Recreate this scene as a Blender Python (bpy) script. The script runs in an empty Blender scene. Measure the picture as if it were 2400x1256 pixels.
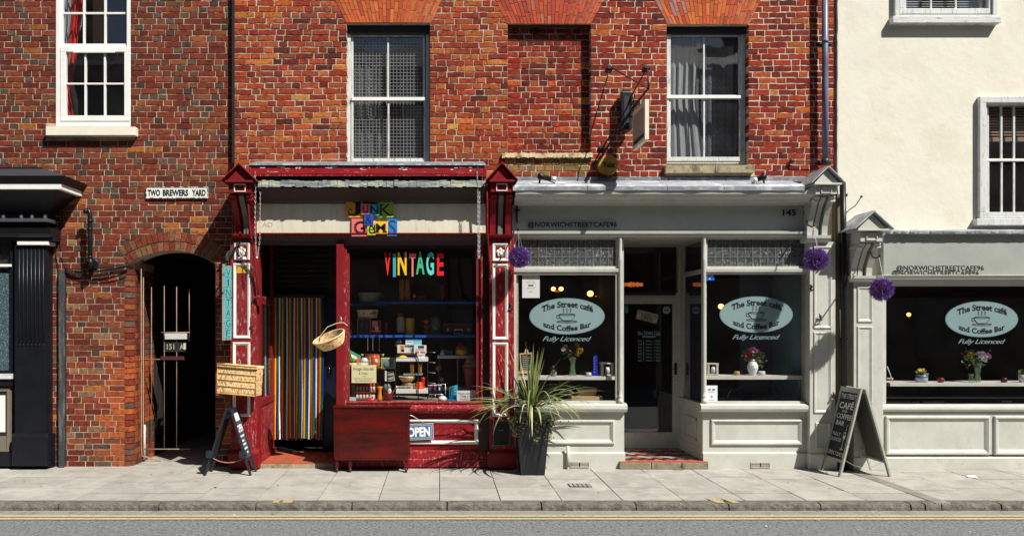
import bpy, bmesh, math, random
from mathutils import Vector, Matrix, noise
R = random.Random(7)
rad = math.radians
sc = bpy.context.scene
col = sc.collection
# ---------------------------------------------------------------- camera, sky, sun
S, HX, HY, D = 183.0, 1030.0, 760.0, 10.0
CZ = 335.0 / S
def X(px, Y=0.0): return (px - HX) / S * (1 + Y / D)
def Z(py, Y=0.0): return CZ - (py - HY) / S * (1 + Y / D)
def P(px, py, Y=0.0): return Vector((X(px, Y), Y, Z(py, Y)))
cam = bpy.data.objects.new('camera', bpy.data.cameras.new('camera'))
col.objects.link(cam); sc.camera = cam
cam.location = (0, -D, CZ); cam.rotation_euler = (rad(90), 0, 0)
cam.data.sensor_width = 36; cam.data.lens = S * D / 2400 * 36
cam.data.shift_x = (1200 - HX) / 2400; cam.data.shift_y = (HY - 628) / 2400
cam.data.clip_end = 1000
sun_to = Vector((0.96, -1.0, 1.57)).normalized()
elev = math.asin(sun_to.z); azim = math.atan2(sun_to.x, sun_to.y)
w = bpy.data.worlds.new("World"); sc.world = w; w.use_nodes = True
wn = w.node_tree; bg = wn.nodes['Background']
sky = wn.nodes.new('ShaderNodeTexSky'); sky.sky_type = 'NISHITA'; sky.sun_disc = False
sky.sun_elevation = elev; sky.sun_rotation = azim
wn.links.new(sky.outputs[0], bg.inputs[0]); bg.inputs[1].default_value = 0.05
sl = bpy.data.lights.new('sun', 'SUN'); sl.energy = 5.0; sl.angle = rad(0.5); sl.color = (1.0, 0.962, 0.885)
so = bpy.data.objects.new('sun', sl); col.objects.link(so)
so.rotation_euler = (-sun_to).to_track_quat('-Z', 'Y').to_euler()
sc.view_settings.view_transform = 'Standard'; sc.view_settings.look = 'None'
sc.view_settings.gamma = 1; sc.view_settings.use_curve_mapping = False
sc.view_settings.exposure = 0.50
sc.render.engine = 'CYCLES'
try:
    sc.cycles.max_bounces = 7; sc.cycles.transparent_max_bounces = 16; sc.cycles.glossy_bounces = 3
    sc.cycles.diffuse_bounces = 2; sc.cycles.caustics_reflective = False; sc.cycles.caustics_refractive = False
except Exception: pass

# ---------------------------------------------------------------- materials
def lin(c):
    c /= 255.0
    return c / 12.92 if c <= 0.04045 else ((c + 0.055) / 1.055) ** 2.4
def C(r, g, b, k=1.12): return (min(lin(r) / k, .9), min(lin(g) / k, .9), min(lin(b) / k, .9), 1)
MATS = {}
def mat(name, c=(.5, .5, .5, 1), rough=.6, metal=0.0, var=.12, scale=6.0, c2=None, mask=(5.0, .55, .62), bump=.15, bscale=60.0,
        attr=False, stretch=(1, 1, 1), spec=.4, emit=None, dirt=0.0, dist=.003, sub=0.0, wave=None, coord='pos', c3=None, mask3=(20, .6, .66)):
    if name in MATS: return MATS[name]
    m = bpy.data.materials.new(name); m.use_nodes = True
    t = m.node_tree; N = t.nodes; K = t.links
    b = N['Principled BSDF']; b.inputs['Roughness'].default_value = rough; b.inputs['Metallic'].default_value = metal
    b.inputs['Specular IOR Level'].default_value = spec
    if emit:
        b.inputs['Emission Color'].default_value = emit[0]; b.inputs['Emission Strength'].default_value = emit[1]
    if coord == 'pos':
        g = N.new('ShaderNodeNewGeometry'); src = g.outputs['Position']
    else:
        g = N.new('ShaderNodeTexCoord'); src = g.outputs['Object']
    mp = N.new('ShaderNodeMapping'); mp.inputs['Scale'].default_value = stretch; K.new(src, mp.inputs[0]); v = mp.outputs[0]
    def noise_(sc_, det=4, rg=.6):
        n = N.new('ShaderNodeTexNoise'); n.inputs['Scale'].default_value = sc_; n.inputs['Detail'].default_value = det
        n.inputs['Roughness'].default_value = rg; K.new(v, n.inputs['Vector']); return n.outputs[0]
    def ramp(inp, lo, hi, a=0, bb=1):
        r = N.new('ShaderNodeMapRange'); r.inputs[1].default_value = lo; r.inputs[2].default_value = hi
        r.inputs[3].default_value = a; r.inputs[4].default_value = bb; K.new(inp, r.inputs[0]); return r.outputs[0]
    def mix(fac, a, bb, mode='MIX'):
        x = N.new('ShaderNodeMix'); x.data_type = 'RGBA'; x.blend_type = mode
        if isinstance(fac, float): x.inputs[0].default_value = fac
        else: K.new(fac, x.inputs[0])
        for i, s in ((6, a), (7, bb)):
            if isinstance(s, tuple): x.inputs[i].default_value = s
            else: K.new(s, x.inputs[i])
        return x.outputs[2]
    if attr:
        a = N.new('ShaderNodeAttribute'); a.attribute_name = 'Col'; base = a.outputs['Color']
    else: base = tuple(c)
    if var:
        n = noise_(scale, 5, .65); f = ramp(n, .3, .7, 1 - var, 1 + var)
        cc = N.new('ShaderNodeCombineColor'); 
        for i in range(3): K.new(f, cc.inputs[i])
        base = mix(1.0, base, cc.outputs[0], 'MULTIPLY')
    if wave:
        wv = N.new('ShaderNodeTexWave'); wv.inputs['Scale'].default_value = wave[0]; wv.inputs['Distortion'].default_value = wave[1]
        wv.bands_direction = wave[2]; K.new(v, wv.inputs['Vector'])
        base = mix(ramp(wv.outputs[1], .2, .8, 0, wave[4]), base, wave[3])
    if c2 is not None:
        n = noise_(mask[0], 6, .7); base = mix(ramp(n, mask[1], mask[2]), base, tuple(c2))
    if c3 is not None:
        n = noise_(mask3[0], 5, .7); base = mix(ramp(n, mask3[1], mask3[2], 0, .8), base, tuple(c3))
    if dirt:
        n = noise_(2.3, 6, .7); base = mix(ramp(n, .45, .8, 0, dirt), base, (.06, .055, .045, 1))
    if isinstance(base, tuple): b.inputs['Base Color'].default_value = base
    else: K.new(base, b.inputs['Base Color'])
    if bump:
        n = noise_(bscale, 4, .6); bp = N.new('ShaderNodeBump'); bp.inputs['Strength'].default_value = bump
        bp.inputs['Distance'].default_value = dist; K.new(n, bp.inputs['Height']); K.new(bp.outputs[0], b.inputs['Normal'])
    if sub: b.inputs['Transmission Weight'].default_value = 0
    MATS[name] = m; return m
def glass(name, tint=(1, 1, 1, 1), refl=1.0, bump=.0, bscale=4.0, dirt=0.03, dirtc=(.5, .5, .5, 1)):
    if name in MATS: return MATS[name]
    m = bpy.data.materials.new(name); m.use_nodes = True; t = m.node_tree; N = t.nodes; K = t.links
    N.remove(N['Principled BSDF']); out = N['Material Output']
    tr = N.new('ShaderNodeBsdfTransparent'); tr.inputs[0].default_value = tint
    gl = N.new('ShaderNodeBsdfGlossy'); gl.inputs['Roughness'].default_value = .015; gl.inputs[0].default_value = (1, 1, 1, 1)
    fr = N.new('ShaderNodeFresnel'); gb = N.new('ShaderNodeNewGeometry'); io = N.new('ShaderNodeMapRange')   # 1.5 from either side of the pane
    io.inputs[3].default_value = 1.5; io.inputs[4].default_value = 1 / 1.5; K.new(gb.outputs['Backfacing'], io.inputs[0]); K.new(io.outputs[0], fr.inputs[0])
    mu = N.new('ShaderNodeMath'); mu.operation = 'MULTIPLY'; mu.inputs[1].default_value = 1.15 * refl; mu.use_clamp = True
    K.new(fr.outputs[0], mu.inputs[0])
    mx = N.new('ShaderNodeMixShader'); K.new(mu.outputs[0], mx.inputs[0]); K.new(tr.outputs[0], mx.inputs[1]); K.new(gl.outputs[0], mx.inputs[2])
    g = N.new('ShaderNodeNewGeometry')
    if bump:
        n = N.new('ShaderNodeTexNoise'); n.inputs['Scale'].default_value = bscale; K.new(g.outputs['Position'], n.inputs['Vector'])
        bp = N.new('ShaderNodeBump'); bp.inputs['Strength'].default_value = bump; bp.inputs['Distance'].default_value = .02
        K.new(n.outputs[0], bp.inputs['Height']); K.new(bp.outputs[0], gl.inputs['Normal']); K.new(bp.outputs[0], fr.inputs['Normal'])
    df = N.new('ShaderNodeBsdfDiffuse'); df.inputs[0].default_value = dirtc
    m2 = N.new('ShaderNodeMixShader')
    n = N.new('ShaderNodeTexNoise'); n.inputs['Scale'].default_value = 3; n.inputs['Detail'].default_value = 6; K.new(g.outputs['Position'], n.inputs['Vector'])
    r = N.new('ShaderNodeMapRange'); r.inputs[1].default_value = .35; r.inputs[2].default_value = .8; r.inputs[3].default_value = dirt * .5; r.inputs[4].default_value = dirt * 1.6
    K.new(n.outputs[0], r.inputs[0]); K.new(r.outputs[0], m2.inputs[0])
    K.new(mx.outputs[0], m2.inputs[1]); K.new(df.outputs[0], m2.inputs[2]); K.new(m2.outputs[0], out.inputs[0])
    MATS[name] = m; return m

# ---------------------------------------------------------------- mesh builder
WORLD = {}
class MB:
    def __init__(s): s.v = []; s.f = []; s.c = []; s.sm = []; s.cur = (.5, .5, .5, 1)
    def vert(s, p): s.v.append(tuple(p)); return len(s.v) - 1
    def face(s, idx, c=None, smooth=False): s.f.append(tuple(idx)); s.c.append(c or s.cur); s.sm.append(smooth)
    def quad(s, a, b, c, d, cc=None):
        n = len(s.v); s.v += [tuple(a), tuple(b), tuple(c), tuple(d)]; s.face((n, n + 1, n + 2, n + 3), cc); return s
    def hexa(s, p, c=None):   # p: 8 points: 0-3 one ring, 4-7 the other
        n = len(s.v); s.v += [tuple(q) for q in p]
        for f in ((0, 1, 2, 3), (7, 6, 5, 4), (0, 4, 5, 1), (1, 5, 6, 2), (2, 6, 7, 3), (3, 7, 4, 0)):
            s.face([n + i for i in f], c)
        return s
    def box(s, x0, x1, y0, y1, z0, z1, c=None):
        if x0 > x1: x0, x1 = x1, x0
        if y0 > y1: y0, y1 = y1, y0
        if z0 > z1: z0, z1 = z1, z0
        return s.hexa([(x0, y0, z0), (x1, y0, z0), (x1, y0, z1), (x0, y0, z1), (x0, y1, z0), (x1, y1, z0), (x1, y1, z1), (x0, y1, z1)], c)
    def pb(s, px0, py0, px1, py1, Y, d, c=None):
        return s.box(X(px0, Y), X(px1, Y), Y, Y + d, Z(py1, Y), Z(py0, Y), c)
    def frame(s, px0, py0, px1, py1, w, Y, d, c=None, wb=None):
        wb = w if wb is None else wb
        s.pb(px0, py0, px1, py0 + w, Y, d, c); s.pb(px0, py1 - wb, px1, py1, Y, d, c)
        s.pb(px0, py0 + w, px0 + w, py1 - wb, Y, d, c); s.pb(px1 - w, py0 + w, px1, py1 - wb, Y, d, c); return s
    def mitre(s, px0, py0, px1, py1, w, Y, d, inner=.004, c=None):
        """picture-frame moulding with an outer bead and a sloped inner face"""
        x0, x1, z0, z1 = X(px0, Y), X(px1, Y), Z(py1, Y), Z(py0, Y); W = w / S
        def ring(k, y): return [(x0 + k, y, z0 + k), (x1 - k, y, z0 + k), (x1 - k, y, z1 - k), (x0 + k, y, z1 - k)]
        rs = [ring(0, Y + d), ring(0, Y + d * .35), ring(W * .15, Y + d * .05), ring(W * .4, Y), ring(W * .5, Y + d * .3), ring(W * .62, Y + d * .3), ring(W, Y + d * .9)]
        for a, b in zip(rs[:-1], rs[1:]):
            for i in range(4):
                j = (i + 1) % 4; s.quad(a[i], a[j], b[j], b[i], c)
        return s
    def prism(s, pts, y0, y1, c=None):
        n = len(pts); b = len(s.v)
        s.v += [(p[0], y0, p[1]) for p in pts] + [(p[0], y1, p[1]) for p in pts]
        s.face(range(b, b + n), c); s.face([b + n + i for i in reversed(range(n))], c)
        for i in range(n): j = (i + 1) % n; s.face((b + i, b + n + i, b + n + j, b + j), c)
        return s
    def pprism(s, pts, Y, d, c=None): return s.prism([(X(a, Y), Z(b, Y)) for a, b in pts], Y, Y + d, c)
    def mould(s, prof, x0, x1, c=None):
        n = len(prof); b = len(s.v)
        s.v += [(x0, p[0], p[1]) for p in prof] + [(x1, p[0], p[1]) for p in prof]
        s.face(range(b, b + n), c); s.face([b + n + i for i in reversed(range(n))], c)
        for i in range(n): j = (i + 1) % n; s.face((b + i, b + j, b + n + j, b + n + i), c)
        return s
    def tube(s, pts, r, n=8, c=None, cap=True):
        pts = [Vector(p) for p in pts]; rings = []
        rr = r if isinstance(r, (list, tuple)) else [r] * len(pts)
        up = Vector((0, 0, 1)); pv = None
        for i, p in enumerate(pts):
            d = (pts[min(i + 1, len(pts) - 1)] - pts[max(i - 1, 0)])
            d = d.normalized() if d.length > 1e-9 else Vector((0, 0, 1))
            if pv is None: a = d.orthogonal().normalized()
            else: a = (pv - d * pv.dot(d)); a = a.normalized() if a.length > 1e-6 else d.orthogonal().normalized()
            pv = a; b = d.cross(a); base = len(s.v)
            for k in range(n):
                t = 2 * math.pi * k / n; s.v.append(tuple(p + (a * math.cos(t) + b * math.sin(t)) * rr[i]))
            rings.append(base)
        for A, B in zip(rings[:-1], rings[1:]):
            for k in range(n): j = (k + 1) % n; s.face((A + k, A + j, B + j, B + k), c, n > 4)
        if cap: s.face([rings[0] + k for k in reversed(range(n))], c); s.face([rings[-1] + k for k in range(n)], c)
        return s
    def lathe(s, cx, cy, z0, prof, n=16, c=None, sy=1.0, cols=None):
        rings = []
        for r, z in prof:
            base = len(s.v); rings.append(base)
            for k in range(n):
                t = 2 * math.pi * k / n; s.v.append((cx + r * math.cos(t), cy + r * sy * math.sin(t), z0 + z))
        for i, (A, B) in enumerate(zip(rings[:-1], rings[1:])):
            for k in range(n): j = (k + 1) % n; s.face((A + k, A + j, B + j, B + k), cols[i] if cols else c, True)
        s.face([rings[0] + k for k in reversed(range(n))], cols[0] if cols else c); s.face([rings[-1] + k for k in range(n)], cols[-1] if cols else c)
        return s
    def ell(s, cx, cy, cz, rx, ry, rz, n=14, m=8, c=None):
        prof = [(max(math.sin(math.pi * i / m), .01), -math.cos(math.pi * i / m)) for i in range(m + 1)]
        st = len(s.v); s.lathe(0, 0, 0, prof, n, c)
        for i in range(st, len(s.v)): a = s.v[i]; s.v[i] = (cx + a[0] * rx, cy + a[1] * ry, cz + a[2] * rz)
        return s
    def xform(s, st, M):
        for i in range(st, len(s.v)): s.v[i] = tuple(M @ Vector(s.v[i]))
        return s
    def obj(s, name, m, parent=None, label=None, cat=None, group=None, kind=None, bev=0):
        me = bpy.data.meshes.new(name)
        lo = [min(v[i] for v in s.v) for i in range(3)]; hi = [max(v[i] for v in s.v) for i in range(3)]
        c = Vector(((lo[0] + hi[0]) / 2, (lo[1] + hi[1]) / 2, lo[2]))
        me.from_pydata([(v[0] - c.x, v[1] - c.y, v[2] - c.z) for v in s.v], [], s.f)
        me.polygons.foreach_set('use_smooth', s.sm)
        a = me.color_attributes.new('Col', 'FLOAT_COLOR', 'CORNER'); buf = []
        for f, cc in zip(s.f, s.c): buf += list(cc) * len(f)
        a.data.foreach_set('color', buf)
        bm = bmesh.new(); bm.from_mesh(me)
        bmesh.ops.recalc_face_normals(bm, faces=bm.faces)
        if bev:
            es = [e for e in bm.edges if len(e.link_faces) == 2 and e.calc_face_angle(0) > .5]
            bmesh.ops.bevel(bm, geom=es, offset=bev, segments=2, affect='EDGES', clamp_overlap=True, profile=.6)
        bm.to_mesh(me); bm.free()
        o = bpy.data.objects.new(name, me); me.materials.append(m); col.objects.link(o)
        if parent is not None: o.parent = parent; o.location = c - WORLD[parent.name]
        else: o.location = c
        WORLD[o.name] = c
        if label: o['label'] = label
        if cat: o['category'] = cat
        if group: o['group'] = group
        if kind: o['kind'] = kind
        return o
def T(name, label, cat, loc, group=None):
    o = bpy.data.objects.new(name, None); col.objects.link(o); o.location = loc; o.empty_display_size = .1
    o['label'] = label; o['category'] = cat
    if group: o['group'] = group
    WORLD[o.name] = Vector(loc); return o
def copy_thing(o, off, label):
    def rec(src, par, top):
        c = src.copy(); col.objects.link(c); c.parent = par
        if top: c.location = src.location + off
        WORLD[c.name] = WORLD[src.name] + off
        for ch in list(src.children): rec(ch, c, False)
        return c
    n = rec(o, None, True); n['label'] = label; return n
# text: outline glyphs of the built-in font, fitted to a box of the wall plane and extruded a little
_tc = {}
def glyphs(s, bold=0.0, shear=0.0, sp=1.0):
    key = (s, bold, shear, sp)
    if key in _tc: return _tc[key]
    cu = bpy.data.curves.new('t', 'FONT'); cu.body = s; cu.size = 1; cu.offset = bold; cu.shear = shear; cu.space_character = sp
    cu.resolution_u = 3; cu.fill_mode = 'FRONT' if hasattr(cu, 'fill_mode') else 'FRONT'
    o = bpy.data.objects.new('t', cu); col.objects.link(o); dg = bpy.context.evaluated_depsgraph_get(); dg.update()
    me = bpy.data.meshes.new_from_object(o.evaluated_get(dg))
    vs = [(v.co.x, v.co.y) for v in me.vertices]; fs = [tuple(p.vertices) for p in me.polygons]
    bpy.data.objects.remove(o); bpy.data.curves.remove(cu); bpy.data.meshes.remove(me)
    _tc[key] = (vs, fs); return _tc[key]
def text(mb, s, x0, z0, x1, z1, Y, c=None, bold=.0, shear=0.0, warp=None, thick=.002, M=None, sp=1.0, serif=0):
    vs, fs = glyphs(s, bold, shear, sp)
    if not vs: return
    if serif:   # slab serifs on every stem end
        vs = list(vs); fs = list(fs); cnt = {}
        for f in fs:
            for i in range(len(f)):
                e = (f[i], f[(i + 1) % len(f)]); cnt[e] = 1
        for (a, b_) in list(cnt):
            if (b_, a) in cnt: continue
            p, q = vs[a], vs[b_]; L = abs(p[0] - q[0])
            if abs(p[1] - q[1]) < .004 and .04 < L < .24:
                lo, hi = min(p[0], q[0]) - serif, max(p[0], q[0]) + serif; y = p[1]; up = p[1] > .25
                y0, y1 = (y - .055, y) if up else (y, y + .055); n0 = len(vs)
                vs += [(lo, y0), (hi, y0), (hi, y1), (lo, y1)]; fs.append((n0, n0 + 1, n0 + 2, n0 + 3))
    a0 = min(v[0] for v in vs); a1 = max(v[0] for v in vs); b0 = min(v[1] for v in vs); b1 = max(v[1] for v in vs)
    q = []
    for u, v in vs:
        u = (u - a0) / (a1 - a0); v = (v - b0) / (b1 - b0)
        xx = x0 + u * (x1 - x0); zz = z0 + v * (z1 - z0)
        if warp: xx, zz = warp(u, v, xx, zz)
        q.append((xx, zz))
    st = len(mb.v); n = len(q)
    mb.v += [(a, Y, b) for a, b in q] + [(a, Y + thick, b) for a, b in q]
    ed = {}
    for f in fs:
        mb.face([st + i for i in f], c)
        for i in range(len(f)):
            e = (f[i], f[(i + 1) % len(f)]); ed[e] = 1
    for (a, b) in list(ed):
        if (b, a) not in ed: mb.face((st + a, st + n + a, st + n + b, st + b), c)
    if M is not None: mb.xform(st, M)
def ptext(mb, s, px0, py0, px1, py1, Y, **k): text(mb, s, X(px0, Y), Z(py1, Y), X(px1, Y), Z(py0, Y), Y, **k)
# ---------------------------------------------------------------- shared materials
m_brick = mat('brick_clay', attr=True, rough=.9, var=.38, scale=24, c2=(.075, .022, .014, 1), mask=(16, .53, .68), bump=1.0, bscale=70, dist=.006, spec=.1, dirt=.2, c3=(.55, .15, .04, 1), mask3=(11, .60, .72))
m_brick2 = mat('brick_clay_smoother', attr=True, rough=.9, var=.32, scale=24, c2=(.05, .018, .014, 1), mask=(17, .54, .68), bump=.8, bscale=80, dist=.004, spec=.1, dirt=.2)
m_mortar_l = mat('mortar_sandy', (.50, .40, .29, 1), rough=.95, var=.2, scale=12, c2=(.20, .13, .09, 1), mask=(2.2, .50, .72), bump=.6, bscale=120)
m_mortar_m = mat('mortar_grey', (.46, .40, .31, 1), rough=.95, var=.3, scale=14, c2=(.27, .22, .165, 1), mask=(1.6, .48, .66), bump=.8, bscale=110)
m_cream = mat('cream_render', C(238, 233, 217, 1.15), rough=.9, var=.045, scale=2.2, c2=C(229, 222, 202, 1.15), mask=(1.3, .52, .72), bump=.35, bscale=9, dist=.012, spec=.2)
m_sage = mat('sage_gloss_paint', C(199, 200, 191), rough=.42, var=.07, scale=5, c2=C(178, 179, 169), mask=(9, .58, .72), bump=.14, bscale=55, dirt=.22)
m_sage2 = mat('sage_fascia_paint', C(166, 170, 163), rough=.5, var=.06, scale=3, bump=.06, bscale=30, dirt=.15)
m_red = mat('oxblood_paint', C(132, 20, 29), rough=.5, spec=.22, var=.16, scale=9, c2=C(190, 130, 128), mask=(34, .66, .70), bump=.25, bscale=30, stretch=(1, 1, .45), dirt=.45)
m_redw = mat('oxblood_paint_worn', C(137, 24, 32), rough=.5, spec=.22, var=.2, scale=9, c2=C(196, 146, 142), mask=(55, .56, .64), bump=.35, bscale=60, stretch=(1, 1, .22), dirt=.35)
m_redp = mat('red_paint_peeling', C(150, 24, 34), rough=.5, spec=.22, var=.2, scale=9, c2=C(190, 150, 145), mask=(15, .62, .64), bump=.5, bscale=30, stretch=(.6, 1, 2.2), dirt=.5)
m_white = mat('white_gloss_paint', C(245, 245, 240, 1.15), rough=.35, var=.04, bump=.04, bscale=30, dirt=.05)
m_whitew = mat('white_paint_weathered', C(218, 220, 216), rough=.6, var=.12, scale=12, c2=C(120, 122, 120), mask=(16, .54, .68), bump=.5, bscale=30, stretch=(.5, 1, 3), dirt=.2)
m_whitev = mat('white_paint_weathered_upright', C(215, 218, 215), rough=.6, var=.12, scale=12, c2=C(110, 115, 116), mask=(16, .56, .7), bump=.5, bscale=30, stretch=(3, 1, .5), dirt=.2)
m_whitep = mat('white_panel_bead_chipped', C(236, 234, 226), rough=.5, var=.06, c2=C(120, 60, 55), mask=(30, .66, .70), bump=.2, bscale=40, dirt=.2)
m_black = mat('black_gloss_paint', (.008, .009, .013, 1), rough=.38, var=.2, bump=.08, bscale=30, spec=.3)
m_blackm = mat('black_matt', (.015, .015, .016, 1), rough=.7, var=.2, bump=.1)
m_iron = mat('painted_iron', (.03, .028, .03, 1), rough=.5, metal=.2, var=.2, bump=.2, c2=(.09, .04, .02, 1), mask=(30, .62, .7))
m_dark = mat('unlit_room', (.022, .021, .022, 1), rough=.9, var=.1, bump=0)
m_darkfl = mat('dark_floor', (.03, .025, .022, 1), rough=.8, var=.2, bump=.1)
m_lead = mat('sheet_lead', C(165, 170, 178), rough=.5, metal=.1, var=.2, scale=9, c2=C(225, 227, 230), mask=(9, .52, .64), bump=.5, bscale=18, dist=.01, stretch=(.5, 1, 1), dirt=.3)
m_leadd = mat('sheet_lead_dull', C(120, 126, 134), rough=.55, metal=.1, var=.2, scale=9, c2=C(175, 180, 186), mask=(9, .5, .64), bump=.5, bscale=18, dist=.01, dirt=.4)
m_stone = mat('sill_stone', C(168, 155, 125), rough=.9, var=.2, scale=14, c2=C(105, 100, 80), mask=(9, .5, .65), bump=.6, bscale=60)
m_slab = mat('paving_stone', attr=True, rough=.85, var=.07, scale=5, c2=(.27, .255, .23, 1), mask=(2.6, .45, .7), bump=.35, bscale=110, dirt=.25, c3=(.44, .42, .37, 1), mask3=(1.1, .58, .62))
m_joint = mat('joint_dirt', (.07, .063, .055, 1), rough=.95, var=.3, bump=.5)
m_kerb = mat('kerb_granite', C(134, 130, 120, 1.6), rough=.9, var=.35, scale=40, c2=(.09, .083, .072, 1), mask=(9, .46, .6), bump=1.0, bscale=45, dist=.012)
m_road = mat('asphalt', (.158, .165, .165, 1), rough=.9, var=.75, scale=38, c2=(.36, .37, .37, 1), mask=(50, .60, .68), bump=.8, bscale=190, dist=.006)
m_gutter = mat('gutter_strip', C(176, 172, 162, 1.75), rough=.9, var=.2, scale=80, c2=(.15, .14, .13, 1), mask=(8, .5, .7), bump=.6, bscale=150)
m_yellow = mat('road_line_yellow', C(222, 202, 158, 1.5), rough=.8, var=.12, scale=60, c2=(.24, .22, .18, 1), mask=(38, .52, .64), bump=.4, bscale=150)
m_wicker = mat('wicker', attr=True, rough=.6, var=.25, scale=60, bump=.4, bscale=140, dist=.002)
m_attr = mat('coloured_enamel', attr=True, rough=.35, var=.05, bump=0, spec=.5)
m_attrm = mat('coloured_matt', attr=True, rough=.75, var=.07, bump=.1)
m_print = mat('flat_print', attr=True, rough=.45, var=.02, bump=0)
m_alu = mat('galvanised_chain', (.75, .75, .74, 1), rough=.4, metal=.6, var=.1, bump=0)
g_shop = glass('shop_window_glass', bump=.05, bscale=1.2, dirt=.003)
g_up = glass('old_window_glass', refl=1.2, bump=.12, bscale=2.5, dirt=.012)
g_new = glass('clean_window_glass', refl=1.3, bump=.03, bscale=2.0, dirt=.008)
g_obj = glass('clear_vase_glass', tint=(.78, .86, .80, 1), refl=2.2, bump=.6, bscale=60, dirt=.08, dirtc=(.6, .75, .6, 1))
BLK = (.012, .012, .014, 1); WHT = (.8, .8, .78, 1)

# ---------------------------------------------------------------- ground, pavement, road, kerb
b = MB(); b.quad((-120, -120, -.14), (120, -120, -.14), (120, 120, -.14), (-120, 120, -.14)); b.obj('ground', m_joint, kind='structure')
road = MB()
nx, ny = 60, 1
road.box(-60, 60, -11.2, -2.02, -.12, -.075); road = road.obj('road', m_road, kind='structure')
b = MB(); b.quad((-60, -2.27, -.071), (60, -2.27, -.071), (60, -2.02, -.071), (-60, -2.02, -.071)); b.obj('gutter', m_gutter, kind='structure')
lines = T('road_marking', 'pair of worn yellow painted lines running along the kerb', 'road marking', (0, -2.3, -.07))
for (a, c) in ((1206.5, 1210.2), (1212.2, 1216.5)):
    b = MB(); r = random.Random(3)
    def yy(py): return (445.0 * 0 + ((CZ + .067) * S / (py - HY) - 1) * D)
    y0, y1 = yy(c), yy(a); n = 160; xs = [-30 + 60 * i / n for i in range(n + 1)]
    e0 = [y0 + r.uniform(-.004, .004) for _ in xs]; e1 = [y1 + r.uniform(-.004, .004) for _ in xs]
    for i in range(n): b.quad((xs[i], e0[i], -.067), (xs[i + 1], e0[i + 1], -.067), (xs[i + 1], e1[i + 1], -.067), (xs[i], e1[i], -.067))
    b.obj('painted_line', m_yellow, lines)
pav = MB().box(-60, 60, -1.865, .62, -.13, -.012).obj('pavement', m_joint, kind='structure')
r = random.Random(11)
def slabcol():
    k = r.uniform(.90, 1.08); return (.385 * k, .365 * k, .325 * k, 1)
k = -12
XD0, XD1 = 5.08, 5.24
while k <= 16:
    x0, x1 = k * .637 + .004, (k + 1) * .637 - .004; k += 1
    if x0 < XD0 < x1: x1 = XD0
    elif XD0 <= x0 < XD1: x0 = XD1
    if x1 - x0 < .1: continue
    if x0 < -6.6 or x1 > 9: continue
    y = -1.86; seq = [r.choice((.34, .48, .62)), .92 if r.random() < .6 else .62, .62, .9, .6]
    for L in seq:
        y1 = min(y + L, .55)
        if y1 - y < .08: break
        b = MB(); dz = r.uniform(-.002, .002)
        b.box(x0, x1, y + .015, y1 - .015, -.045, dz, slabcol())
        b.obj('paving_slab', m_slab, pav, bev=.004); y = y1
kerb = MB().box(-60, 60, -2.0, -1.87, -.13, -.03).obj('kerb', m_joint, kind='structure')
js = [-90, 138, 373, 600, 825, 1048, 1269, 1490, 1707, 1922, 2133, 2167, 2205, 2345, 2560]
for a, c in zip(js[:-1], js[1:]):
    x0, x1 = X(a, -2.0) + .007, X(c, -2.0) - .007
    b = MB(); n = max(2, int((x1 - x0) / .05)); yy0 = -2.015; prof = []
    # gently uneven dressed stone with a worn front arris
    secs = []
    for i in range(n + 1):
        x = x0 + (x1 - x0) * i / n; e = .006 if i in (0, n) else 0
        j = lambda s_: r.uniform(-s_, s_)
        secs.append([(x, -1.872, -.12), (x, -1.872, .0 - e), (x, -1.94, .003 + j(.001) - e), (x, -1.985 + j(.003), -.001 - e), (x, -2.008 + j(.004), -.012 + j(.003)), (x, -2.018 + j(.006), -.04 + j(.004)), (x, -2.02 + j(.005), -.12)])
    base = len(b.v)
    for s_ in secs: b.v += s_
    for i in range(n):
        for q in range(6):
            A = base + i * 7 + q; b.face((A, A + 7, A + 8, A + 1), None, False)
    b.face([base + q for q in range(7)]); b.face([base + n * 7 + 6 - q for q in range(7)])
    b.obj('kerb_stone', m_kerb, kerb)
# yellow loading dashes painted on the kerb top
for (a0, a1, lab) in ((641, 660, 'left'), (664, 690, 'right')):
    b = MB(); x0, x1 = X(a0, -1.92), X(a1, -1.92)
    b.box(x0, x1 - .02, -1.985, -1.80, .0035, .0045)
    b.obj('kerb_marking', mat('kerb_mark_yellow', C(214, 186, 120, 1.5), rough=.85, var=.1, c2=(.3, .28, .24, 1), mask=(40, .5, .55), bump=.3), label='faded yellow dash on the kerb in front of the striped curtain, %s of two' % lab, cat='road marking', group='yellow dashes on the kerb')
for (a0, a1, lab) in ((1664, 1690, 'left'), (1700, 1722, 'right')):
    b = MB(); x0, x1 = X(a0, -1.92), X(a1, -1.92)
    b.hexa([(x0 + .05, -1.99, .0035), (x1 + .03, -1.99, .0035), (x1 - .03, -1.79, .0035), (x0, -1.79, .0035), (x0 + .05, -1.99, .0045), (x1 + .03, -1.99, .0045), (x1 - .03, -1.79, .0045), (x0, -1.79, .0045)])
    b.obj('kerb_marking', mat('kerb_mark_yellow'), label='yellow painted dash on the kerb before the right cafe window, %s of two' % lab, cat='road marking', group='yellow dashes on the kerb')
# drain channel set across the pavement
dr = T('drain_channel', 'narrow grooved iron drain running across the pavement by the café board', 'drain', (5.16, -.9, 0))
MB().box(XD0 + .004, XD1 - .004, -1.99, -.2, -.04, -.012).obj('channel_base', mat('rusty_iron', (.10, .07, .055, 1), rough=.8, var=.3, bump=.4), dr)
for i in range(5):
    x0 = XD0 + .006 + i * .031
    MB().box(x0, x0 + .025, -2.0, -.2, -.02, .0045).obj('channel_bar', mat('drain_bar', C(178, 170, 160, 1.5), rough=.7, var=.25, bump=.4), dr, bev=.002)
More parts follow.
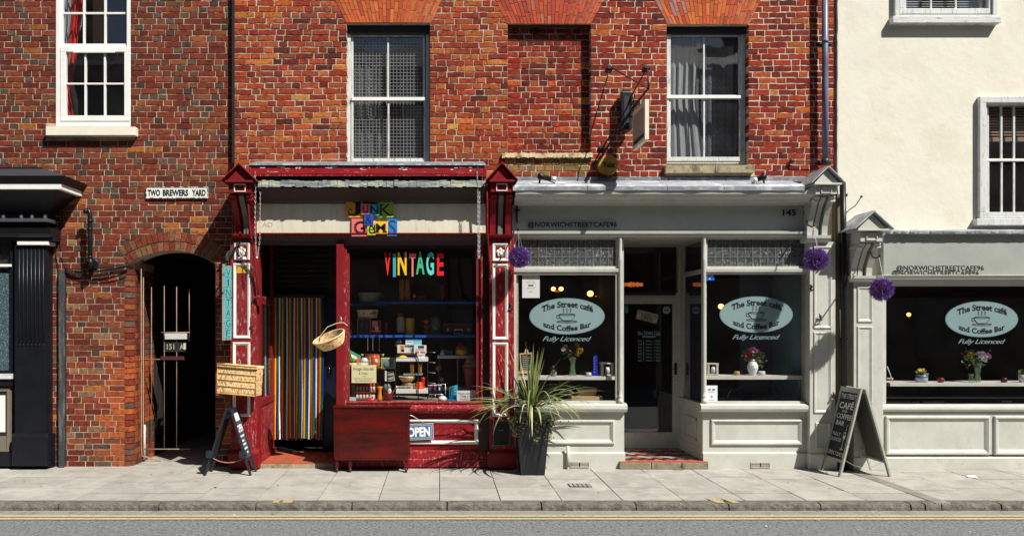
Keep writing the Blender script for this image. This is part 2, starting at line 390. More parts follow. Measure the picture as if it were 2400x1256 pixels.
# small access covers and litter on the pavement
def cover(px0, px1, py0, py1, lab):
    yA = (CZ * S / (py1 - HY) - 1) * D; yB = (CZ * S / (py0 - HY) - 1) * D
    t = T('access_cover', lab, 'cover', (X((px0 + px1) / 2, yA), yA, 0))
    x0, x1 = X(px0, yA), X(px1, yA); MB().box(x0, x1, yA, yB, -.01, .005).obj('cover_frame', m_iron, t)
    for i in range(5):
        a = x0 + (x1 - x0) * (i + .15) / 5; MB().box(a, a + (x1 - x0) / 5 * .7, yA + .01, yB - .01, .004, .009).obj('tread_bar', mat('drain_bar'), t)
cover(1336, 1388, 1133, 1141, 'small iron cover let into the pavement below the sage stall riser vent')
cover(1580, 1603, 1095, 1101, 'tiny iron cover let into the pavement at the café doorstep')
b = MB(); yA = (CZ * S / (1119 - HY) - 1) * D
b.hexa([(X(2270, yA), yA, .006), (X(2288, yA), yA - .02, .006), (X(2292, yA), yA + .05, .02), (X(2273, yA), yA + .07, .012), (X(2270, yA), yA, .008), (X(2288, yA), yA - .02, .008), (X(2292, yA), yA + .05, .022), (X(2273, yA), yA + .07, .014)], WHT)
b.obj('paper_scrap', m_print, label='crumpled scrap of white paper lying on the right pavement', cat='litter')
litter = MB()
for i in range(60):
    x = r.uniform(-5.6, 7.4); y = r.choice((r.uniform(-2.25, -2.04), r.uniform(-1.8, -.2), r.uniform(-3, -2.4))); z = -.068 if y < -2.03 else .004
    s_ = r.uniform(.004, .011); g = r.uniform(.1, .7)
    litter.box(x, x + s_ * 2, y, y + s_, z, z + s_ * .7, (g, g * .9, g * .75, 1))
for i in range(90):
    x = r.uniform(-5.6, 7.4); y = -1.82 + 1.6 * r.random() ** .8; s_ = r.uniform(.006, .016); g = r.choice((.16, .2, .50, .55)); n0 = len(litter.v)
    litter.v += [(x + s_ * math.cos(k * 1.047) * r.uniform(.7, 1.2), y + s_ * math.sin(k * 1.047), .0052) for k in range(6)]; litter.face(range(n0, n0 + 6), (g, g * .95, g * .88, 1))
litter.obj('grit', m_attrm, kind='stuff', label='specks of grit and leaf litter on pavement and road', cat='grit')

# ---------------------------------------------------------------- brickwork
def pick(pal, rr):
    t = rr.random() * sum(p[0] for p in pal)
    for p in pal:
        t -= p[0]
        if t <= 0: break
    k = rr.uniform(.84, 1.16); c = p[1]; return tuple(min(.85, v * k * rr.uniform(.94, 1.06) * g) for v, g in zip(c, (.93, .80, .60))) + (1,)
PAL_M = [(30, (.26, .045, .030)), (22, (.33, .065, .036)), (14, (.40, .105, .045)), (16, (.18, .034, .030)), (6, (.46, .16, .06)), (8, (.26, .085, .06)), (6, (.10, .028, .028))]
PAL_R = [(35, (.25, .036, .028)), (25, (.31, .052, .032)), (8, (.42, .12, .045)), (20, (.17, .028, .027)), (5, (.11, .03, .03))]
PAL_L = [(30, (.205, .046, .034)), (22, (.25, .064, .042)), (24, (.150, .036, .030)), (7, (.30, .105, .048)), (4, (.20, .085, .055)), (2, (.42, .16, .05))]
HEAD_L = [(30, (.13, .095, .085)), (24, (.085, .062, .06)), (50, (.17, .062, .045))]
def brick_mesh(q, Y, depth, c, rr, rough=.0025, bv=.004, proud=.0, skipback=True):
    """q: four corners (x,z) anticlockwise from lower left, bevelled and ragged along its arrises"""
    m = MB(); out = []
    for i in range(4):
        a, d = q[i], q[(i + 1) % 4]; L = math.hypot(d[0] - a[0], d[1] - a[1]); n = max(1, min(4, int(L / .045)))
        for k_ in range(n):
            t = k_ / n; jj = rough * (1.6 if k_ else 1.0)
            out.append((a[0] + (d[0] - a[0]) * t + rr.uniform(-jj, jj), a[1] + (d[1] - a[1]) * t + rr.uniform(-jj, jj)))
    cx = sum(p[0] for p in out) / len(out); cz = sum(p[1] for p in out) / len(out)
    ins = []
    for p in out:
        dx, dz = cx - p[0], cz - p[1]; L = math.hypot(dx, dz) + 1e-6; sx = bv * rr.uniform(.5, 1.7)
        ins.append((p[0] + (sx if dx > 0 else -sx) * min(1, abs(dx) / .02), p[1] + (sx if dz > 0 else -sx) * min(1, abs(dz) / .02)))
    n = len(out); f = Y - proud
    m.v = [(p[0], f + depth, p[1]) for p in out] + [(p[0], f + bv * .8, p[1]) for p in out] + [(p[0], f + rr.uniform(0, .0015), p[1]) for p in ins]
    for i in range(n):
        j = (i + 1) % n
        m.face((i, j, n + j, n + i), c); m.face((n + i, n + j, 2 * n + j, 2 * n + i), c)
    m.face([2 * n + i for i in range(n)], c)
    return m
def add(a, b_):
    o = len(a.v); a.v += b_.v; a.f += [tuple(i + o for i in f) for f in b_.f]; a.c += b_.c; a.sm += b_.sm
def brickwork(parent, x0, x1, z0, z1, Y, holes, palf, joint, m, seed, name='brick', cap=300, ch=.075, rough=.0025, bv=.004, wob=.0, bond=(.215, .105), spall=.0, recess=.0):
    rr = random.Random(seed); items = []
    nc = int((z1 - z0) / ch)
    for ci in range(nc):
        za = z0 + ci * ch; zb = za + ch - joint
        ha, hb = holes(za), holes(zb)
        hs = []
        for (a, c) in zip(ha, hb):
            if a is None and c is None: continue
            if (a is None or c is None) and (a or c)[1] - (a or c)[0] < .5: continue
            a = a or c; c = c or a; hs.append((a[0], c[0], a[1], c[1]))
        hs.sort(); segs = []; L = (x0, x0, False)
        for h in hs:
            segs.append((L[0], L[1], h[0], h[1], L[2], True)); L = (h[2], h[3], True)
        segs.append((L[0], L[1], x1, x1, L[2], False))
        xs = x0 - rr.uniform(0, .05) - (.16 if ci % 2 else 0); k_ = ci % 2; bricks = []
        while xs < x1:
            st = (k_ % 2 == 0)
            if rr.random() < .10: st = not st
            Lb = bond[0] if st else bond[1]; Lb += rr.uniform(-.008, .008)
            bricks.append((xs, xs + Lb, st)); xs += Lb + joint * rr.uniform(.8, 1.3); k_ += 1
        for (lb, lt, rb, rt, tl, trr) in segs:
            if min(rb, rt) - max(lb, lt) < .02: continue
            for (a, c, st) in bricks:
                Lm, Rm = (lb + lt) / 2, (rb + rt) / 2
                if c <= Lm + .03 or a >= Rm - .03: continue
                aL = (a, a) if a > Lm + .012 else (lb, lt); cR = (c, c) if c < Rm - .012 else (rb, rt)
                # swallow slivers
                if a > Lm and a - Lm < .045: aL = (lb, lt)
                if c < Rm and Rm - c < .045: cR = (rb, rt)
                endb = (aL == (lb, lt) and tl) or (cR == (rb, rt) and trr)
                wv = wob * math.sin(a * 1.7 + za * 2.1) + rr.uniform(-.001, .001)
                q = [(aL[0], za + wv), (cR[0], za + wv), (cR[1], zb + wv + rr.uniform(-.002, .001)), (aL[1], zb + wv)]
                cc = palf(rr, st, (a + c) / 2, za)
                pr = rr.uniform(-.0012, .0016)
                if spall and rr.random() < spall: pr -= rr.uniform(.001, .003); cc = (min(.6, cc[0] * 1.3), cc[1] * 1.9, cc[2] * 1.4, 1)
                items.append(((cR[0] - aL[0]) * (zb - za), q, cc, pr, .12 if endb else .03))
    items.sort(key=lambda t: -t[0]); rest = MB(); vis = 0
    for n_, (ar, q, cc, pr, dp) in enumerate(items):
        bm_ = brick_mesh(q, Y, dp, cc, rr, rough, bv, pr)
        inview = -5.7 < q[0][0] < 7.4 and q[0][1] < 6.0
        if vis < cap and inview: vis += 1; bm_.obj(name, m, parent)
        else: add(rest, bm_)
    if rest.v: rest.obj('brickwork', m, parent, kind='stuff')

def sub_boxes(mb, x0, x1, z0, z1, Y, d, openings):
    """solid wall core with rectangular openings (x0,x1,z0,z1)"""
    xs = sorted(set([x0, x1] + [v for o in openings for v in o[:2] if x0 < v < x1])); zs = sorted(set([z0, z1] + [v for o in openings for v in o[2:] if z0 < v < z1]))
    for i in range(len(xs) - 1):
        run = None
        for j in range(len(zs) - 1):
            cx, cz = (xs[i] + xs[i + 1]) / 2, (zs[j] + zs[j + 1]) / 2
            solid = not any(o[0] < cx < o[1] and o[2] < cz < o[3] for o in openings)
            if solid: run = [run[0] if run else zs[j], zs[j + 1]]
            if (not solid or j == len(zs) - 2) and run: mb.box(xs[i], xs[i + 1], Y, Y + d, run[0], run[1]); run = None
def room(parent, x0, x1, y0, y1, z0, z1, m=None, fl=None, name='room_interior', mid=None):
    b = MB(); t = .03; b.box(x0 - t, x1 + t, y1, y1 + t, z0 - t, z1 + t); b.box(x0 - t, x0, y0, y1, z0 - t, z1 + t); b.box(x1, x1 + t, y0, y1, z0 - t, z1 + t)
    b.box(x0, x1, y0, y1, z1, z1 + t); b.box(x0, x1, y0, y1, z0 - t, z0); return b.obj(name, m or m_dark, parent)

# ================================================================ left brick building
YL = .06
lb = T('brick_house', 'mottled brown brick house at far left with arched passage and white sash window', 'house', (-4, 2, 0))
WXa, WXb = X(131, YL), X(306, YL); WZ0, WZ1 = Z(297, YL), 7.2
cxA, czA = X(403, YL), Z(768, YL); K = (1 + YL / D) / S
def holes_left(z):
    py = HY - (z - CZ) / K; h = []
    h.append((WXa, WXb) if z > WZ0 - .02 else None)
    h.append((X(107, YL), X(317, YL)) if Z(318, YL) - .01 < z < WZ0 + .01 else None)
    a = None
    if py > 617: a = (X(292, YL), X(505, YL)) 
    elif py > 545:
        hw = math.sqrt(max(0, 224 ** 2 - (768 - py) ** 2))
        if py > 580: hw = min(hw, 128 - (py - 580) * 25 / 37)
        a = (cxA - hw * K, cxA + hw * K)
    h.append(a)
    return h
def pal_left(rr, st, x, z):
    c = pal_left0(rr, st, x, z); k = .94 if z < 1.35 else .86; return (c[0] * k, c[1] * .92, c[2] * .95, 1)
def pal_left0(rr, st, x, z):
    if z < 1.35 and x > X(225): return pick([(40, (.40, .115, .045)), (34, (.33, .085, .042)), (18, (.22, .05, .036)), (8, (.10, .065, .06))] if z > .45 or rr.random() > .35 else HEAD_L, rr)
    if x < X(235) and z < 3.2 and rr.random() < .13: return pick([(1, (.27, .17, .115))], rr)
    if not st and rr.random() < .62: return pick(HEAD_L, rr)
    return pick(PAL_L, rr)
core = MB()
sub_boxes(core, -7.4, X(292, YL), -.02, 7.6, YL + .0060, .28, [(WXa, WXb, WZ0, WZ1)])
sub_boxes(core, X(292, YL), X(505, YL), Z(617, YL), 7.6, YL + .0060, .28, [(WXa, WXb, WZ0, WZ1), (X(292, YL), X(505, YL), 0, Z(560, YL))])
sub_boxes(core, X(505, YL), X(545, YL), -.02, 7.6, YL + .0060, .28, [])
# spandrels either side of the arch soffit
n = 14; sp = []
Ri = 180 * K
for i in range(n + 1):
    px = 300 + 205 * i / n; dx = (px - 402.5); sp.append((X(px, YL), czA + math.sqrt(max(0, (180 * K) ** 2 - (dx * K) ** 2))))
for a, c in zip(sp[:-1], sp[1:]):
    core.hexa([(a[0], YL + .01, a[1]), (c[0], YL + .01, c[1]), (c[0], YL + .01, Z(558, YL)), (a[0], YL + .01, Z(558, YL)), (a[0], YL + .28, a[1]), (c[0], YL + .28, c[1]), (c[0], YL + .28, Z(558, YL)), (a[0], YL + .28, Z(558, YL))])
core.obj('wall', m_mortar_l, lb)
brickwork(lb, -6.9, X(544, YL), 0.0, 6.5, YL, holes_left, pal_left, .0095, m_brick2, 5, rough=.0018, bv=.003)
# two rings of arch bricks
rr = random.Random(4)
for ring, (r0, r1, nb) in enumerate(((180.5, 201, 17), (203, 224, 19))):
    t0, t1 = math.atan2(151, -103), math.atan2(151, 103)
    for i in range(nb):
        a = t0 + (t1 - t0) * (i + .05) / nb; c = t0 + (t1 - t0) * (i + .94) / nb
        q = [(cxA + math.cos(t) * ra * K, czA + math.sin(t) * ra * K) for (t, ra) in ((a, r0), (c, r0), (c, r1), (a, r1))]
        brick_mesh(q, YL - .004, .10, pick([(30, (.20, .055, .04)), (20, (.26, .08, .05)), (20, (.20, .12, .09)), (12, (.32, .15, .10))], rr), rr, .0015, .003).obj('arch_brick', m_brick2, lb)
# bullnose pier and brick passage side
pier = MB(); xe = X(292, YL); rad_ = .10
for ci in range(int(Z(617, YL) / .075)):
    za, zb = ci * .075, ci * .075 + .0655
    def ccol():
        return pal_left(rr, rr.random() < .6, X(280), za)
    cc = ccol(); n = 5; cy = YL + rad_
    pr = [(xe - .0 + math.sin(t) * rad_ , cy - math.cos(t) * rad_) for t in [math.pi / 2 * i / n for i in range(n + 1)]]
    base = len(pier.v)
    for z in (za, zb): pier.v += [(p[0], p[1], z) for p in pr] + [(xe - .02, cy, z)]
    m_ = n + 2
    for i in range(m_): j = (i + 1) % m_; pier.face((base + i, base + j, base + m_ + j, base + m_ + i), cc, False)
    pier.face([base + m_ + i for i in range(m_)], cc); pier.face([base + i for i in reversed(range(m_))], cc)
    y = cy + .008; off = .1 if ci % 2 else 0
    while y < .80:
        L = .215 if (rr.random() < .6) else .105
        if off: L = .105; off = 0
        pier.box(xe + .0, xe + rad_ - rr.uniform(0, .002), y, min(y + L, .82), za, zb, ccol()); y += L + .009
pier.obj('bullnose_pier', m_brick2, lb)
MB().box(xe - .05, xe + rad_ - .008, YL + .1, .83, 0, Z(610, YL)).obj('pier_core', m_mortar_l, lb)
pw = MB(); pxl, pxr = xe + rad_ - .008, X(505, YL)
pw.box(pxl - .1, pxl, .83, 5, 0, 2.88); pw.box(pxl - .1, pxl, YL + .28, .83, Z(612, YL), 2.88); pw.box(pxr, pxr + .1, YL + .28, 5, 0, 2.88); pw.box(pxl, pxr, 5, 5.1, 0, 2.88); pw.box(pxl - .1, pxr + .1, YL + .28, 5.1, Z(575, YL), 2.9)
pw.obj('passage_wall', mat('passage_brick_shade', (.018, .014, .013, 1), rough=.9, var=.3, scale=20, bump=.6), lb)  # near-black wall colour stands in for the shade inside the passage
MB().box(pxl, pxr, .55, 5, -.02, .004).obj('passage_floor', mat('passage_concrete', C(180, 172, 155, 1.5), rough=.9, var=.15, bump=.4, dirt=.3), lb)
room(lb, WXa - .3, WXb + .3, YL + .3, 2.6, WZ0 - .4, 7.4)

def window_unit(parent, px0, py0, px1, py1, Y, fw, cols_, rows, mf, mg, bar=5, d=.05, bottom=None, name='sash', midbar=None):
    """one sash: frame, panes, glazing bars. pixel sizes on plane Y"""
    f = MB().frame(px0, py0, px1, py1, fw, Y, d, wb=bottom or fw).obj(name, mf, parent, bev=.004)
    x0, x1, y0, y1 = px0 + fw, px1 - fw, py0 + fw, py1 - (bottom or fw)
    for i in range(1, cols_):
        x = x0 + (x1 - x0) * i / cols_; MB().pb(x - bar / 2, y0, x + bar / 2, y1, Y + .008, d - .018).obj('glazing_bar', mf, parent, bev=.002)
    for j in range(1, rows):
        y = y0 + (y1 - y0) * j / rows; MB().pb(x0, y - bar / 2, x1, y + bar / 2, Y + .011, d - .024).obj('glazing_bar', mf, parent, bev=.002)
    for i in range(cols_):
        for j in range(rows):
            a, c = x0 + (x1 - x0) * i / cols_, x0 + (x1 - x0) * (i + 1) / cols_
            e, g = y0 + (y1 - y0) * j / rows, y0 + (y1 - y0) * (j + 1) / rows
            MB().pb(a - .3, e - .3, c + .3, g + .3, Y + d * .5, .004).obj('pane', mg, parent)
    return f
# white replacement window
w1 = MB().frame(131, -200, 306, 297, 9, YL + .0, .09, wb=26).obj('window', m_white, lb, bev=.004)
w1['label'] = 'white plastic sash window'
window_unit(w1, 140, -190, 303, 110, YL + .03, 7, 3, 4, m_white, g_new, bar=4.5, d=.05)
window_unit(w1, 141, 109, 304, 284, YL - .008, 13, 3, 2, m_white, g_new, bar=4, d=.055, name='lower_sash')
MB().pb(171, 118, 268, 124, YL - .03, .02).obj('sash_handle', m_white, w1, bev=.003)
MB().pb(107, 297.5, 317, 317.5, YL - .09, .14).obj('window_sill', mat('sill_cream', C(238, 232, 212), rough=.8, var=.06, bump=.3), lb, bev=.006)
def curtain(parent, pts, Y, m, amp=.03, fold=14, c=None, name='curtain', zt=None):
    """pts: list of (py, pxL, pxR) down the hanging cloth"""
    b = MB(); n = 60; rows = []
    for py, a, e in pts:
        base = len(b.v); rows.append(base)
        for i in range(n + 1):
            t = i / n; y = Y + amp * math.sin(t * fold * 2 * math.pi / 2 + .3 * math.sin(py * .02)) + amp * .4 * math.sin(t * fold * 5.1 + 1)
            p = P(a + (e - a) * t, py, y); b.v.append(tuple(p))
    for A, B in zip(rows[:-1], rows[1:]):
        for i in range(n): b.face((A + i, A + i + 1, B + i + 1, B + i), c, True)
    return b.obj(name, m, parent)
m_net = mat('net_curtain', (.25, .27, .28, 1), rough=.9, var=.1, bump=.2)
m_redc = mat('red_curtain', (.55, .02, .018, 1), rough=.8, var=.15, bump=.1)
curtain(lb, [(-120, 140, 200), (60, 140, 193), (120, 140, 172), (170, 140, 160)], YL + .22, m_net, .02, 9)
curtain(lb, [(-120, 175, 215), (40, 168, 192), (90, 160, 184), (150, 150, 178), (195, 145, 168), (215, 146, 163), (300, 148, 176)], YL + .19, m_redc, .02, 6)

# ================================================================ middle brick building
YM = 0.0
mb_ = T('brick_building', 'orange red brick upper storey with three splayed flat arches above the shops', 'building', (1.2, 2, 3.6))
op1 = (X(812), X(1008), Z(380), Z(55)); op2 = (X(1190), X(1385), Z(360), Z(58)); op3 = (X(1562), X(1755), Z(392), Z(58))
flat = [(812, 1008, 54, 765), (1190, 1385, 57, 1140), (1564, 1754, 58, 1510)]
def holes_mid(z):
    py = HY - (z - CZ) * S; h = []
    for (o, fl) in zip((op1, op2, op3), flat):
        if o[2] < z < o[3] - .005: h.append((o[0], o[1]))
        elif z >= o[3] - .005 and py > -40:
            k_ = (fl[2] - py) / 94.0 * 48; h.append((X(fl[0] - k_), X(fl[1] + k_)))
        else: h.append(None)
    h.append((X(1559), X(1770)) if Z(408) < z <= op3[2] else None)
    return h
def pal_mid(rr, st, x, z):
    px = HX + x * S; py = HY - (z - CZ) * S
    if py > 355 and 1180 < px < 1385: return pick([(30, (.20, .15, .075)), (20, (.27, .17, .09)), (14, (.30, .07, .04))], rr)
    if px > 1385: return pick(PAL_R, rr)
    n_ = noise.noise(Vector((x * .9, 3, z * .9)))
    if n_ > .12: return pick([(30, (.40, .10, .038)), (22, (.34, .065, .034)), (8, (.46, .16, .06)), (18, (.25, .04, .028))], rr)
    return pick(PAL_M, rr)
core = MB(); x0m, x1m = X(549), X(1958)
ops_ = [op1, op3, op2, (X(600), X(1140), 0, Z(560)), (X(1215), X(1895), 0, Z(560))]
sub_boxes(core, x0m, X(1388), Z(1000), 7.6, YM + .0066, .26, ops_)
core.obj('wall', m_mortar_m, mb_); core = MB()
sub_boxes(core, X(1388), x1m, Z(1000), 7.6, YM + .0054, .26, ops_)
core.obj('wall', mat('mortar_pale', (.58, .49, .38, 1), rough=.95, var=.2, scale=14, c2=(.36, .29, .22, 1), mask=(2.2, .5, .7), bump=.8, bscale=90), mb_)
brickwork(mb_, x0m, x1m - .01, Z(440), 6.5, YM, holes_mid, pal_mid, .0130, m_brick, 9, rough=.0036, bv=.0022, wob=.009, spall=.07)
# recessed blind window infill
MB().box(op2[0], op2[1], YM + .118, YM + .25, op2[2], op2[3]).obj('niche_back', m_mortar_m, mb_)
MB().box(op2[0] + .001, op2[1] - .001, YM + .012, YM + .112, op2[3] - .004, op2[3] + .01).obj('soffit_shade_slab', mat('soffit_shade_tone', (.05, .02, .015, 1), rough=.95), mb_)  # added slab, its dark colour imitates the shade under the arch
niche = T('brick_infill', 'rough brick panel closing up the blind window between the two sashes', 'brick panel', (X(1287), .14, op2[2]))
brickwork(niche, op2[0] + .003, op2[1] - .003, op2[2], op2[3] - .001, YM + .112, lambda z: [], lambda rr, st, x, z: pick([(30, (.27, .035, .026)), (25, (.20, .03, .026)), (12, (.42, .10, .035)), (12, (.13, .026, .026))], rr), .009, m_brick, 19, rough=.0035, bv=.005, spall=.15, cap=400, ch=(op2[3] - op2[2] - .002) / round((op2[3] - op2[2]) / .075))
# flat arches of rubbed brick
rr = random.Random(8)
for ai, (a, c, bot, _) in enumerate(flat):
    N_ = 25
    for i in range(N_):
        def edge(t, py):
            k_ = (bot - py) / 94.0 * 48; return X(a - k_ + (c - a + 2 * k_) * t)
        breaks = [bot, bot - rr.uniform(14, 34)]
        while breaks[-1] > -38: breaks.append(breaks[-1] - rr.uniform(24, 36))
        for (b0, b1) in zip(breaks[:-1], breaks[1:]):
            t0, t1 = (i + .06) / N_, (i + .95) / N_
            q = [(edge(t0, b0), Z(b0) + .002), (edge(t1, b0), Z(b0) + .002), (edge(t1, b1), Z(b1) - .003), (edge(t0, b1), Z(b1) - .003)]
            if ai == 2 and i < 9 and rr.random() < .25: cc = (.34, .15, .15, 1)
            elif ai == 1: cc = pick([(30, (.44, .075, .035)), (20, (.36, .055, .035)), (8, (.40, .14, .10))], rr)
            else: cc = pick([(30, (.50, .12, .03)), (25, (.45, .085, .028)), (14, (.55, .16, .045)), (8, (.36, .06, .03))], rr)
            brick_mesh(q, YM - .002, .12, cc, rr, .001, .002).obj('arch_brick', mat('rubbed_brick', attr=True, rough=.85, var=.22, scale=22, c2=(.12, .03, .02, 1), mask=(16, .6, .7), bump=.4, bscale=80), mb_)
# ragged brick sill of the blind window with bird spikes
sb = T('stone_sill', 'pale ragged tile sill with bird spikes under the blind brick window', 'sill', (X(1280), 0, Z(372)))
b = MB(); rr = random.Random(2); n = 30
for i in range(n):
    a, c = 1176 + 212 * i / n, 1176 + 212 * (i + 1) / n
    j0, j1 = rr.uniform(-1.5, 1.5), rr.uniform(-1.5, 1.5)
    b.hexa([(X(a), -.045 + rr.uniform(-.006, .006), Z(371 + j0)), (X(c) - .001, -.045, Z(371 + j1)), (X(c) - .001, -.035, Z(360 + j1)), (X(a), -.035, Z(360 + j0)), (X(a), .13, Z(368)), (X(c) - .001, .13, Z(368)), (X(c) - .001, .13, Z(357)), (X(a), .13, Z(357))])
b.obj('sill_tile', mat('sill_pale', C(206, 186, 150), rough=.9, var=.2, bump=.8, bscale=40, c2=C(140, 125, 90), mask=(12, .5, .6)), sb, kind='stuff')
b = MB()
for i in range(44):
    x = 1192 + 190 * i / 44 + rr.uniform(-1, 1); p = P(x, 360, -.02); b.tube([p, p + Vector((rr.uniform(-.015, .015), rr.uniform(-.03, 0), .05 + rr.uniform(0, .02)))], .0016, 3)
b.obj('bird_spikes', m_iron, sb, kind='stuff')
for (op, nm, seed) in ((op1, 'gridded', 1), (op3, 'net', 2)):
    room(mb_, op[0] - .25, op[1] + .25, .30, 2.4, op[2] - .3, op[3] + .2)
# window 1: two over two with security grid
w1 = MB().frame(813, 62, 1007, 380, 9, .10, .10).obj('window', m_whitev, mb_, bev=.005)
w1['label'] = 'peeling white sash window with square mesh behind the glass'
window_unit(w1, 823, 80, 996, 236, .125, 5, 2, 1, m_whitev, g_up, bar=4, d=.04)
window_unit(w1, 823, 229, 998, 381, .09, 5, 2, 1, m_whitev, g_up, bar=4, d=.035, name='lower_sash')
MB().pb(824, 228, 998, 236, .075, .05).obj('meeting_rail', m_white, w1, bev=.004)
MB().pb(813, 52, 1006, 79, .07, .13).obj('head_shade_board', m_blackm, w1)  # black board put in to imitate the shaded window head
gr = MB(); Yg = .205
for i in range(22): x = 826 + 8.0 * i; gr.pb(x - .6, 84, x + .6, 378, Yg, .003)
for i in range(38): y = 84 + 7.9 * i; gr.pb(824, y - .6, 997, y + .6, Yg - .003, .003)
gr.obj('security_mesh', mat('mesh_wire', (.27, .28, .29, 1), rough=.5), w1)
curtain(mb_, [(150, 825, 895), (235, 825, 893), (300, 825, 897), (378, 825, 905)], .30, mat('lace_curtain', (.13, .14, .13, 1), rough=.9, var=.5, scale=45, c2=(.05, .05, .05, 1), mask=(40, .5, .56), bump=.2), .012, 7)
curtain(mb_, [(90, 940, 1010), (378, 945, 1012)], .36, mat('blue_cloth', (.05, .06, .10, 1), rough=.9, var=.3, scale=30), .012, 4)
# window 3
w3 = MB().frame(1563, 66, 1747, 384, 9, .10, .10).obj('window', m_whitev, mb_, bev=.005)
w3['label'] = 'weathered white sash window with dotted net curtains'
window_unit(w3, 1563, 80, 1737, 228, .125, 5, 2, 1, m_whitev, g_up, bar=4, d=.04)
window_unit(w3, 1563, 226, 1738, 378, .09, 5, 2, 1, m_whitev, g_up, bar=4, d=.035, name='lower_sash', bottom=10)
MB().pb(1563, 224, 1737, 231, .075, .05).obj('meeting_rail', m_white, w3, bev=.004)
MB().pb(1563, 55, 1753, 79, .07, .13).obj('head_shade_board', m_blackm, w3)  # black board standing in for shade below the flat arch
m_dots = mat('dotted_net', (.07, .08, .11, 1), rough=.9, var=.2, bump=.1)
curtain(mb_, [(100, 1566, 1736), (372, 1566, 1732)], .36, m_dots, .014, 20, name='net_curtain')
curtain(mb_, [(78, 1566, 1640), (230, 1566, 1630), (378, 1566, 1648)], .27, m_net, .014, 9)
curtain(mb_, [(78, 1566, 1740), (100, 1566, 1740), (112, 1566, 1740)], .25, mat('pelmet_cloth', (.10, .10, .12, 1), rough=.9), .018, 13, name='pelmet')
dots = MB(); rr = random.Random(5)
for j in range(12):
    for i in range(26):
        px, py = 1574 + i * 6.2, 190 + j * 16 + (i % 2) * 3
        p = P(px, py, .335); dots.box(p.x - .004, p.x + .004, p.y, p.y + .002, p.z - .004, p.z + .004)
dots.obj('curtain_dots', m_net, mb_, kind='stuff')
for (a, c) in ((1560, 1676), (1677, 1769)):
    MB().pb(a, 387, c, 406 if a < 1600 else 405, -.075, .17).obj('window_sill', m_stone, mb_, bev=.006)
spk = MB()
for i in range(36):
    x = 1566 + 128 * i / 36; p = P(x, 386, -.03); spk.tube([p, p + Vector((rr.uniform(-.01, .01), -.01, .045))], .0014, 3)
spk.obj('bird_spikes', m_iron, mb_, kind='stuff')

# ================================================================ cream rendered building
cb = T('rendered_house', 'cream rendered house at the right with weathered white timber windows', 'house', (7, 2, 2.8))
YC = -.035
cw = MB(); o4 = (X(2108, YC), X(2330, YC), Z(32, YC), 6.9); o5 = (X(2308, YC), X(2500, YC), Z(508, YC), Z(238, YC)); o6 = (X(2075, YC), 8.6, .75, Z(645, YC))
sub_boxes(cw, X(1966, YC), 9.4, -.02, 7.6, YC, .3, [o4, o5, o6])
cw.obj('wall', m_cream, cb)
# ragged edge of the render where it laps the brick
b = MB(); rr = random.Random(12); pts = [(X(1968, YC), -.0)]
z = Z(1100); edge = []
while z < 7.6: edge.append((X(1963, YC) + rr.uniform(-.004, .006) + .008 * noise.noise(Vector((3, 0, z * 1.3))), z)); z += rr.uniform(.02, .12)
b.prism([(X(1966.3, YC), 0)] + [(X(1966.3, YC), 7.5)] + [e for e in reversed(edge)], YC + .001, YC + .05)
b.obj('render_edge', m_cream, cb)
for (o, f) in ((o4, 0), (o5, 0)): room(cb, o[0] - .2, o[1] + .2, .28, 2.4, o[2] - .3, o[3] + .2)
w4 = MB().frame(2108, -140, 2330, 33, 13, YC - .03, .12).obj('window', m_whitev, cb, bev=.006)
w4['label'] = 'upper timber window with white slatted blind'
MB().frame(2098, -150, 2338, 45, 10, YC - .055, .06).obj('architrave', m_whitev, w4, bev=.006)
window_unit(w4, 2120, -130, 2303, 33, YC + .03, 4, 3, 2, m_whitev, g_up, bar=4, d=.04, name='casement')
MB().pb(2093, 38, 2347, 54, YC - .10, .14).obj('window_sill', m_whitew, cb, bev=.007)
bl = MB()
for i in range(26):
    y = 28 - i * 5.6; p0 = P(2123, y, .10); p1 = P(2302, y, .10)
    bl.hexa([(p0.x, .09, p0.z), (p1.x, .09, p1.z), (p1.x, .112, p1.z + .014), (p0.x, .112, p0.z + .014), (p0.x, .092, p0.z - .001), (p1.x, .092, p1.z - .001), (p1.x, .114, p1.z + .013), (p0.x, .114, p0.z + .013)])
bl.obj('blind_slats', m_white, cb, kind='stuff')
w5 = MB().frame(2308, 238, 2500, 508, 6, YC - .02, .12).obj('window', m_whitev, cb, bev=.005)
w5['label'] = 'lower timber sash window with half-raised blind'
MB().frame(2297, 226, 2512, 512, 15, YC - .06, .07).obj('architrave', m_whitev, w5, bev=.008)
window_unit(w5, 2314, 243, 2440, 376, YC + .03, 4, 4, 1, m_whitev, g_up, bar=4.5, d=.04)
window_unit(w5, 2314, 372, 2440, 512, YC + .0, 5, 4, 1, m_whitev, g_up, bar=4.5, d=.035, name='lower_sash')
MB().pb(2314, 372, 2440, 378, YC - .005, .05).obj('meeting_rail', m_white, w5, bev=.004)
MB().pb(2290, 512, 2512, 528, YC - .09, .13).obj('window_sill', m_whitev, cb, bev=.007)
for i in range(11):
    y = 250 + i * 6.5; MB().pb(2318, y, 2440, y + 3.2, .10, .012).obj('blind_slat', mat('brown_slat', C(150, 130, 105), rough=.6), w5)
MB().pb(2318, 322, 2440, 332, .09, .03).obj('blind_rail', mat('brown_slat'), w5, bev=.003)
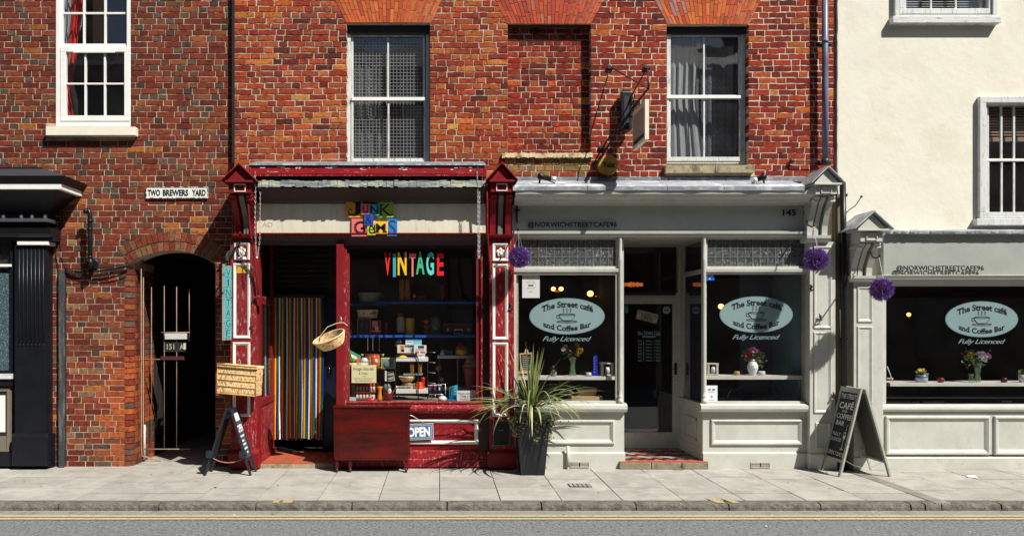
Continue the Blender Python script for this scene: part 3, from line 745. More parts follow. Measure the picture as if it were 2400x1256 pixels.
# ================================================================ shopfront helpers
def prof(*pts): return [(Y, Z(py, Y)) for (py, Y) in pts]
def console(parent, cx, Yf, apex, eave, hw, blk, cap, bw, m, mroof, mstrip, mbead, Yp):
    """gabled hood on a carved bracket above a pilaster. cx is the px centre at the hood front"""
    x = X(cx, Yf); k = (1 + Yf / D) / S; W = hw * k; za, ze = Z(apex, Yf), Z(eave, Yf)
    h = MB(); t = .018
    for s_ in (-1, 1):
        e = Vector((s_ * W, 0, ze - za)).normalized(); nn = Vector((-e.z * s_ if s_ > 0 else e.z, 0, abs(e.x))) * t
        a, c = Vector((x, 0, za)), Vector((x + s_ * W, 0, ze))
        q = [a, c, c + Vector((0, 0, t)), a + Vector((0, 0, t * 1.3))]
        h.hexa([(p.x, Yf, p.z) for p in q] + [(p.x, .03, p.z) for p in q])
    h.obj('hood_roof', mroof, parent, bev=.004)
    MB().prism([(x - W * .74, ze + .012), (x + W * .74, ze + .012), (x, za - .02)], Yf + .05, Yf + .12).obj('pediment', m, parent, bev=.003)
    MB().box(x - W * .8, x + W * .8, Yf + .015, .02, ze - .012, ze + .010).obj('hood_base', m, parent, bev=.003)
    b = bw / 2 * k; zb0, zb1 = Z(blk[1], Yf + .06), ze - .014
    MB().box(x - b, x + b, Yf + .07, .02, zb0, zb1).obj('bracket_block', m, parent, bev=.004)
    c_ = b * .5; zc = (zb0 + zb1) / 2; fr = MB(); w_ = .009; hh = (zb1 - zb0) * .32
    fr.box(x - c_, x + c_, Yf + .055, Yf + .071, zc + hh, zc + hh + w_); fr.box(x - c_, x + c_, Yf + .055, Yf + .071, zc - hh - w_, zc - hh)
    fr.box(x - c_, x - c_ + w_, Yf + .055, Yf + .071, zc - hh, zc + hh); fr.box(x + c_ - w_, x + c_, Yf + .055, Yf + .071, zc - hh, zc + hh)
    fr.obj('block_bead', mbead, parent)
    zc0 = Z(cap[0], Yp - .05)
    H = zb0 - zc0
    def cheek(xa, xb, dy, mm, nm):
        pr = [(.0, zc0), (Yp - .0 + dy, zc0), (Yp - .01 + dy, zc0 + H * .25), (Yp - .06 + dy, zc0 + H * .5), (Yf + .18 + dy, zc0 + H * .75), (Yf + .10 + dy, zc0 + H * .93), (Yf + .11 + dy, zb0 + .001), (0, zb0 + .001)]
        MB().mould(pr, xa, xb).obj(nm, mm, parent)
    cheek(x - b * .98, x - b * .45, 0, m, 'bracket_cheek'); cheek(x + b * .45, x + b * .98, 0, m, 'bracket_cheek')
    cheek(x - b * .22, x + b * .22, .03, mstrip, 'bracket_tongue')
    cheek(x - b * .45, x - b * .22, .09, m, 'bracket_hollow'); cheek(x + b * .22, x + b * .45, .09, m, 'bracket_hollow')
    for s_ in (-1, 1): MB().box(x + s_ * b * .55, x + s_ * b * 1.08, Yf + .12, -.02, zb0 - H * .18, zb0 - H * .10).obj('bracket_scroll', m, parent, bev=.006)
    zz = Z(cap[1], Yp - .05)
    MB().mould([(0, zz), (Yp, zz), (Yp - .02, zz + .012), (Yp - .05, zz + (zc0 - zz) * .55), (Yp - .055, zc0), (0, zc0)], x - b * 1.15, x + b * 1.15).obj('capital', m, parent)
    return x, b
def pilaster(parent, x0, x1, z0, z1, Y, panels, m, mb, mf=None, base=None):
    """panels in px at Y"""
    MB().box(x0, x1, Y, .03, z0, z1).obj('pilaster', m, parent, bev=.004)
    for (a, b_, c, d) in panels:
        MB().mitre(a, b_, c, d, 7, Y - .014, .016).obj('panel_bead', mb, parent)
        if mf: MB().pb(a + 7, b_ + 7, c - 7, d - 7, Y - .003, .002).obj('panel_field', mf, parent)
    if base:
        MB().box(x0 - .012, x1 + .012, Y - .02, .03, 0, base).obj('pilaster_base', m, parent, bev=.006)

# ================================================================ A: black shopfront at far left
sA = T('shopfront', 'black painted shopfront with fluted pilaster and white banded cornice at far left', 'shopfront', (-5.6, -.1, 0))
XL = -7.3
b = MB(); b.box(X(34, -.12), X(108, -.12), -.12, .055, Z(1022, -.12), Z(575, -.12))
b.obj('pilaster', m_black, sA, bev=.004)
for i in range(7):
    px = 45 + 9.4 * i; MB().tube([P(px, 583, -.118), P(px, 804, -.118)], .012, 8).obj('flute_ridge', m_black, sA)
    MB().ell(X(px, -.12), -.12, Z(808, -.12), .011, .01, .012, 8, 6).obj('flute_stop', m_black, sA)
MB().mould(prof((1092, -.17), (1024, -.17), (1018, -.155), (1014, -.125), (1014, .05), (1092, .05)), X(27, -.17), X(110, -.17)).obj('pilaster_base', m_black, sA, bev=.004)
MB().pb(40, 566, 112, 574, -.16, .2).obj('capital_band', m_white, sA, bev=.003)
MB().mould(prof((566, -.14), (556, -.15), (548, -.2), (534, -.235), (534, .05), (566, .05)), XL, X(120, -.2)).obj('frieze_moulding', m_black, sA)
MB().pb(-240, 520, 108, 534, -.14, .19).obj('frieze', m_black, sA)
MB().pb(-240, 511.5, 110, 519.5, -.18, .22).obj('white_band', m_white, sA, bev=.003)
MB().pb(-240, 497, 112, 511.5, -.15, .2).obj('frieze_upper', m_black, sA)
def slopeblock(py0, Y0, xr0, py1, Y1, xr1, m, nm):
    z0, z1 = Z(py0, Y0), Z(py1, Y1)
    MB().hexa([(XL, Y0, z0), (X(xr0, Y0), Y0, z0), (X(xr1, Y1), Y1, z1), (XL, Y1, z1), (XL, .055, z0), (X(xr0, Y0), .055, z0), (X(xr1, Y1), .055, z1), (XL, .055, z1)]).obj(nm, m, sA)
slopeblock(497, -.16, 113, 444, -.46, 136, m_black, 'cornice_cove')
MB().pb(-240, 430.5, 143, 443.5, -.5, .55).obj('cornice_fillet', m_white, sA, bev=.003)
slopeblock(430, -.50, 144, 412, -.56, 152, m_black, 'cornice_edge')
slopeblock(412, -.56, 152, 396, -.30, 105, mat('tarred_lead', (.03, .032, .038, 1), rough=.6, bump=.3, bscale=20), 'cornice_lead')
MB().pb(-240, 392, 98, 400, -.12, .17).obj('lead_upstand', m_black, sA, bev=.01)
MB().pb(-240, 540, 30, 1095, -.005, .05).obj('window_back', m_dark, sA)
MB().frame(-230, 548, 29, 877, 6, -.07, .07).obj('window_frame', m_black, sA, bev=.004)
MB().pb(-230, 619, 26, 625, -.085, .05).obj('transom_bar', m_white, sA, bev=.002)
MB().pb(-225, 554, 24, 872, -.045, .005).obj('pane', g_shop, sA)
MB().pb(-225, 640, 23, 868, -.035, .01).obj('display_screen', mat('speckled_screen', (.05, .10, .12, 1), rough=.8, var=.6, scale=40, c2=(.4, .5, .52, 1), mask=(60, .56, .62)), sA)
MB().pb(-230, 876, 26, 888, -.12, .1).obj('window_sill', m_whitew, sA, bev=.004)
MB().mould(prof((906, -.08), (903, -.11), (897, -.11), (894, -.09), (889, -.12), (889, 0), (906, 0)), XL, X(27, -.1)).obj('sill_moulding', m_black, sA)
MB().pb(-230, 908, 24, 1060, -.07, .07).obj('stall_riser', mat('taupe_paint', C(120, 112, 100), rough=.6, var=.08), sA)
MB().frame(-220, 912, 21, 1058, 5, -.085, .02).obj('riser_frame', mat('taupe_paint'), sA, bev=.002)
MB().pb(-210, 920, 17, 1018, -.082, .015).obj('riser_border', m_blackm, sA)
MB().pb(-210, 926, 12, 1012, -.088, .008).obj('riser_panel', m_white, sA)
MB().pb(-230, 1060, 26, 1092, -.10, .12).obj('plinth', m_black, sA)
ls = T('string_lights', 'string of small clear bulbs strung below the black cornice', 'string lights', P(60, 507, -.28))
MB().tube([P(-60, 504, -.28), P(0, 505.5, -.28), P(60, 507, -.28), P(110, 507.5, -.27)], .003, 5).obj('wire', m_blackm, ls)
for px in (8, 50, 75, 106):
    MB().ell(X(px, -.28), -.28, Z(508, -.28) - .0, .022, .02, .026, 10, 7).obj('bulb', mat('clear_bulb', (.72, .74, .78, 1), rough=.15, spec=.8), ls)

# ================================================================ C: red junk shop
sC = T('shopfront', 'oxblood red vintage shopfront with peeling paint and cream fascia board', 'shopfront', (X(870), 0, 0))
m_strip = mat('bleached_timber', C(120, 124, 122), rough=.8, var=.25, scale=20, stretch=(6, 1, .3), bump=.3)
GR = m_red
xl, bl_ = console(sC, 559, -.52, 385, 424, 41, (428, 452), (548, 557), 54, m_red, m_red, m_strip, m_white, -.17)
xr, br_ = console(sC, 1177, -.46, 383, 423, 37, (428, 450), (549, 557), 52, m_red, m_red, m_strip, m_white, -.17)
YP = -.15
pilaster(sC, X(540, YP), X(600, YP), .0, Z(557, YP), YP, [(548, 568, 585, 609), (546, 617, 586, 793), (545, 802, 586, 976)], m_redw, m_whitep)
pilaster(sC, X(1148, YP), X(1205, YP), .0, Z(557, YP), YP, [(1154, 570, 1191, 612), (1154, 619, 1191, 796), (1154, 803, 1191, 976)], m_redw, m_whitep)
for cx, cy in ((566, 589), (1173, 592)):
    b = MB(); x, z = X(cx, YP - .012), Z(cy, YP - .012); rr = random.Random(cx)
    for a in range(5):
        t = a * 1.2566 + .3; b.ell(x + .035 * math.cos(t), YP - .01, z + .035 * math.sin(t) + .0, .022, .012, .026, 8, 5)
    b.ell(x, YP - .018, z - .01, .02, .014, .024, 8, 5); b.obj('rosette', m_whitep, sC)
MB().pb(553, 625, 580, 640, YP - .005, .003).obj('yellow_patch', mat('old_yellow_paint', C(225, 170, 50), rough=.6, var=.3, c2=C(150, 40, 45), mask=(30, .5, .56)), sC)
for px0, px1 in ((535, 606), (1143, 1211)):
    MB().mould(prof((1096, -.19), (1062, -.19), (1056, -.165), (1052, -.152), (1052, 0), (1096, 0)), X(px0, -.17), X(px1, -.17)).obj('pilaster_base', m_red, sC, bev=.003)
# cornice lead, awning box
b = MB(); rr = random.Random(6); n = 60; a0, a1 = X(604, -.40), X(1137, -.40)
for i in range(n):
    xa, xb = a0 + (a1 - a0) * i / n, a0 + (a1 - a0) * (i + 1) / n
    lo = Z(438 + rr.choice((-1.5, 0, .5, 1, 1.2, 0)), -.40); hi = Z(422 + rr.uniform(-1, 2), -.40); yj = -.40 + rr.uniform(-.008, .008)
    b.hexa([(xa, yj, lo), (xb, yj + .002, lo), (xb, yj + .03, hi), (xa, yj + .028, hi), (xa, 0.0, lo + .02), (xb, 0.0, lo + .02), (xb, 0.0, hi + .05), (xa, 0.0, hi + .05)])
b.obj('lead_flashing', mat('crumpled_lead', C(112, 120, 124), rough=.6, var=.4, scale=14, c2=C(165, 165, 140), mask=(7, .5, .6), bump=1.0, bscale=22, dist=.02, stretch=(.4, 1, 2)), sC, kind='stuff')
MB().mould(prof((478, -.165), (470, -.20), (455, -.30), (444, -.37), (441, -.385), (438, 0), (478, 0)), a0, a1).obj('cornice', mat('cornice_shade_tone', (.02, .012, .012, 1), rough=.5), sC)  # black-brown colour stands in for the deep shade below the awning box
bx = T('awning_box', 'long red wooden awning box with flaking paint above the junk shop fascia', 'awning box', (X(870, -.4), -.4, Z(412, -.4)))
xa, xb = X(588, -.37), X(1134, -.37)
MB().mould(prof((411, -.345), (408, -.37), (391, -.37), (388, -.355), (388, -.10), (411, -.10)), xa, xb).obj('box_board', m_redp, bx)
MB().mould(prof((413, -.38), (409.5, -.38), (409.5, -.35), (413, -.35)), xa, xb).obj('box_bead', m_redw, bx)
MB().mould(prof((423, -.32), (411, -.32), (411, -.22), (423, -.22)), xa + .02, xb - .02).obj('rolled_blind', m_blackm, bx)
MB().mould(prof((387.5, -.39), (384, -.385), (379, -.0), (384, -.0)), xa - .02, xb + .02).obj('box_flashing', m_leadd, bx)
for x_ in (xa - .025, xb): MB().box(x_, x_ + .025, -.375, -.10, Z(414, -.37), Z(386, -.37)).obj('box_end', m_redp, bx, bev=.004)
b = MB(); rr = random.Random(3)
for k_ in range(46):
    cl = rr.choice(((600, 660), (690, 700), (760, 780), (828, 890), (1040, 1130), (930, 950))); px = rr.uniform(*cl); w_ = rr.uniform(3, 12); py = rr.uniform(389.5, 393) if rr.random() < .6 else rr.uniform(391, 400)
    b.pb(px, py, px + w_, py + rr.uniform(.8, 2.4), -.374, .004, C(225, 222, 215) if rr.random() < .75 else C(190, 70, 50))
b.obj('paint_flakes', m_attrm, bx, kind='stuff')
# fascia
MB().pb(600, 477, 1138, 546, -.155, .155).obj('fascia', mat('cream_fascia', C(222, 216, 196), rough=.6, var=.08, scale=3, c2=C(170, 160, 140), mask=(3.5, .58, .75), stretch=(3, 1, .6), bump=.1, dirt=.2), sC)
MB().mould(prof((551, -.165), (549, -.19), (546.5, -.198), (545.5, -.18), (545.5, 0), (551, 0)), X(600, -.2), X(1140, -.2)).obj('fascia_bead', m_redw, sC)
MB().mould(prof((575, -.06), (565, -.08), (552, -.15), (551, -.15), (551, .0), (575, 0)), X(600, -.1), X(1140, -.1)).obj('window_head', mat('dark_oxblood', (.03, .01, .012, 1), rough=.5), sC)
# posts
MB().pb(590, 560, 607, 1094, -.07, .1).obj('door_post', m_red, sC, bev=.004)
MB().pb(788, 572, 805, 948, -.12, .12).obj('corner_post', m_red, sC, bev=.005)
MB().pb(805.5, 581, 812, 948, -.085, .08).obj('corner_moulding', m_redw, sC, bev=.004)
MB().pb(812.5, 590, 818.5, 948, -.055, .055).obj('corner_moulding', m_redw, sC, bev=.003)
MB().pb(1116, 572, 1121, 945, -.05, .06).obj('side_moulding', m_red, sC, bev=.003)
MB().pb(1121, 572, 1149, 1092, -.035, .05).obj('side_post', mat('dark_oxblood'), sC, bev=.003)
MB().pb(1127, 575, 1132, 945, -.06, .03).obj('side_moulding', m_redw, sC, bev=.003)
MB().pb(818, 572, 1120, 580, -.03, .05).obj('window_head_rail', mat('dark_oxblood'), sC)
MB().pb(816, 575, 1120, 944, -.008, .006).obj('shop_window', g_shop, sC)
MB().mould(prof((947, -.05), (944, -.075), (941, -.07), (939.5, -.02), (939.5, .06), (947, .06)), X(806), X(1138)).obj('window_bead', m_redw, sC)
MB().mould(prof((968, -.06), (962, -.115), (957, -.12), (947.5, -.06), (947.5, .05), (968, .05)), X(786), X(1146)).obj('window_sill', m_redw, sC)
MB().pb(784, 968, 1140, 1075, -.02, .06).obj('stall_riser', m_red, sC)
MB().mitre(800, 983, 1121, 1041, 9, -.045, .03).obj('panel_bead', m_whitep, sC)
MB().mould(prof((1094, -.075), (1077, -.075), (1074, -.06), (1072, -.06), (1058, -.05), (1054, -.025), (1054, .03), (1094, .03)), X(784), X(1143)).obj('plinth', m_redw, sC)
MB().pb(1018, 1008, 1090, 1018, -.026, .008).obj('cracked_board', m_redw, sC)
MB().hexa([(X(1017), -.035, Z(1019)), (X(1060), -.035, Z(1014)), (X(1092), -.035, Z(1002)), (X(1017), -.035, Z(1008)), (X(1017), -.021, Z(1019)), (X(1060), -.021, Z(1014)), (X(1092), -.021, Z(1002)), (X(1017), -.021, Z(1008))]).obj('split_board', m_redw, sC)
# left return of the lobby with side window
xq = X(607, -.06); ret = MB(); rt = -.02
def yz(nm, m, y0, y1, z0, z1, x0=None, th=.03, bev=.003, par=None):
    x0 = xq if x0 is None else x0
    return MB().box(x0 - th, x0, y0, y1, z0, z1).obj(nm, m, par or sC, bev=bev)
yz('lobby_panel', m_redw, -.02, .86, .0, Z(952), th=.05)
yz('lobby_rail', m_red, -.02, .86, Z(952), Z(936), x0=xq + .015, th=.065)
yz('lobby_post', m_red, -.02, .10, Z(936), Z(560)); yz('lobby_post', m_red, .72, .86, Z(936), Z(560))
yz('lobby_transom', m_red, .10, .72, Z(712), Z(700)); 
MB().box(xq - .02, xq - .015, .10, .72, Z(936), Z(560)).obj('side_pane', g_shop, sC)
MB().box(xq, xq + .02, .15, .70, .12, Z(965)).obj('lobby_panel_board', m_redw, sC, bev=.006)
MB().box(xq - .30, xq - .29, .05, .8, .9, 3.0).obj('lobby_backing', mat('dusky_blue', (.03, .05, .09, 1), rough=.8), sC)
yz('plinth', m_redw, -.03, .86, 0, .13, x0=xq + .03, th=.08)
# brackets on pilaster edge
for (px, py) in ((602, 696),): 
    MB().box(X(596, -.17), X(622, -.17), -.20, -.14, Z(699, -.17), Z(695, -.17)).obj('door_stay', m_redw, sC, bev=.003)
    MB().ell(X(620, -.17), -.17, Z(700, -.17), .02, .02, .03, 8, 6).obj('stay_knob', m_redw, sC)
for py in (640, 762):
    MB().ell(X(590, -.18), -.18, Z(py, -.18), .018, .02, .02, 8, 6).obj('blind_cleat', m_red, sC)
    MB().tube([P(589, py - 22, -.17), P(591, py, -.19), P(589, py + 22, -.17)], .007, 6).obj('cleat_arm', m_red, sC)
# lobby: soffit, right return, back wall with door, floor
xd = X(790, 0)
MB().box(xq - .05, xd + .05, -.0, .95, Z(556), Z(556) + .04).obj('lobby_ceiling', m_dark, sC)
MB().box(xd, xd + .02, .0, .9, 0, 1.0).obj('lobby_side_panel', m_red, sC)
MB().box(xd + .005, xd + .01, .0, .9, 1.0, 3.0).obj('side_pane', g_shop, sC)
YD = .92
for (a, c, py0, py1) in ((632, 642, 560, 1070), (770, 800, 560, 1070)):
    MB().pb(a, py0, c, py1, YD, .06).obj('door_frame', mat('dark_oxblood'), sC)
tr = MB().pb(642, 575, 772, 690, YD + .02, .03).obj('louvred_transom', m_blackm, sC)
for i in range(9): MB().pb(642, 583 + i * 12, 772, 585 + i * 12, YD, .03).obj('louvre', m_blackm, tr)
MB().pb(632, 690, 800, 697, YD - .02, .06).obj('door_lintel', m_blackm, sC)
b = MB(); rr = random.Random(1); q = []
step = T('tiled_step', 'red quarry tiled doorstep of the junk shop', 'doorstep', (X(690), .3, 0))
MB().box(X(605, -.03), X(787, -.03), -.045, .95, 0, .052).obj('step_base', m_stone, step)
m_tile = mat('quarry_tile', attr=True, rough=.55, var=.15, scale=8, bump=.1, dirt=.25)
for i in range(7):
    for j in range(4):
        x0 = X(606) + i * .142; MB().box(x0, x0 + .138, -.04 + j * .225, -.04 + j * .225 + .221, .052, .066, (.40 * rr.uniform(.85, 1.1), .085, .04, 1)).obj('tile', m_tile, step, bev=.002)
# shop interior shell
YR = 3.4
room(sC, xq - .8, X(1200), .99, YR, 0, 3.05); 
MB().box(X(1195), X(1200), .06, 1.0, 0, 3.05).obj('display_side', m_dark, sC)
MB().box(X(792), X(1195), .05, .85, Z(944), Z(941)).obj('display_floor', mat('display_boards', C(150, 140, 125), rough=.7, var=.2, dirt=.3), sC)
MB().box(X(792), X(1200), .05, 1.0, Z(566), Z(566) + .03).obj('display_ceiling', m_dark, sC)
MB().box(X(792), X(1200), .9, .93, 0, Z(944)).obj('display_base', m_dark, sC)
m_blue = mat('blue_shelf', C(30, 90, 190, 1.0), rough=.35, var=.1)
sh1 = MB().pb(795, 785, 1135, 791, .62, .3).obj('display_shelf', m_blue, sC, bev=.003)
sh2 = MB().pb(880, 706, 1140, 712, .9, .3).obj('display_shelf', m_blue, sC, bev=.003)
sh3 = MB().pb(822, 711, 905, 716, .9, .3).obj('display_shelf', m_blue, sC, bev=.003)

# ================================================================ D: sage café front
sD = T('shopfront', 'sage green café shopfront with central recessed door and leaded transom lights', 'shopfront', (X(1550), 0, 0))
YG = -.03
xa, xb = X(1203, -.1), X(1896, -.1)
MB().mould(prof((482, -.085), (481, -.18), (476, -.19), (474, -.26), (469, -.275), (466, -.29), (462, -.35), (455, -.38), (447, -.39), (446, 0), (482, 0)), xa, xb).obj('cornice', m_sage, sD)
rr = random.Random(14)
for (p0, p1) in ((1203, 1378), (1379, 1566), (1567, 1700), (1701, 1890)):
    b = MB(); n = 22
    for i in range(n):
        a, c = X(p0, -.45) + (X(p1, -.45) - X(p0, -.45)) * i / n, X(p0, -.45) + (X(p1, -.45) - X(p0, -.45)) * (i + 1) / n
        if i == 0: sec = []
        for e_ in ((0, 1) if i == n - 1 else (0,)):
            u = 1.2 * noise.noise(Vector(((a + e_) * 3, 1, 0))); v = .010 * noise.noise(Vector(((a + e_) * 4, 7, 0)))
            sec.append((c if e_ else a, prof((446.5 + u, -.402 + v), (437 + u * .5, -.410 + v), (432, -.37), (429, -.2 + v), (424, -.02), (424, .0), (446.5, 0))))
    k0 = len(b.v)
    for xx_, pr in sec: b.v += [(xx_, q_[0], q_[1]) for q_ in pr]
    for i in range(len(sec) - 1):
        for q_ in range(7):
            w_ = (q_ + 1) % 7; b.face((k0 + i * 7 + q_, k0 + i * 7 + w_, k0 + i * 7 + 7 + w_, k0 + i * 7 + 7 + q_))
    b.face([k0 + q_ for q_ in range(7)]); b.face([k0 + (len(sec) - 1) * 7 + 6 - q_ for q_ in range(7)])
    b.obj('lead_flashing', m_lead, sD)
    MB().pb(p0, 415, p1, 426, -.02, .02).obj('lead_upstand', m_leadd, sD, bev=.004)
MB().pb(1200, 480.5, 1896, 541, -.08, .08).obj('fascia', mat('sage_fascia_cool', C(186, 194, 188), rough=.5, var=.06, scale=3, bump=.08, bscale=30, dirt=.12), sD)
MB().mould(prof((557, -.03), (556, -.10), (550, -.115), (549, -.085), (548, -.13), (542, -.135), (541, -.08), (541, 0), (557, 0)), X(1200, -.1), X(1893, -.1)).obj('fascia_moulding', m_sage, sD)
m_lit = mat('leaded_glass', (.030, .034, .036, 1), rough=.16, var=.3, scale=30, c2=(.34, .36, .35, 1), mask=(80, .55, .64), bump=1.0, bscale=70, dist=.03, spec=1.0)  # pale flecks in the colour imitate sparkle on the textured glass
m_came = mat('lead_came', C(112, 118, 116), rough=.5, var=.1)
def leaded(px0, px1, py0, py1, Y, nx_, ny_, par):
    t = MB().frame(px0, py0, px1, py1, 5, Y, .05).obj('transom_frame', m_sage, par, bev=.003)
    for j in range(ny_):
        for i in range(nx_):
            a = px0 + 5 + (px1 - px0 - 10) * i / nx_; c = px0 + 5 + (px1 - px0 - 10) * (i + 1) / nx_
            e = py0 + 5 + (py1 - py0 - 10) * j / ny_; g = py0 + 5 + (py1 - py0 - 10) * (j + 1) / ny_
            MB().pb(a + .5, e + .5, c - .5, g - .5, Y + .028 + .001 * ((i * 7 + j * 3) % 3), .006).obj('leaded_pane', m_lit, par)
    b = MB()
    for i in range(1, nx_): a = px0 + 5 + (px1 - px0 - 10) * i / nx_; b.pb(a - .7, py0 + 5, a + .7, py1 - 5, Y + .022, .012)
    b.obj('lead_cames', m_came, par); b = MB()
    for j in range(1, ny_): e = py0 + 5 + (py1 - py0 - 10) * j / ny_; b.pb(px0 + 5, e - .7, px1 - 5, e + .7, Y + .020, .010)
    b.obj('lead_cames', m_came, par)
leaded(1203, 1449, 556, 629, YG - .02, 13, 3, sD); leaded(1653, 1893, 556, 629, YG - .02, 13, 3, sD)
for (a, c) in ((1203, 1449), (1653, 1893)):
    MB().mould(prof((640, YG - .02), (637, YG - .05), (630, YG - .055), (629, YG - .03), (629, .02), (640, .02)), X(a, -.05), X(c, -.05)).obj('window_transom', m_sage, sD)
MB().frame(1204, 638, 1449, 945, 6, YG - .03, .05).obj('window_frame', m_sage, sD, bev=.004)
MB().pb(1208, 642, 1445, 942, YG, .005).obj('shop_window', g_shop, sD)
MB().frame(1650, 638, 1897, 945, 5, YG - .03, .05).obj('window_frame', m_sage, sD, bev=.004)
MB().pb(1890, 556, 1900, 945, YG - .045, .07).obj('window_jamb', m_sage, sD, bev=.004)
MB().pb(1653, 642, 1893, 942, YG, .005).obj('shop_window', g_shop, sD)
for cx in (1453.5, 1650):
    b = MB(); x = X(cx, -.07); z0, z1 = Z(945, -.07), Z(557, -.07); H = z1 - z0; r0 = .026
    b.lathe(x, -.07, z0, [(r0 * 1.35, 0), (r0 * 1.35, .05), (r0 * .8, .06), (r0 * 1.25, .085), (r0 * 1.25, .10), (r0 * .7, .12), (r0, .16), (r0, H - .3), (r0 * 1.1, H - .29), (r0 * 1.1, H - .27), (r0 * .95, H - .25), (r0 * .95, H - .02), (r0 * 1.15, H)], 14)
    b.obj('colonnette', m_sage, sD)
def riser(par, px0, px1, panels, Y=-.05, top=945, vent=None, ends=True):
    MB().mould(prof((966, Y - .005), (964, Y - .075), (958, Y - .09), (950, Y - .085), (946, Y - .05), (943, -.02), (943, .04), (966, .04)), X(px0 - 6, Y - .05), X(px1 + 6, Y - .05)).obj('window_sill', m_sage, par, bev=.002)
    MB().pb(px0, 966, px1, 1060, Y, .09).obj('stall_riser', m_sage, par, bev=.003)
    MB().mould(prof((1099, Y - .035), (1063, Y - .035), (1060, Y - .01), (1058, Y), (1058, .03), (1099, .03)), X(px0 - 1, Y), X(px1 + 1, Y)).obj('plinth', m_sage, par, bev=.002)
    for (a, b_, c, d) in panels:
        MB().mitre(a, b_, c, d, 11, Y - .028, .03).obj('panel_bead', m_sage, par)
riser(sD, 1205, 1463, [(1248, 984, 1441, 1041)]); riser(sD, 1647, 1899, [(1667, 983, 1883, 1043)])
vm = mat('terracotta_vent', C(186, 176, 164), rough=.8, var=.2)
for (a, c, y) in ((1336, 1381, 1082), (1760, 1805, 1083)):
    v = MB().frame(a, y, c, y + 13, 1.5, -.095, .03).obj('air_vent', vm, sD)
    MB().pb(a + 1, y + 1, c - 1, y + 12, -.087, .005).obj('vent_hole', m_blackm, v)
    for i in range(3):
        for (e, f) in ((a + 3, (a + c) / 2 - 1.5), ((a + c) / 2 + 1.5, c - 3)): MB().pb(e, y + 2 + i * 3.6, f, y + 4 + i * 3.6, -.093, .01).obj('vent_bar', vm, v)
MB().tube([P(1331, 1045, -.115), P(1331, 1093, -.115)], .021, 12).obj('waste_pipe', m_sage, sD)
# recess
xq1, xq0 = X(1647, 0), X(1462, 0); YD2 = .95; zf = .085
MB().box(xq1, xq1 + .05, .0, YD2, 0, Z(966)).obj('lobby_panel', m_sage, sD)
MB().box(xq1 - .012, xq1 + .05, .0, YD2, 0, zf + .16).obj('lobby_plinth', m_sage, sD, bev=.004)
MB().box(xq1 - .02, xq1 + .05, -.02, YD2, Z(966), Z(945)).obj('lobby_sill', m_sage, sD, bev=.006)
MB().box(xq1, xq1 + .05, .0, .06, Z(945), Z(556)).obj('lobby_post', m_sage, sD, bev=.004)
MB().box(xq1, xq1 + .05, .82, YD2, Z(945), Z(556)).obj('lobby_post', m_sage, sD, bev=.004)
MB().box(xq1, xq1 + .05, .06, .82, Z(640), Z(629)).obj('lobby_transom', m_sage, sD, bev=.004)
MB().box(xq1 + .02, xq1 + .025, .05, .83, Z(945), Z(560)).obj('side_pane', g_shop, sD)
zr0, zr1 = zf + .22, Z(985)
b = MB()
for (y0, y1, z0, z1) in ((.22, .72, zr0, zr0 + .03), (.22, .72, zr1 - .03, zr1), (.22, .25, zr0, zr1), (.69, .72, zr0, zr1)): b.box(xq1 - .014, xq1 + .002, y0, y1, z0, z1)
b.obj('panel_bead', m_sage, sD, bev=.004)
MB().box(xq0 - .05, xq0, .0, YD2, 0, Z(945)).obj('lobby_panel', m_sage, sD)
MB().box(xq0 - .025, xq0 - .02, .05, .83, Z(945), Z(560)).obj('side_pane', g_shop, sD)
MB().box(xq0 - .05, xq0, .0, .05, Z(945), Z(556)).obj('lobby_post', m_sage, sD)
cl = MB()
MB().box(xq0 - .05, xq1 + .05, .02, YD2, Z(560), Z(560) + .03).obj('lobby_ceiling', m_sage2, sD)
for i in range(4): MB().box(xq0 - .05, xq1 + .05, .02 + i * .24, .02 + i * .24 + .225, Z(560) - .012, Z(560)).obj('soffit_board', m_sage2, sD)
ds = T('tiled_doorstep', 'café doorstep with red, black and cream tiles behind a worn stone edge', 'doorstep', (X(1555), .4, 0))
for (a, c) in ((1452, 1527), (1528, 1598), (1599, 1661)):
    MB().box(X(a, -.13), X(c, -.13) - .002, -.13, .06, 0, zf).obj('step_stone', mat('step_stone', C(140, 130, 110), rough=.9, var=.2, scale=10, c2=C(100, 92, 78), mask=(6, .5, .65), bump=.6, bscale=50), ds, bev=.008)
MB().box(xq0, xq1, .06, YD2, 0, zf - .01).obj('step_bed', m_joint, ds)
rr = random.Random(3)
for i in range(9):
    x0 = X(1452, -.12) + i * .125; MB().box(x0 + .002, min(x0 + .123, X(1661, -.12) - .002), -.118, -.02, zf, zf + .012, (.42, .09, .045, 1)).obj('edge_tile', m_tile, ds, bev=.002)
tl = .145; pal = [(.40, .085, .045, 1), (.02, .022, .026, 1), (.34, .30, .25, 1), (.02, .022, .026, 1)]
hx = tl / 2
for i in range(-1, 16):
    for j in range(-1, 15):
        if (i + j) % 2: continue
        cx, cy = xq0 + i * hx, -.02 + j * hx
        poly = [(cx - hx + .002, cy), (cx, cy - hx + .002), (cx + hx - .002, cy), (cx, cy + hx - .002)]
        poly = [(min(max(p[0], xq0 + .001), xq1 - .014), min(max(p[1], -.018), YD2)) for p in poly]
        if max(p[0] for p in poly) - min(p[0] for p in poly) < .02 or max(p[1] for p in poly) - min(p[1] for p in poly) < .02: continue
        c_ = pal[(i // 1 + (j // 2)) % 4]
        m1 = MB(); m1.v = [(p[0], p[1], zf) for p in poly] + [(p[0], p[1], zf + .011) for p in poly]
        m1.face((4, 5, 6, 7), c_)
        for q_ in range(4): w_ = (q_ + 1) % 4; m1.face((q_, w_, 4 + w_, 4 + q_), c_)
        m1.obj('tile', m_tile, ds)
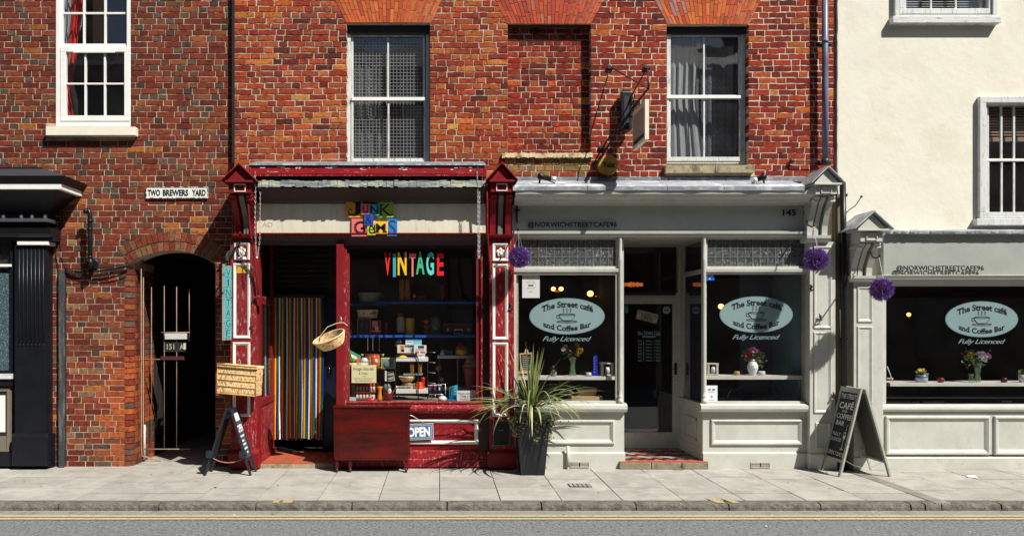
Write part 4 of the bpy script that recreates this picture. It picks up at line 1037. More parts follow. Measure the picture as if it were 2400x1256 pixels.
# café door set
dr_ = T('cafe_door', 'sage framed glass café door standing back in the lobby', 'door', (X(1520, YD2), YD2, zf))
MB().pb(1590, 572, 1603, 1052, YD2 - .02, .1).obj('door_jamb', m_sage, sD, bev=.004)
MB().pb(1425, 572, 1449, 1052, YD2 - .02, .1).obj('door_jamb', m_sage, sD, bev=.004)
MB().pb(1449, 686, 1590, 696, YD2 - .02, .1).obj('door_head', m_sage, sD, bev=.004)
MB().pb(1449, 683, 1584, 692, YD2 - .06, .045).obj('door_closer', m_blackm, sD, bev=.004)
MB().pb(1449, 572, 1590, 578, YD2 - .02, .1).obj('fanlight_head', m_sage, sD, bev=.004)
MB().pb(1449, 578, 1590, 686, YD2 + .03, .005).obj('fanlight_pane', g_shop, sD)
MB().pb(1449, 697, 1463, 1051, YD2, .045).obj('door_stile', m_sage, dr_, bev=.004); MB().pb(1577, 697, 1590, 1051, YD2, .045).obj('door_stile', m_sage, dr_, bev=.004)
MB().pb(1463, 697, 1577, 712, YD2, .045).obj('top_rail', m_sage, dr_, bev=.004); MB().pb(1463, 1013, 1577, 1051, YD2, .045).obj('bottom_rail', m_sage, dr_, bev=.004)
MB().pb(1463, 712, 1577, 1013, YD2 + .02, .005).obj('door_pane', g_shop, dr_)
h = MB().pb(1581, 850, 1587, 878, YD2 - .012, .012).obj('handle_plate', m_blackm, dr_, bev=.003)
MB().tube([P(1584, 864, YD2 - .02), P(1584, 864, YD2 - .05), P(1574, 865, YD2 - .05)], .007, 8).obj('door_handle', m_blackm, dr_)
MB().ell(X(1584, YD2), YD2 - .01, Z(895, YD2), .012, .01, .018, 8, 6).obj('lock', m_alu, dr_)
# café interior shell
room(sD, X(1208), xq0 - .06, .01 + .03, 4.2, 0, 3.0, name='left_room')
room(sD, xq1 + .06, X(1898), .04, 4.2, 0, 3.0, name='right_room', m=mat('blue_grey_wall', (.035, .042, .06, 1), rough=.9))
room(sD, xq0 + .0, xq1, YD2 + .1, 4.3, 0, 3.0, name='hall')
MB().box(X(1862, .3), X(1897), .2, 1.0, .5, 3.0).obj('inner_wall', mat('teal_wall', C(120, 160, 165), rough=.8, var=.1), sD)
MB().box(X(1735, 1.0), X(1880, 1.0), 1.0, 1.05, .5, 2.7).obj('inner_wall', mat('slate_blue_wall', (.09, .11, .17, 1), rough=.8, var=.1), sD)
ms = mat('pale_shelf', C(205, 202, 195), rough=.6, var=.08)
shD1 = MB().pb(1212, 882, 1450, 890, .05, .28).obj('display_shelf', ms, sD, bev=.003)
shD2 = MB().pb(1650, 880, 1890, 889, .05, .28).obj('display_shelf', ms, sD, bev=.003)
# right pilaster and console of the café
xc, bc = console(sD, 1943, -.47, 392, 430, 40, (436, 455), (551, 567), 50, m_sage, m_lead, m_sage, m_sage, -.17)
YP2 = -.15
pilaster(sD, X(1898, YP2), X(1958, YP2), 0, Z(567, YP2), YP2, [(1908, 577, 1950, 770), (1908, 778, 1950, 968), (1912, 990, 1948, 1052)], m_sage, m_sage, base=.2)
MB().pb(1958, 455, 1970, 1095, -.08, .10).obj('timber_strip', mat('bare_timber', C(112, 104, 82), rough=.9, var=.3, stretch=(8, 1, .5), bump=.4), sD)

# ================================================================ E: second café front
sE = T('shopfront', 'sage green shopfront below the cream wall with its own gabled bracket', 'shopfront', (7, 0, 0))
xc2, bc2 = console(sE, 2050, -.50, 497, 538, 46, (545, 566), (646, 660), 52, m_sage, m_lead, m_sage, m_sage, -.20)
YP3 = -.17
pilaster(sE, X(2001, YP3), X(2070, YP3), 0, Z(660, YP3), YP3, [(2010, 672, 2046, 755), (2010, 765, 2046, 945), (2014, 985, 2046, 1030), (2016, 1050, 2044, 1072)], m_sage, m_sage, base=.16)
XE = 8.7
MB().box(X(2072, -.15), XE, -.14, .0, Z(645, -.14), Z(546, -.14)).obj('fascia', m_sage2, sE)
b = MB(); rr = random.Random(15); n = 60; x0 = X(2085, -.2)
for i in range(n):
    a, c = x0 + (XE - x0) * i / n, x0 + (XE - x0) * (i + 1) / n; u = rr.uniform(-.006, .008)
    b.mould(prof((546.5 + u * 200, -.215 + u), (541, -.22 + u), (536, -.0), (536, .0), (546.5, 0)), a, c)
b.obj('lead_flashing', m_lead, sE)
MB().mould(prof((549, -.15), (546.5, -.195), (546.5, 0), (549, 0)), x0, XE).obj('cornice', m_sage, sE)
MB().mould(prof((656, -.10), (655, -.155), (651, -.165), (650, -.14), (649, -.17), (645, -.18), (644, -.14), (644, 0), (656, 0)), X(2066, -.15), XE).obj('fascia_moulding', m_sage, sE)
MB().mould(prof((671, -.01), (668, -.05), (657, -.10), (656, -.10), (656, 0), (671, 0)), X(2070, -.05), XE).obj('window_head', m_sage2, sE)
MB().pb(2069, 660, 2077, 950, -.05, .06).obj('window_jamb', m_sage, sE, bev=.004)
MB().box(X(2077), XE, -.012, -.006, Z(947), Z(668)).obj('shop_window', g_shop, sE)
MB().mould(prof((966, -.055), (964, -.12), (959, -.135), (953, -.13), (949, -.08), (946, -.02), (946, .04), (966, .04)), X(2064, -.1), XE).obj('window_sill', m_sage, sE, bev=.002)
MB().box(X(2066, -.1), XE, -.09, .03, Z(1064, -.09), Z(966, -.09)).obj('stall_riser', m_sage, sE)
MB().mitre(2077, 975, 2322, 1066, 12, -.12, .032).obj('panel_bead', m_sage, sE); MB().mitre(2332, 975, 2580, 1066, 12, -.12, .032).obj('panel_bead', m_sage, sE)
MB().mould(prof((1106, -.14), (1074, -.14), (1071, -.12), (1069, -.09), (1069, 0), (1106, 0)), X(2064, -.13), XE).obj('plinth', m_sage, sE)
room(sE, X(2080), XE, .27, 4.2, 0, 2.4)
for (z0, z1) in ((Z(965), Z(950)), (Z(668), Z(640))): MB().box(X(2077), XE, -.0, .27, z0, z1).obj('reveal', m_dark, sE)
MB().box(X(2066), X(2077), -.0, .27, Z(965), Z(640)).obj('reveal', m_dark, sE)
shE = MB().box(X(2079, .1), XE, .03, .45, Z(905, .03), Z(897, .03)).obj('display_shelf', ms, sE, bev=.003)
# ================================================================ things fixed to the facades
def cable(lab, pts, r=.006, m=None, name='cable', group=None):
    t = MB().tube(pts, r, 6).obj(name, m or m_blackm, label=lab, cat='cable', group=group); return t
def lerp_sag(a, c, sag, n=10): return [a + (c - a) * (i / n) + Vector((0, 0, -sag * 4 * (i / n) * (1 - i / n))) for i in range(n + 1)]
# street nameplate
t = T('street_sign', 'white cast street nameplate reading TWO BREWERS YARD on the brown brick wall', 'street sign', P(413, 465, YL))
MB().pb(342, 438, 487, 465, YL - .022, .022).obj('sign_plate', mat('sign_enamel', C(235, 235, 228), rough=.5, var=.06, c2=(.05, .04, .035, 1), mask=(30, .66, .7)), t, bev=.004)
MB().frame(342, 438, 487, 465, 1.6, YL - .026, .005).obj('sign_rim', mat('sign_rim', (.04, .04, .04, 1), rough=.6, c2=C(220, 220, 210), mask=(20, .5, .56)), t)
for s_, a, c in (('TWO', 346, 375), ('BREWERS', 381.5, 441), ('YARD', 450, 482)):
    b = MB(); ptext(b, s_, a, 444.5, c, 459.5, YL - .025, c=BLK, bold=.035, thick=.003); b.obj('lettering', m_print, t)
for px in (383, 456): MB().pb(px - 2, 465, px + 2, 469, YL - .015, .02).obj('sign_lug', m_iron, t)
# black flue
t = T('flue_pipe', 'black plastic flue pipe with a hooked top on the brown brick wall', 'pipe', P(210, 640, -.1))
Yp = YL - .16
MB().tube([P(200, 499, Yp - .02), P(201, 494, Yp - .01), P(204, 492, Yp), P(208, 494, Yp), P(210.5, 500, Yp), P(211, 512, Yp), P(211, 560, Yp), P(211, 610, Yp)], .029, 14).obj('pipe_run', m_black, t)
for py in (515, 535, 600): MB().tube([P(211, py, Yp), P(211, py + 5, Yp)], .034, 14).obj('pipe_collar', m_black, t)
MB().tube([P(211, 606, Yp), P(212, 620, Yp), P(215, 626, Yp + .03), P(218, 627, YL)], .032, 14).obj('pipe_elbow', m_black, t)
m1 = MB(); st = 0; m1.lathe(0, 0, 0, [(.036, 0), (.075, .004), (.08, .015), (.06, .02)], 16)
m1.xform(0, Matrix.Translation(P(218, 619, YL - .004)) @ Matrix.Rotation(rad(90), 4, 'X')); m1.obj('wall_flange', m_black, t)
# grey conduit
t = T('conduit', 'tall grey square conduit running down the brown brick wall beside the black shopfront', 'conduit', P(144, 1090, YL - .05))
MB().box(X(137, YL - .06), X(149, YL - .06), YL - .06, YL, 0.0, Z(634, YL)).obj('conduit_run', mat('conduit_grey', (.045, .05, .055, 1), rough=.55, c2=(.13, .13, .13, 1), mask=(6, .5, .6), stretch=(4, 1, .4)), t, bev=.004)
MB().pb(150, 640, 154, 1085, YL - .018, .018).obj('cable_clip_strip', m_iron, t)
rr = random.Random(31)
for k_ in range(6):
    a = P(152, 630 + k_ * 1.5, YL - .03); c = P(302, 627 + rr.uniform(-10, 8), YL - .02 - .01 * k_); s_ = .03 + .012 * k_
    cable('bunch of black cables slung across the brown brick under the flue', lerp_sag(a, c, s_ + rr.uniform(-.01, .02), 14), .006, group='cables slung under the flue')
cable('black cable looping below the cable bunch to the conduit top', lerp_sag(P(148, 655, YL - .02), P(216, 642, YL - .03), .05), .004)
cable('thin black cable hanging from the black cornice end, nearer the cornice', [P(152, 425, -.3), P(152, 450, YL - .04), P(146, 500, YL - .02), P(134, 560, YL - .01), P(131, 600, YL - .01), P(140, 640, YL - .03)], .005)
cable('thin black cable bowing right of the twin cable down to the bunch', [P(153, 435, -.2), P(150, 470, YL - .03), P(145, 520, YL - .02), P(141, 560, YL - .02), P(145, 600, YL - .02), P(158, 628, YL - .03)], .0035)
# black strip in the party line gap between the two brick houses
MB().box(X(543.5, -.01), X(549.5, -.01), -.012, .06, Z(382), 6.6).obj('party_strip', mat('party_gap', (.012, .012, .013, 1), rough=.9), label='black upright strip between the brown and the orange brick walls', cat='joint strip')
# iron gate in the passage
YGt = .32
t = T('iron_gate', 'thin barred iron gate with a white letter plate across the brick passage', 'gate', P(385, 1085, YGt))
for px, p0, p1 in ((325, 678, 1052), (355, 673, 1050), (385, 670, 1052), (414, 672, 1052), (443.5, 676, 800)):
    MB().tube([P(px, p0, YGt), P(px, p1, YGt)], .0055, 6).obj('gate_bar', mat('rusty_bar', C(150, 126, 104), rough=.7, var=.3), t)
for py, a, c in ((842, 322, 432), (1052, 322, 447), (779, 378, 445)): MB().tube([P(a, py, YGt), P(c, py, YGt)], .008, 6).obj('gate_rail', mat('rusty_bar'), t)
lp = MB().pb(386, 781, 437, 795, YGt - .03, .03).obj('letter_plate', mat('dull_white', C(205, 205, 200), rough=.4, var=.08), t, bev=.003)
b = MB(); ptext(b, '151', 391, 806, 408, 819, YGt - .012, c=C(175, 170, 140), bold=.01, thick=.004); ptext(b, 'A', 421, 806, 431, 819, YGt - .012, c=C(175, 170, 140), bold=.01, thick=.004)
b.obj('house_number', m_print, t)
MB().pb(386, 802, 436, 824, YGt - .006, .006).obj('number_plate', m_blackm, t)
MB().pb(430, 804, 435, 819, YGt - .02, .012).obj('bell_push', mat('dull_white'), t)
MB().pb(376, 835, 430, 843, YGt - .02, .03).obj('lock_bar', mat('maroon_iron', (.07, .02, .02, 1), rough=.5), t, bev=.002)
for (px, y_, lab) in ((331, .18, 'left'), (336, .26, 'middle')):
    tt = MB().tube([P(px, 600, y_ - .01), P(px, 1040, y_), P(px + 2, 1068, y_ - .05), P(px + 40, 1080, y_ - .08)], .007, 6).obj('service_pipe', mat('rusty_bar'), label='thin service pipe on the brick passage side bending out at the foot, %s one' % lab, cat='pipe', group='service pipes in the passage')
MB().tube([P(338, 995, .4), P(338, 1076, .4)], .02, 8).obj('service_pipe', m_sage, label='short pale pipe stub at the foot of the passage side', cat='pipe')
# downpipes
t = T('downpipe', 'blue grey downpipe on the red brick by the cream house', 'downpipe', P(1934, 385, -.1))
MB().tube([P(1933, -160, -.10), P(1934, 200, -.10), P(1934.5, 384, -.10)], .037, 14).obj('pipe_run', mat('pipe_grey', C(112, 122, 150), rough=.35, var=.12, c2=C(75, 82, 100), mask=(3, .5, .65), stretch=(3, 1, .5)), t)
MB().tube([P(1934.5, 372, -.1), P(1934.5, 386, -.1)], .046, 14).obj('pipe_collar', m_iron, t); MB().tube([P(1934, 92, -.1), P(1934, 102, -.1)], .041, 14).obj('pipe_collar', mat('pipe_grey'), t)
for py in (100, 378): MB().pb(1918, py, 1950, py + 4, -.02, .02).obj('pipe_bracket', m_iron, t)
MB().tube([P(1852, 380, -.03), P(1866, 378, -.06), P(1920, 379, -.06)], .006, 6).obj('stay_rod', m_iron, t)
MB().ell(X(1853), -.03, Z(378), .03, .02, .03, 8, 6).obj('stay_boss', m_iron, t)
t = T('downpipe', 'black downpipe between the two sage café fronts', 'downpipe', P(1979, 1095, -.1))
MB().tube([P(1975, 430, -.16), P(1977, 560, -.16), P(1979, 1098, -.12)], .036, 14).obj('pipe_run', m_black, t)
for py in (455, 700, 790): MB().tube([P(1978, py, -.16 + .0001 * py * .4), P(1978, py + 6, -.16 + .0001 * py * .4)], .043, 14).obj('pipe_collar', m_black, t)
MB().box(X(1986, -.08), X(1992, -.08), -.08, -.0, 0, Z(660)).obj('timber_strip', mat('pale_timber', C(196, 172, 150), rough=.9, var=.2, stretch=(6, 1, .5)), label='pale raw timber strip between the black pipe and the right café pilaster', cat='timber strip')
# rods and horn on the cream wall
t = T('wall_hook', 'thin dark iron rod with ball end sticking up beside the cream wall bracket', 'hook', P(1984, 505, -.1))
MB().tube([P(1981, 502, -.08), P(1990, 492, -.12), P(2004, 483, -.16), P(2012, 472, -.18), P(2018, 462, -.2)], .006, 6).obj('hook_rod', m_iron, t); MB().ell(*P(2019, 461, -.2), .016, .016, .016, 8, 6).obj('hook_ball', m_iron, t)
# alarm box
t = T('alarm_box', 'round amber alarm box under the hanging sign reading Yale', 'alarm', P(1426, 407, -.1))
def disc(px, py, Y, r, d, m, nm, par, n=28, bev=0, c=None, rz=1.0):
    b = MB(); cx, cz = X(px, Y), Z(py, Y)
    b.prism([(cx + r * math.cos(2 * math.pi * i / n), cz + rz * r * math.sin(2 * math.pi * i / n)) for i in range(n)], Y, Y + d, c); return b.obj(nm, m, par, bev=bev)
disc(1426, 386, -.11, .128, .11, mat('amber_plastic', C(188, 138, 48), rough=.5, var=.12, scale=10, c2=C(150, 105, 50), mask=(7, .55, .7), bump=.1), 'alarm_cover', t, bev=.012)
b = MB(); ptext(b, 'Yale', 1412, 379, 1441, 393, -.1125, c=BLK, bold=.022); b.obj('lettering', m_print, t)
# spotlights on the lead
for (px0, px1, py, s_, lab) in ((1263, 1303, 416, 1, 'black spotlight on the lead flashing near the red gable, pointing right'), (1792, 1764, 418, -1, 'black spotlight on the lead flashing under the stone sill, pointing left')):
    t = T('spotlight', lab, 'spotlight', P(px0, 436, -.3))
    MB().tube([P(px0, 436, -.25), P(px0 + s_ * 2, 424, -.27), P(px0 + s_ * 4, py, -.3)], .012, 8).obj('spot_stem', m_blackm, t)
    MB().tube([P(px0 - s_ * 3, py - 4, -.30), P(px0 + s_ * 3, py - 3, -.30), P(px0 + s_ * 8, py - 1, -.30), P((px0 * .3 + px1 * .7), py + 4, -.31)], [.03, .05, .032, .032], 12).obj('spot_body', m_black, t)
    MB().tube([P((px0 * .3 + px1 * .7), py + 4, -.31), P(px1, py + 6.5, -.315)], [.038, .043], 12).obj('spot_rim', m_alu, t)
# hanging sign
t = T('hanging_sign', 'blank cream framed sign board hanging edge-on from an iron bracket', 'hanging sign', P(1497, 340, -.5))
xs = 2.445; z0, z1 = Z(327, -.80), Z(233, -.80)
MB().box(xs - .014, xs + .014, -.76, -.24, z0 + .04, z1 - .05).obj('sign_board', mat('sign_grey', C(178, 165, 150), rough=.7, var=.06), t)
f = MB()
f.box(xs - .024, xs + .024, -.80, -.76, z0, z1); f.box(xs - .024, xs + .024, -.24, -.20, z0, z1); f.box(xs - .024, xs + .024, -.76, -.24, z1 - .05, z1); f.box(xs - .024, xs + .024, -.76, -.24, z0, z0 + .04)
f.obj('sign_frame', mat('sign_frame_white', C(238, 228, 208), rough=.6, var=.04), t, bev=.003)
MB().box(xs - .026, xs - .014, -.76, -.26, z0 + .055, z0 + .09).obj('sign_strip', m_blackm, t)
t = T('sign_bracket', 'black wrought iron bracket with stay wires holding the blank sign board', 'bracket', P(1500, 210, -.3))
za = z1 + .09
MB().tube([Vector((xs, .0, za)), Vector((xs, -.5, za + .01)), Vector((xs, -.86, za + .02)), Vector((xs, -.9, za + .06)), Vector((xs, -.87, za + .09))], .012, 8).obj('bracket_arm', m_iron, t)
for y in (-.3, -.7): MB().tube([Vector((xs, y, za)), Vector((xs, y, z1))], .006, 6).obj('hanger', m_iron, t)
MB().tube([Vector((xs, 0, za - .25)), Vector((xs, -.22, za))], .008, 6).obj('bracket_brace', m_iron, t)
tip = Vector((xs, -.85, za + .02))
for (px, py, e) in ((1431, 158, .0), (1518, 157, 0), (1412, 345, 0), (1398, 380, 0)):
    MB().tube([P(px, py, 0), tip], .008, 5).obj('stay_wire', m_blackm, t)
    MB().pb(px - 7, py - 3, px + 7, py + 3, -.03, .04).obj('wall_anchor', m_iron, t)
MB().ell(xs, -.85, za + .02, .02, .02, .02, 8, 6).obj('wire_ring', m_iron, t)
MB().tube([Vector((xs, -.12 - .10 * math.cos(q_ * .55) * (1 - q_ * .05), za + .10 + .09 * math.sin(q_ * .55) * (1 - q_ * .05))) for q_ in range(14)], .008, 6).obj('bracket_scroll', m_iron, t)
t = T('wall_lamp', 'tall narrow black lamp housing on the brick behind the blank sign', 'lamp', P(1468, 308, -.1))
MB().pb(1456, 214, 1482, 304, -.13, .08).obj('lamp_housing', mat('black_metal_sheen', (.012, .014, .022, 1), rough=.35, var=.3), t, bev=.015)
MB().pb(1461, 209, 1477, 216, -.11, .06).obj('lamp_cap', m_blackm, t, bev=.006); MB().pb(1463, 225, 1474, 295, -.136, .01).obj('lamp_grille', m_iron, t); MB().pb(1464, 240, 1474, 260, -.05, .05).obj('lamp_mount', m_iron, t)
# awning arms and chains
def arm(pts, lab):
    t = MB().tube(pts, .012, 8).obj('awning_arm', m_red, bx); MB().ell(*pts[-1], .02, .02, .03, 8, 6).obj('arm_joint', m_redw, t)
arm([P(581, 392, -.37), P(581, 470, -.36), P(586, 540, -.38), P(590, 560, -.34), P(600, 640, -.20), P(606, 696, -.19)], 'red awning rod curving down the left pilaster beside the chains')
arm([P(1139, 396, -.37), P(1142, 470, -.36), P(1142, 540, -.35), P(1146, 600, -.32), P(1149, 655, -.2)], 'red awning rod curving down in front of the right red pilaster')
def chain(pts, lab, group=None, r=.0026, step=.030, w_=.008):
    b = MB(); seg = []; 
    for a, c in zip(pts[:-1], pts[1:]):
        L = (c - a).length; n = max(1, int(L / step)); seg += [(a + (c - a) * ((i + .5) / n), (c - a).normalized()) for i in range(n)]
    for i, (p, d) in enumerate(seg):
        o_ = Vector((1, 0, 0)) if i % 2 else Vector((.35, -1, 0)).normalized(); ring = []
        for k_ in range(8):
            t_ = 2 * math.pi * k_ / 8; ring.append(p + d * math.cos(t_) * step * .62 + o_ * math.sin(t_) * w_)
        b.tube(ring + [ring[0]], r, 4, cap=False)
    return b.obj('chain', m_alu, label=lab, cat='chain', group=group)
chain([P(598, 402, -.385), P(599, 440, -.385), P(598, 540, -.385), P(601, 600, -.385), P(604, 604, -.385), P(609, 560, -.385), P(610, 450, -.385)], 'steel chain looped down from the left end of the red awning box')
chain([P(1118, 402, -.385), P(1120, 450, -.385), P(1121, 606, -.385), P(1124, 606, -.385), P(1124, 450, -.385)], 'steel chain looped down from the right end of the red awning box')
# Junk & Gems tiles
YT = -.172
MB_T = [('J', 811, 468, 850, 510, C(232, 160, 40)), ('U', 847, 478, 866, 503, C(240, 130, 140)), ('N', 865, 479, 890, 505, C(70, 190, 200)), ('K', 885, 474, 922, 510, C(150, 190, 50)),
        ('&', 853, 501, 875, 528, C(25, 75, 165)), ('G', 824, 513, 862, 554, C(236, 110, 110)), ('E', 861, 526, 880, 551, C(190, 200, 60)), ('M', 876, 519, 909, 548, C(245, 190, 50)), ('S', 907, 513, 931, 553, C(35, 120, 190))]
names = {'J': 'orange square tile with a curly black J', 'U': 'small pink tile with a U', 'N': 'turquoise tile with an N', 'K': 'lime green tile with a curling K', '&': 'dark blue tile with an ampersand', 'G': 'coral tile with an ornate G', 'E': 'small yellow green tile with an e', 'M': 'yellow tile with a slab M', 'S': 'blue tile with a large S'}
for i, (ch, a, e, c, g, cc) in enumerate(MB_T):
    Yt = YT - (.012 if ch in 'UNME&' else .0) - (.008 if ch in '&U' else 0)
    t = T('letter_tile', names[ch] + ' fixed on the cream fascia', 'letter tile', P((a + c) / 2, g, Yt), 'coloured letter tiles')
    MB().pb(a, e, c, g, Yt - .012, .014, cc).obj('tile_board', m_attrm, t, bev=.002)
    b = MB(); m_ = 5 if c - a > 30 else 3; k_ = BLK if ch != '&' else (.01, .02, .08, 1); k_ = (.25, .02, .05, 1) if ch == 'U' else ((.01, .05, .2, 1) if ch == 'S' else k_)
    Yl = Yt - .014; s_ = 'e' if ch == 'E' else ch.lower() if ch == 'U' else ch
    ptext(b, s_, a + m_, e + m_, c - m_, g - m_, Yl, c=k_, bold=.02 if ch in 'GMN' else -.0)
    # slab serifs and curls
    if ch == 'J':
        b.pb(c - 22, e + 5, c - 4, e + 8, Yl, .002, k_)
        b.tube([P(a + 14, g - 16, Yl), P(a + 9, g - 20, Yl), P(a + 5, g - 15, Yl), P(a + 9, g - 7, Yl)], .006, 5, k_)
    if ch == 'K': b.tube([P(c - 9, g - 8, Yl), P(c - 4, g - 5, Yl), P(c - 1, g - 9, Yl)], .005, 5, k_); b.pb(a + 4, e + 5, a + 15, e + 7, Yl, .002, k_)
    if ch == 'G':
        for q_ in range(5): b.ell(*P(a + 7 + (q_ % 2), e + 12 + q_ * 5, Yl), .006, .003, .006, 6, 4, cc)
        b.pb(c - 16, g - 20, c - 5, g - 17, Yl, .002, k_)
    if ch == 'M': b.pb(a + 2, g - 6, a + 12, g - 3, Yl - .0005, .002, k_); b.pb(c - 12, g - 6, c - 2, g - 3, Yl - .0005, .002, k_)
    b.obj('lettering', m_print, t)
b = MB(); ptext(b, 'AD', 614, 521, 639, 532, -.1565, c=C(178, 172, 152), bold=0); b.obj('faded_letters', m_print, sC)
# VINTAGE window letters
VC = [('V', 901, 591, 916, 645, C(225, 45, 40)), ('I', 921, 594, 928, 649, C(60, 165, 170)), ('N', 932, 591, 953, 645, C(240, 190, 40)), ('T', 959, 594, 975, 648, C(240, 130, 130)), ('A', 975, 589, 995, 643, C(70, 180, 130)), ('G', 999, 591, 1017, 645, C(100, 215, 210)), ('E', 1024, 594, 1040, 646, C(220, 35, 40))]
nm_ = {'V': 'red', 'I': 'teal', 'N': 'yellow', 'T': 'pink', 'A': 'green', 'G': 'pale turquoise', 'E': 'deep red'}
for (ch, a, e, c, g, cc) in VC:
    b = MB(); ptext(b, ch, a, e, c, g, -.012, c=cc, bold=.03 if ch != 'I' else .0)
    b.obj('window_letter', m_print, label='%s capital %s of the word on the junk shop window' % (nm_[ch], ch), cat='letter', group='coloured letters on the junk shop window')
# projecting vertical sign
t = T('projecting_sign', 'narrow upright projecting sign with turquoise letters beside the left red pilaster', 'projecting sign', P(535, 800, -.35))
xs_ = X(543, -.17)
MB().box(xs_ - .03, xs_, -.50, -.17, Z(797, -.3), Z(622, -.3)).obj('sign_board', mat('sign_white_worn', C(150, 155, 150), rough=.7, var=.2, c2=(.05, .05, .05, 1), mask=(12, .56, .62)), t, bev=.003)
b = MB(); zt, zb_ = Z(627, -.3), Z(793, -.3); n = 7
for i, ch in enumerate('VINTAGE'):
    h_ = (zt - zb_) / n; zz1 = zt - i * h_ - .006; zz0 = zz1 - h_ + .014
    b.box(xs_ + .0005, xs_ + .003, -.475, -.20, zz0, zz1, C(60, 195, 200))
    st = len(b.v); hw_ = .03 if ch == 'I' else .10; text(b, ch, -hw_, zz0 + .012, hw_, zz1 - .012, 0, c=(.02, .05, .06, 1), bold=.0, thick=.002)
    b.xform(st, Matrix.Translation((xs_ + .0035, -.3375, 0)) @ Matrix.Rotation(rad(90), 4, 'Z'))
b.obj('lettering', m_print, t)
MB().tube([P(536, 612, -.2), P(532, 607, -.35), P(528, 622, -.48)], .006, 6).obj('sign_hanger', m_iron, t)
t = T('wall_bracket', 'tangled black scroll bracket and cables above the turquoise projecting sign', 'bracket', P(538, 600, -.3))
for k_ in range(5):
    MB().tube([P(566 - k_ * 3, 566 + k_ * 3, -.17), P(550 - k_ * 3, 580 + k_ * 6, -.26), P(533, 592 + k_ * 5, -.38), P(526 + k_ * 2, 606 + k_ * 2, -.44), P(536, 618, -.30)], .007, 6).obj('bracket_scroll', m_iron, t)
MB().ell(*P(566, 600, -.19), .022, .03, .02, 8, 6).obj('scroll_knob', m_white, t)
cable('black cable sagging from the passage arch to the red pilaster', lerp_sag(P(500, 622, YL - .02), P(534, 618, -.3), .03), .005)
# lettering on café fascias
def standoff(s_, a, e, c, g, Y, gap, col_, lab, th=.006, **k):
    b = MB(); ptext(b, s_, a, e, c, g, Y - gap, c=col_, bold=.022, thick=th, sp=1.05, **k)
    b.obj('fascia_lettering', m_print, label=lab, cat='lettering')
standoff('@NORWICHSTREETCAFE96', 1237, 520, 1446, 535.5, -.08, .03, C(28, 34, 34, 1.6), 'dark cut-out letters @NORWICHSTREETCAFE96 on the shaded sage fascia')
standoff('145', 1835, 491, 1866, 506, -.08, .03, C(28, 34, 34, 1.6), 'dark cut-out number 145 at the right of the shaded sage fascia')
standoff('@NORWICHSTREETCAFE96', 2101, 622, 2306, 637, -.14, .042, BLK, 'black cut-out letters @NORWICHSTREETCAFE96 on the sunlit fascia of the right café front')

# ================================================================ café window signs
m_ov = C(140, 166, 168, 1.35)
def oval(cx, cy, rx, ry, Y, lab):
    t = T('window_sign', lab, 'window sign', P(cx, cy + ry, Y), 'oval café window signs')
    n = 48; k_ = (1 + Y / D) / S; x0, z0 = X(cx, Y), Z(cy, Y); A, B_ = rx * k_, ry * k_
    MB().prism([(x0 + A * math.cos(2 * math.pi * i / n), z0 + B_ * math.sin(2 * math.pi * i / n)) for i in range(n)], Y, Y + .001, m_ov).obj('oval', m_print, t)
    MB().prism([(x0 + A * 1.02 * math.cos(2 * math.pi * i / n), z0 + B_ * 1.03 * math.sin(2 * math.pi * i / n)) for i in range(n)], Y + .0012, Y + .002, C(90, 120, 120)).obj('oval_edge', m_print, t)
    b = MB(); Yl = Y - .0012
    wa = .70 * A
    def up(u, v, xx, zz):
        d = (u - .5) * 2; s_ = 1; return xx, zz - B_ * .30 * d * d
    def dn(u, v, xx, zz):
        d = (u - .5) * 2; return xx, zz + B_ * .26 * d * d
    text(b, 'The Street café', x0 - wa, z0 + B_ * .50, x0 + wa, z0 + B_ * .86, Yl, c=BLK, bold=.03, warp=up, serif=.07)
    text(b, 'and Coffee Bar', x0 - wa * .92, z0 - B_ * .84, x0 + wa * .92, z0 - B_ * .52, Yl, c=BLK, bold=.03, warp=dn, serif=.07)
    r_ = A / 130
    cupx = x0 - .0; zt = z0 + B_ * .10; zb_ = z0 - B_ * .28; cw_ = A * .22
    def ln(pts, w_=1.0): b.tube([Vector((p[0], Yl, p[1])) for p in pts], r_ * w_, 4, BLK)
    ln([(cupx + cw_ * math.cos(q_ * .5236), zt + B_ * .045 * math.sin(q_ * .5236)) for q_ in range(13)])
    ln([(cupx - cw_, zt), (cupx - cw_ * .93, zt - B_ * .12), (cupx - cw_ * .7, zt - B_ * .25), (cupx - cw_ * .4, zb_), (cupx + cw_ * .4, zb_), (cupx + cw_ * .7, zt - B_ * .25), (cupx + cw_ * .93, zt - B_ * .12), (cupx + cw_, zt)])
    ln([(cupx - cw_ * .95, zt - B_ * .06), (cupx - cw_ * 1.25, zt - B_ * .03), (cupx - cw_ * 1.3, zt - B_ * .15), (cupx - cw_ * 1.1, zt - B_ * .22), (cupx - cw_ * .8, zt - B_ * .2)])
    ln([(cupx + cw_ * 1.25 * math.cos(q_ * .5236), zb_ - B_ * .02 + B_ * .06 * math.sin(q_ * .5236)) for q_ in range(13)])
    for s_ in (-1, 0, 1):
        ln([(cupx + s_ * cw_ * .42 + (A * .018 if q_ % 2 else -A * .018), zt + B_ * (.12 + .06 * q_)) for q_ in range(5)])
    b.obj('oval_lettering', m_print, t)
    b = MB(); text(b, 'Fully Licenced', x0 - A * .66, z0 - B_ * 1.48, x0 + A * .66, z0 - B_ * 1.14, Yl, c=m_ov, bold=.0, shear=.45, sp=.92)
    b.obj('script_lettering', m_print, t)
oval(1329, 741, 87, 41.5, YG - .003, 'pale blue oval café sign on the window between the red pilaster and the door')
oval(1772.5, 737, 84.5, 41.5, YG - .003, 'pale blue oval café sign on the window right of the door, crossed by a shadow')
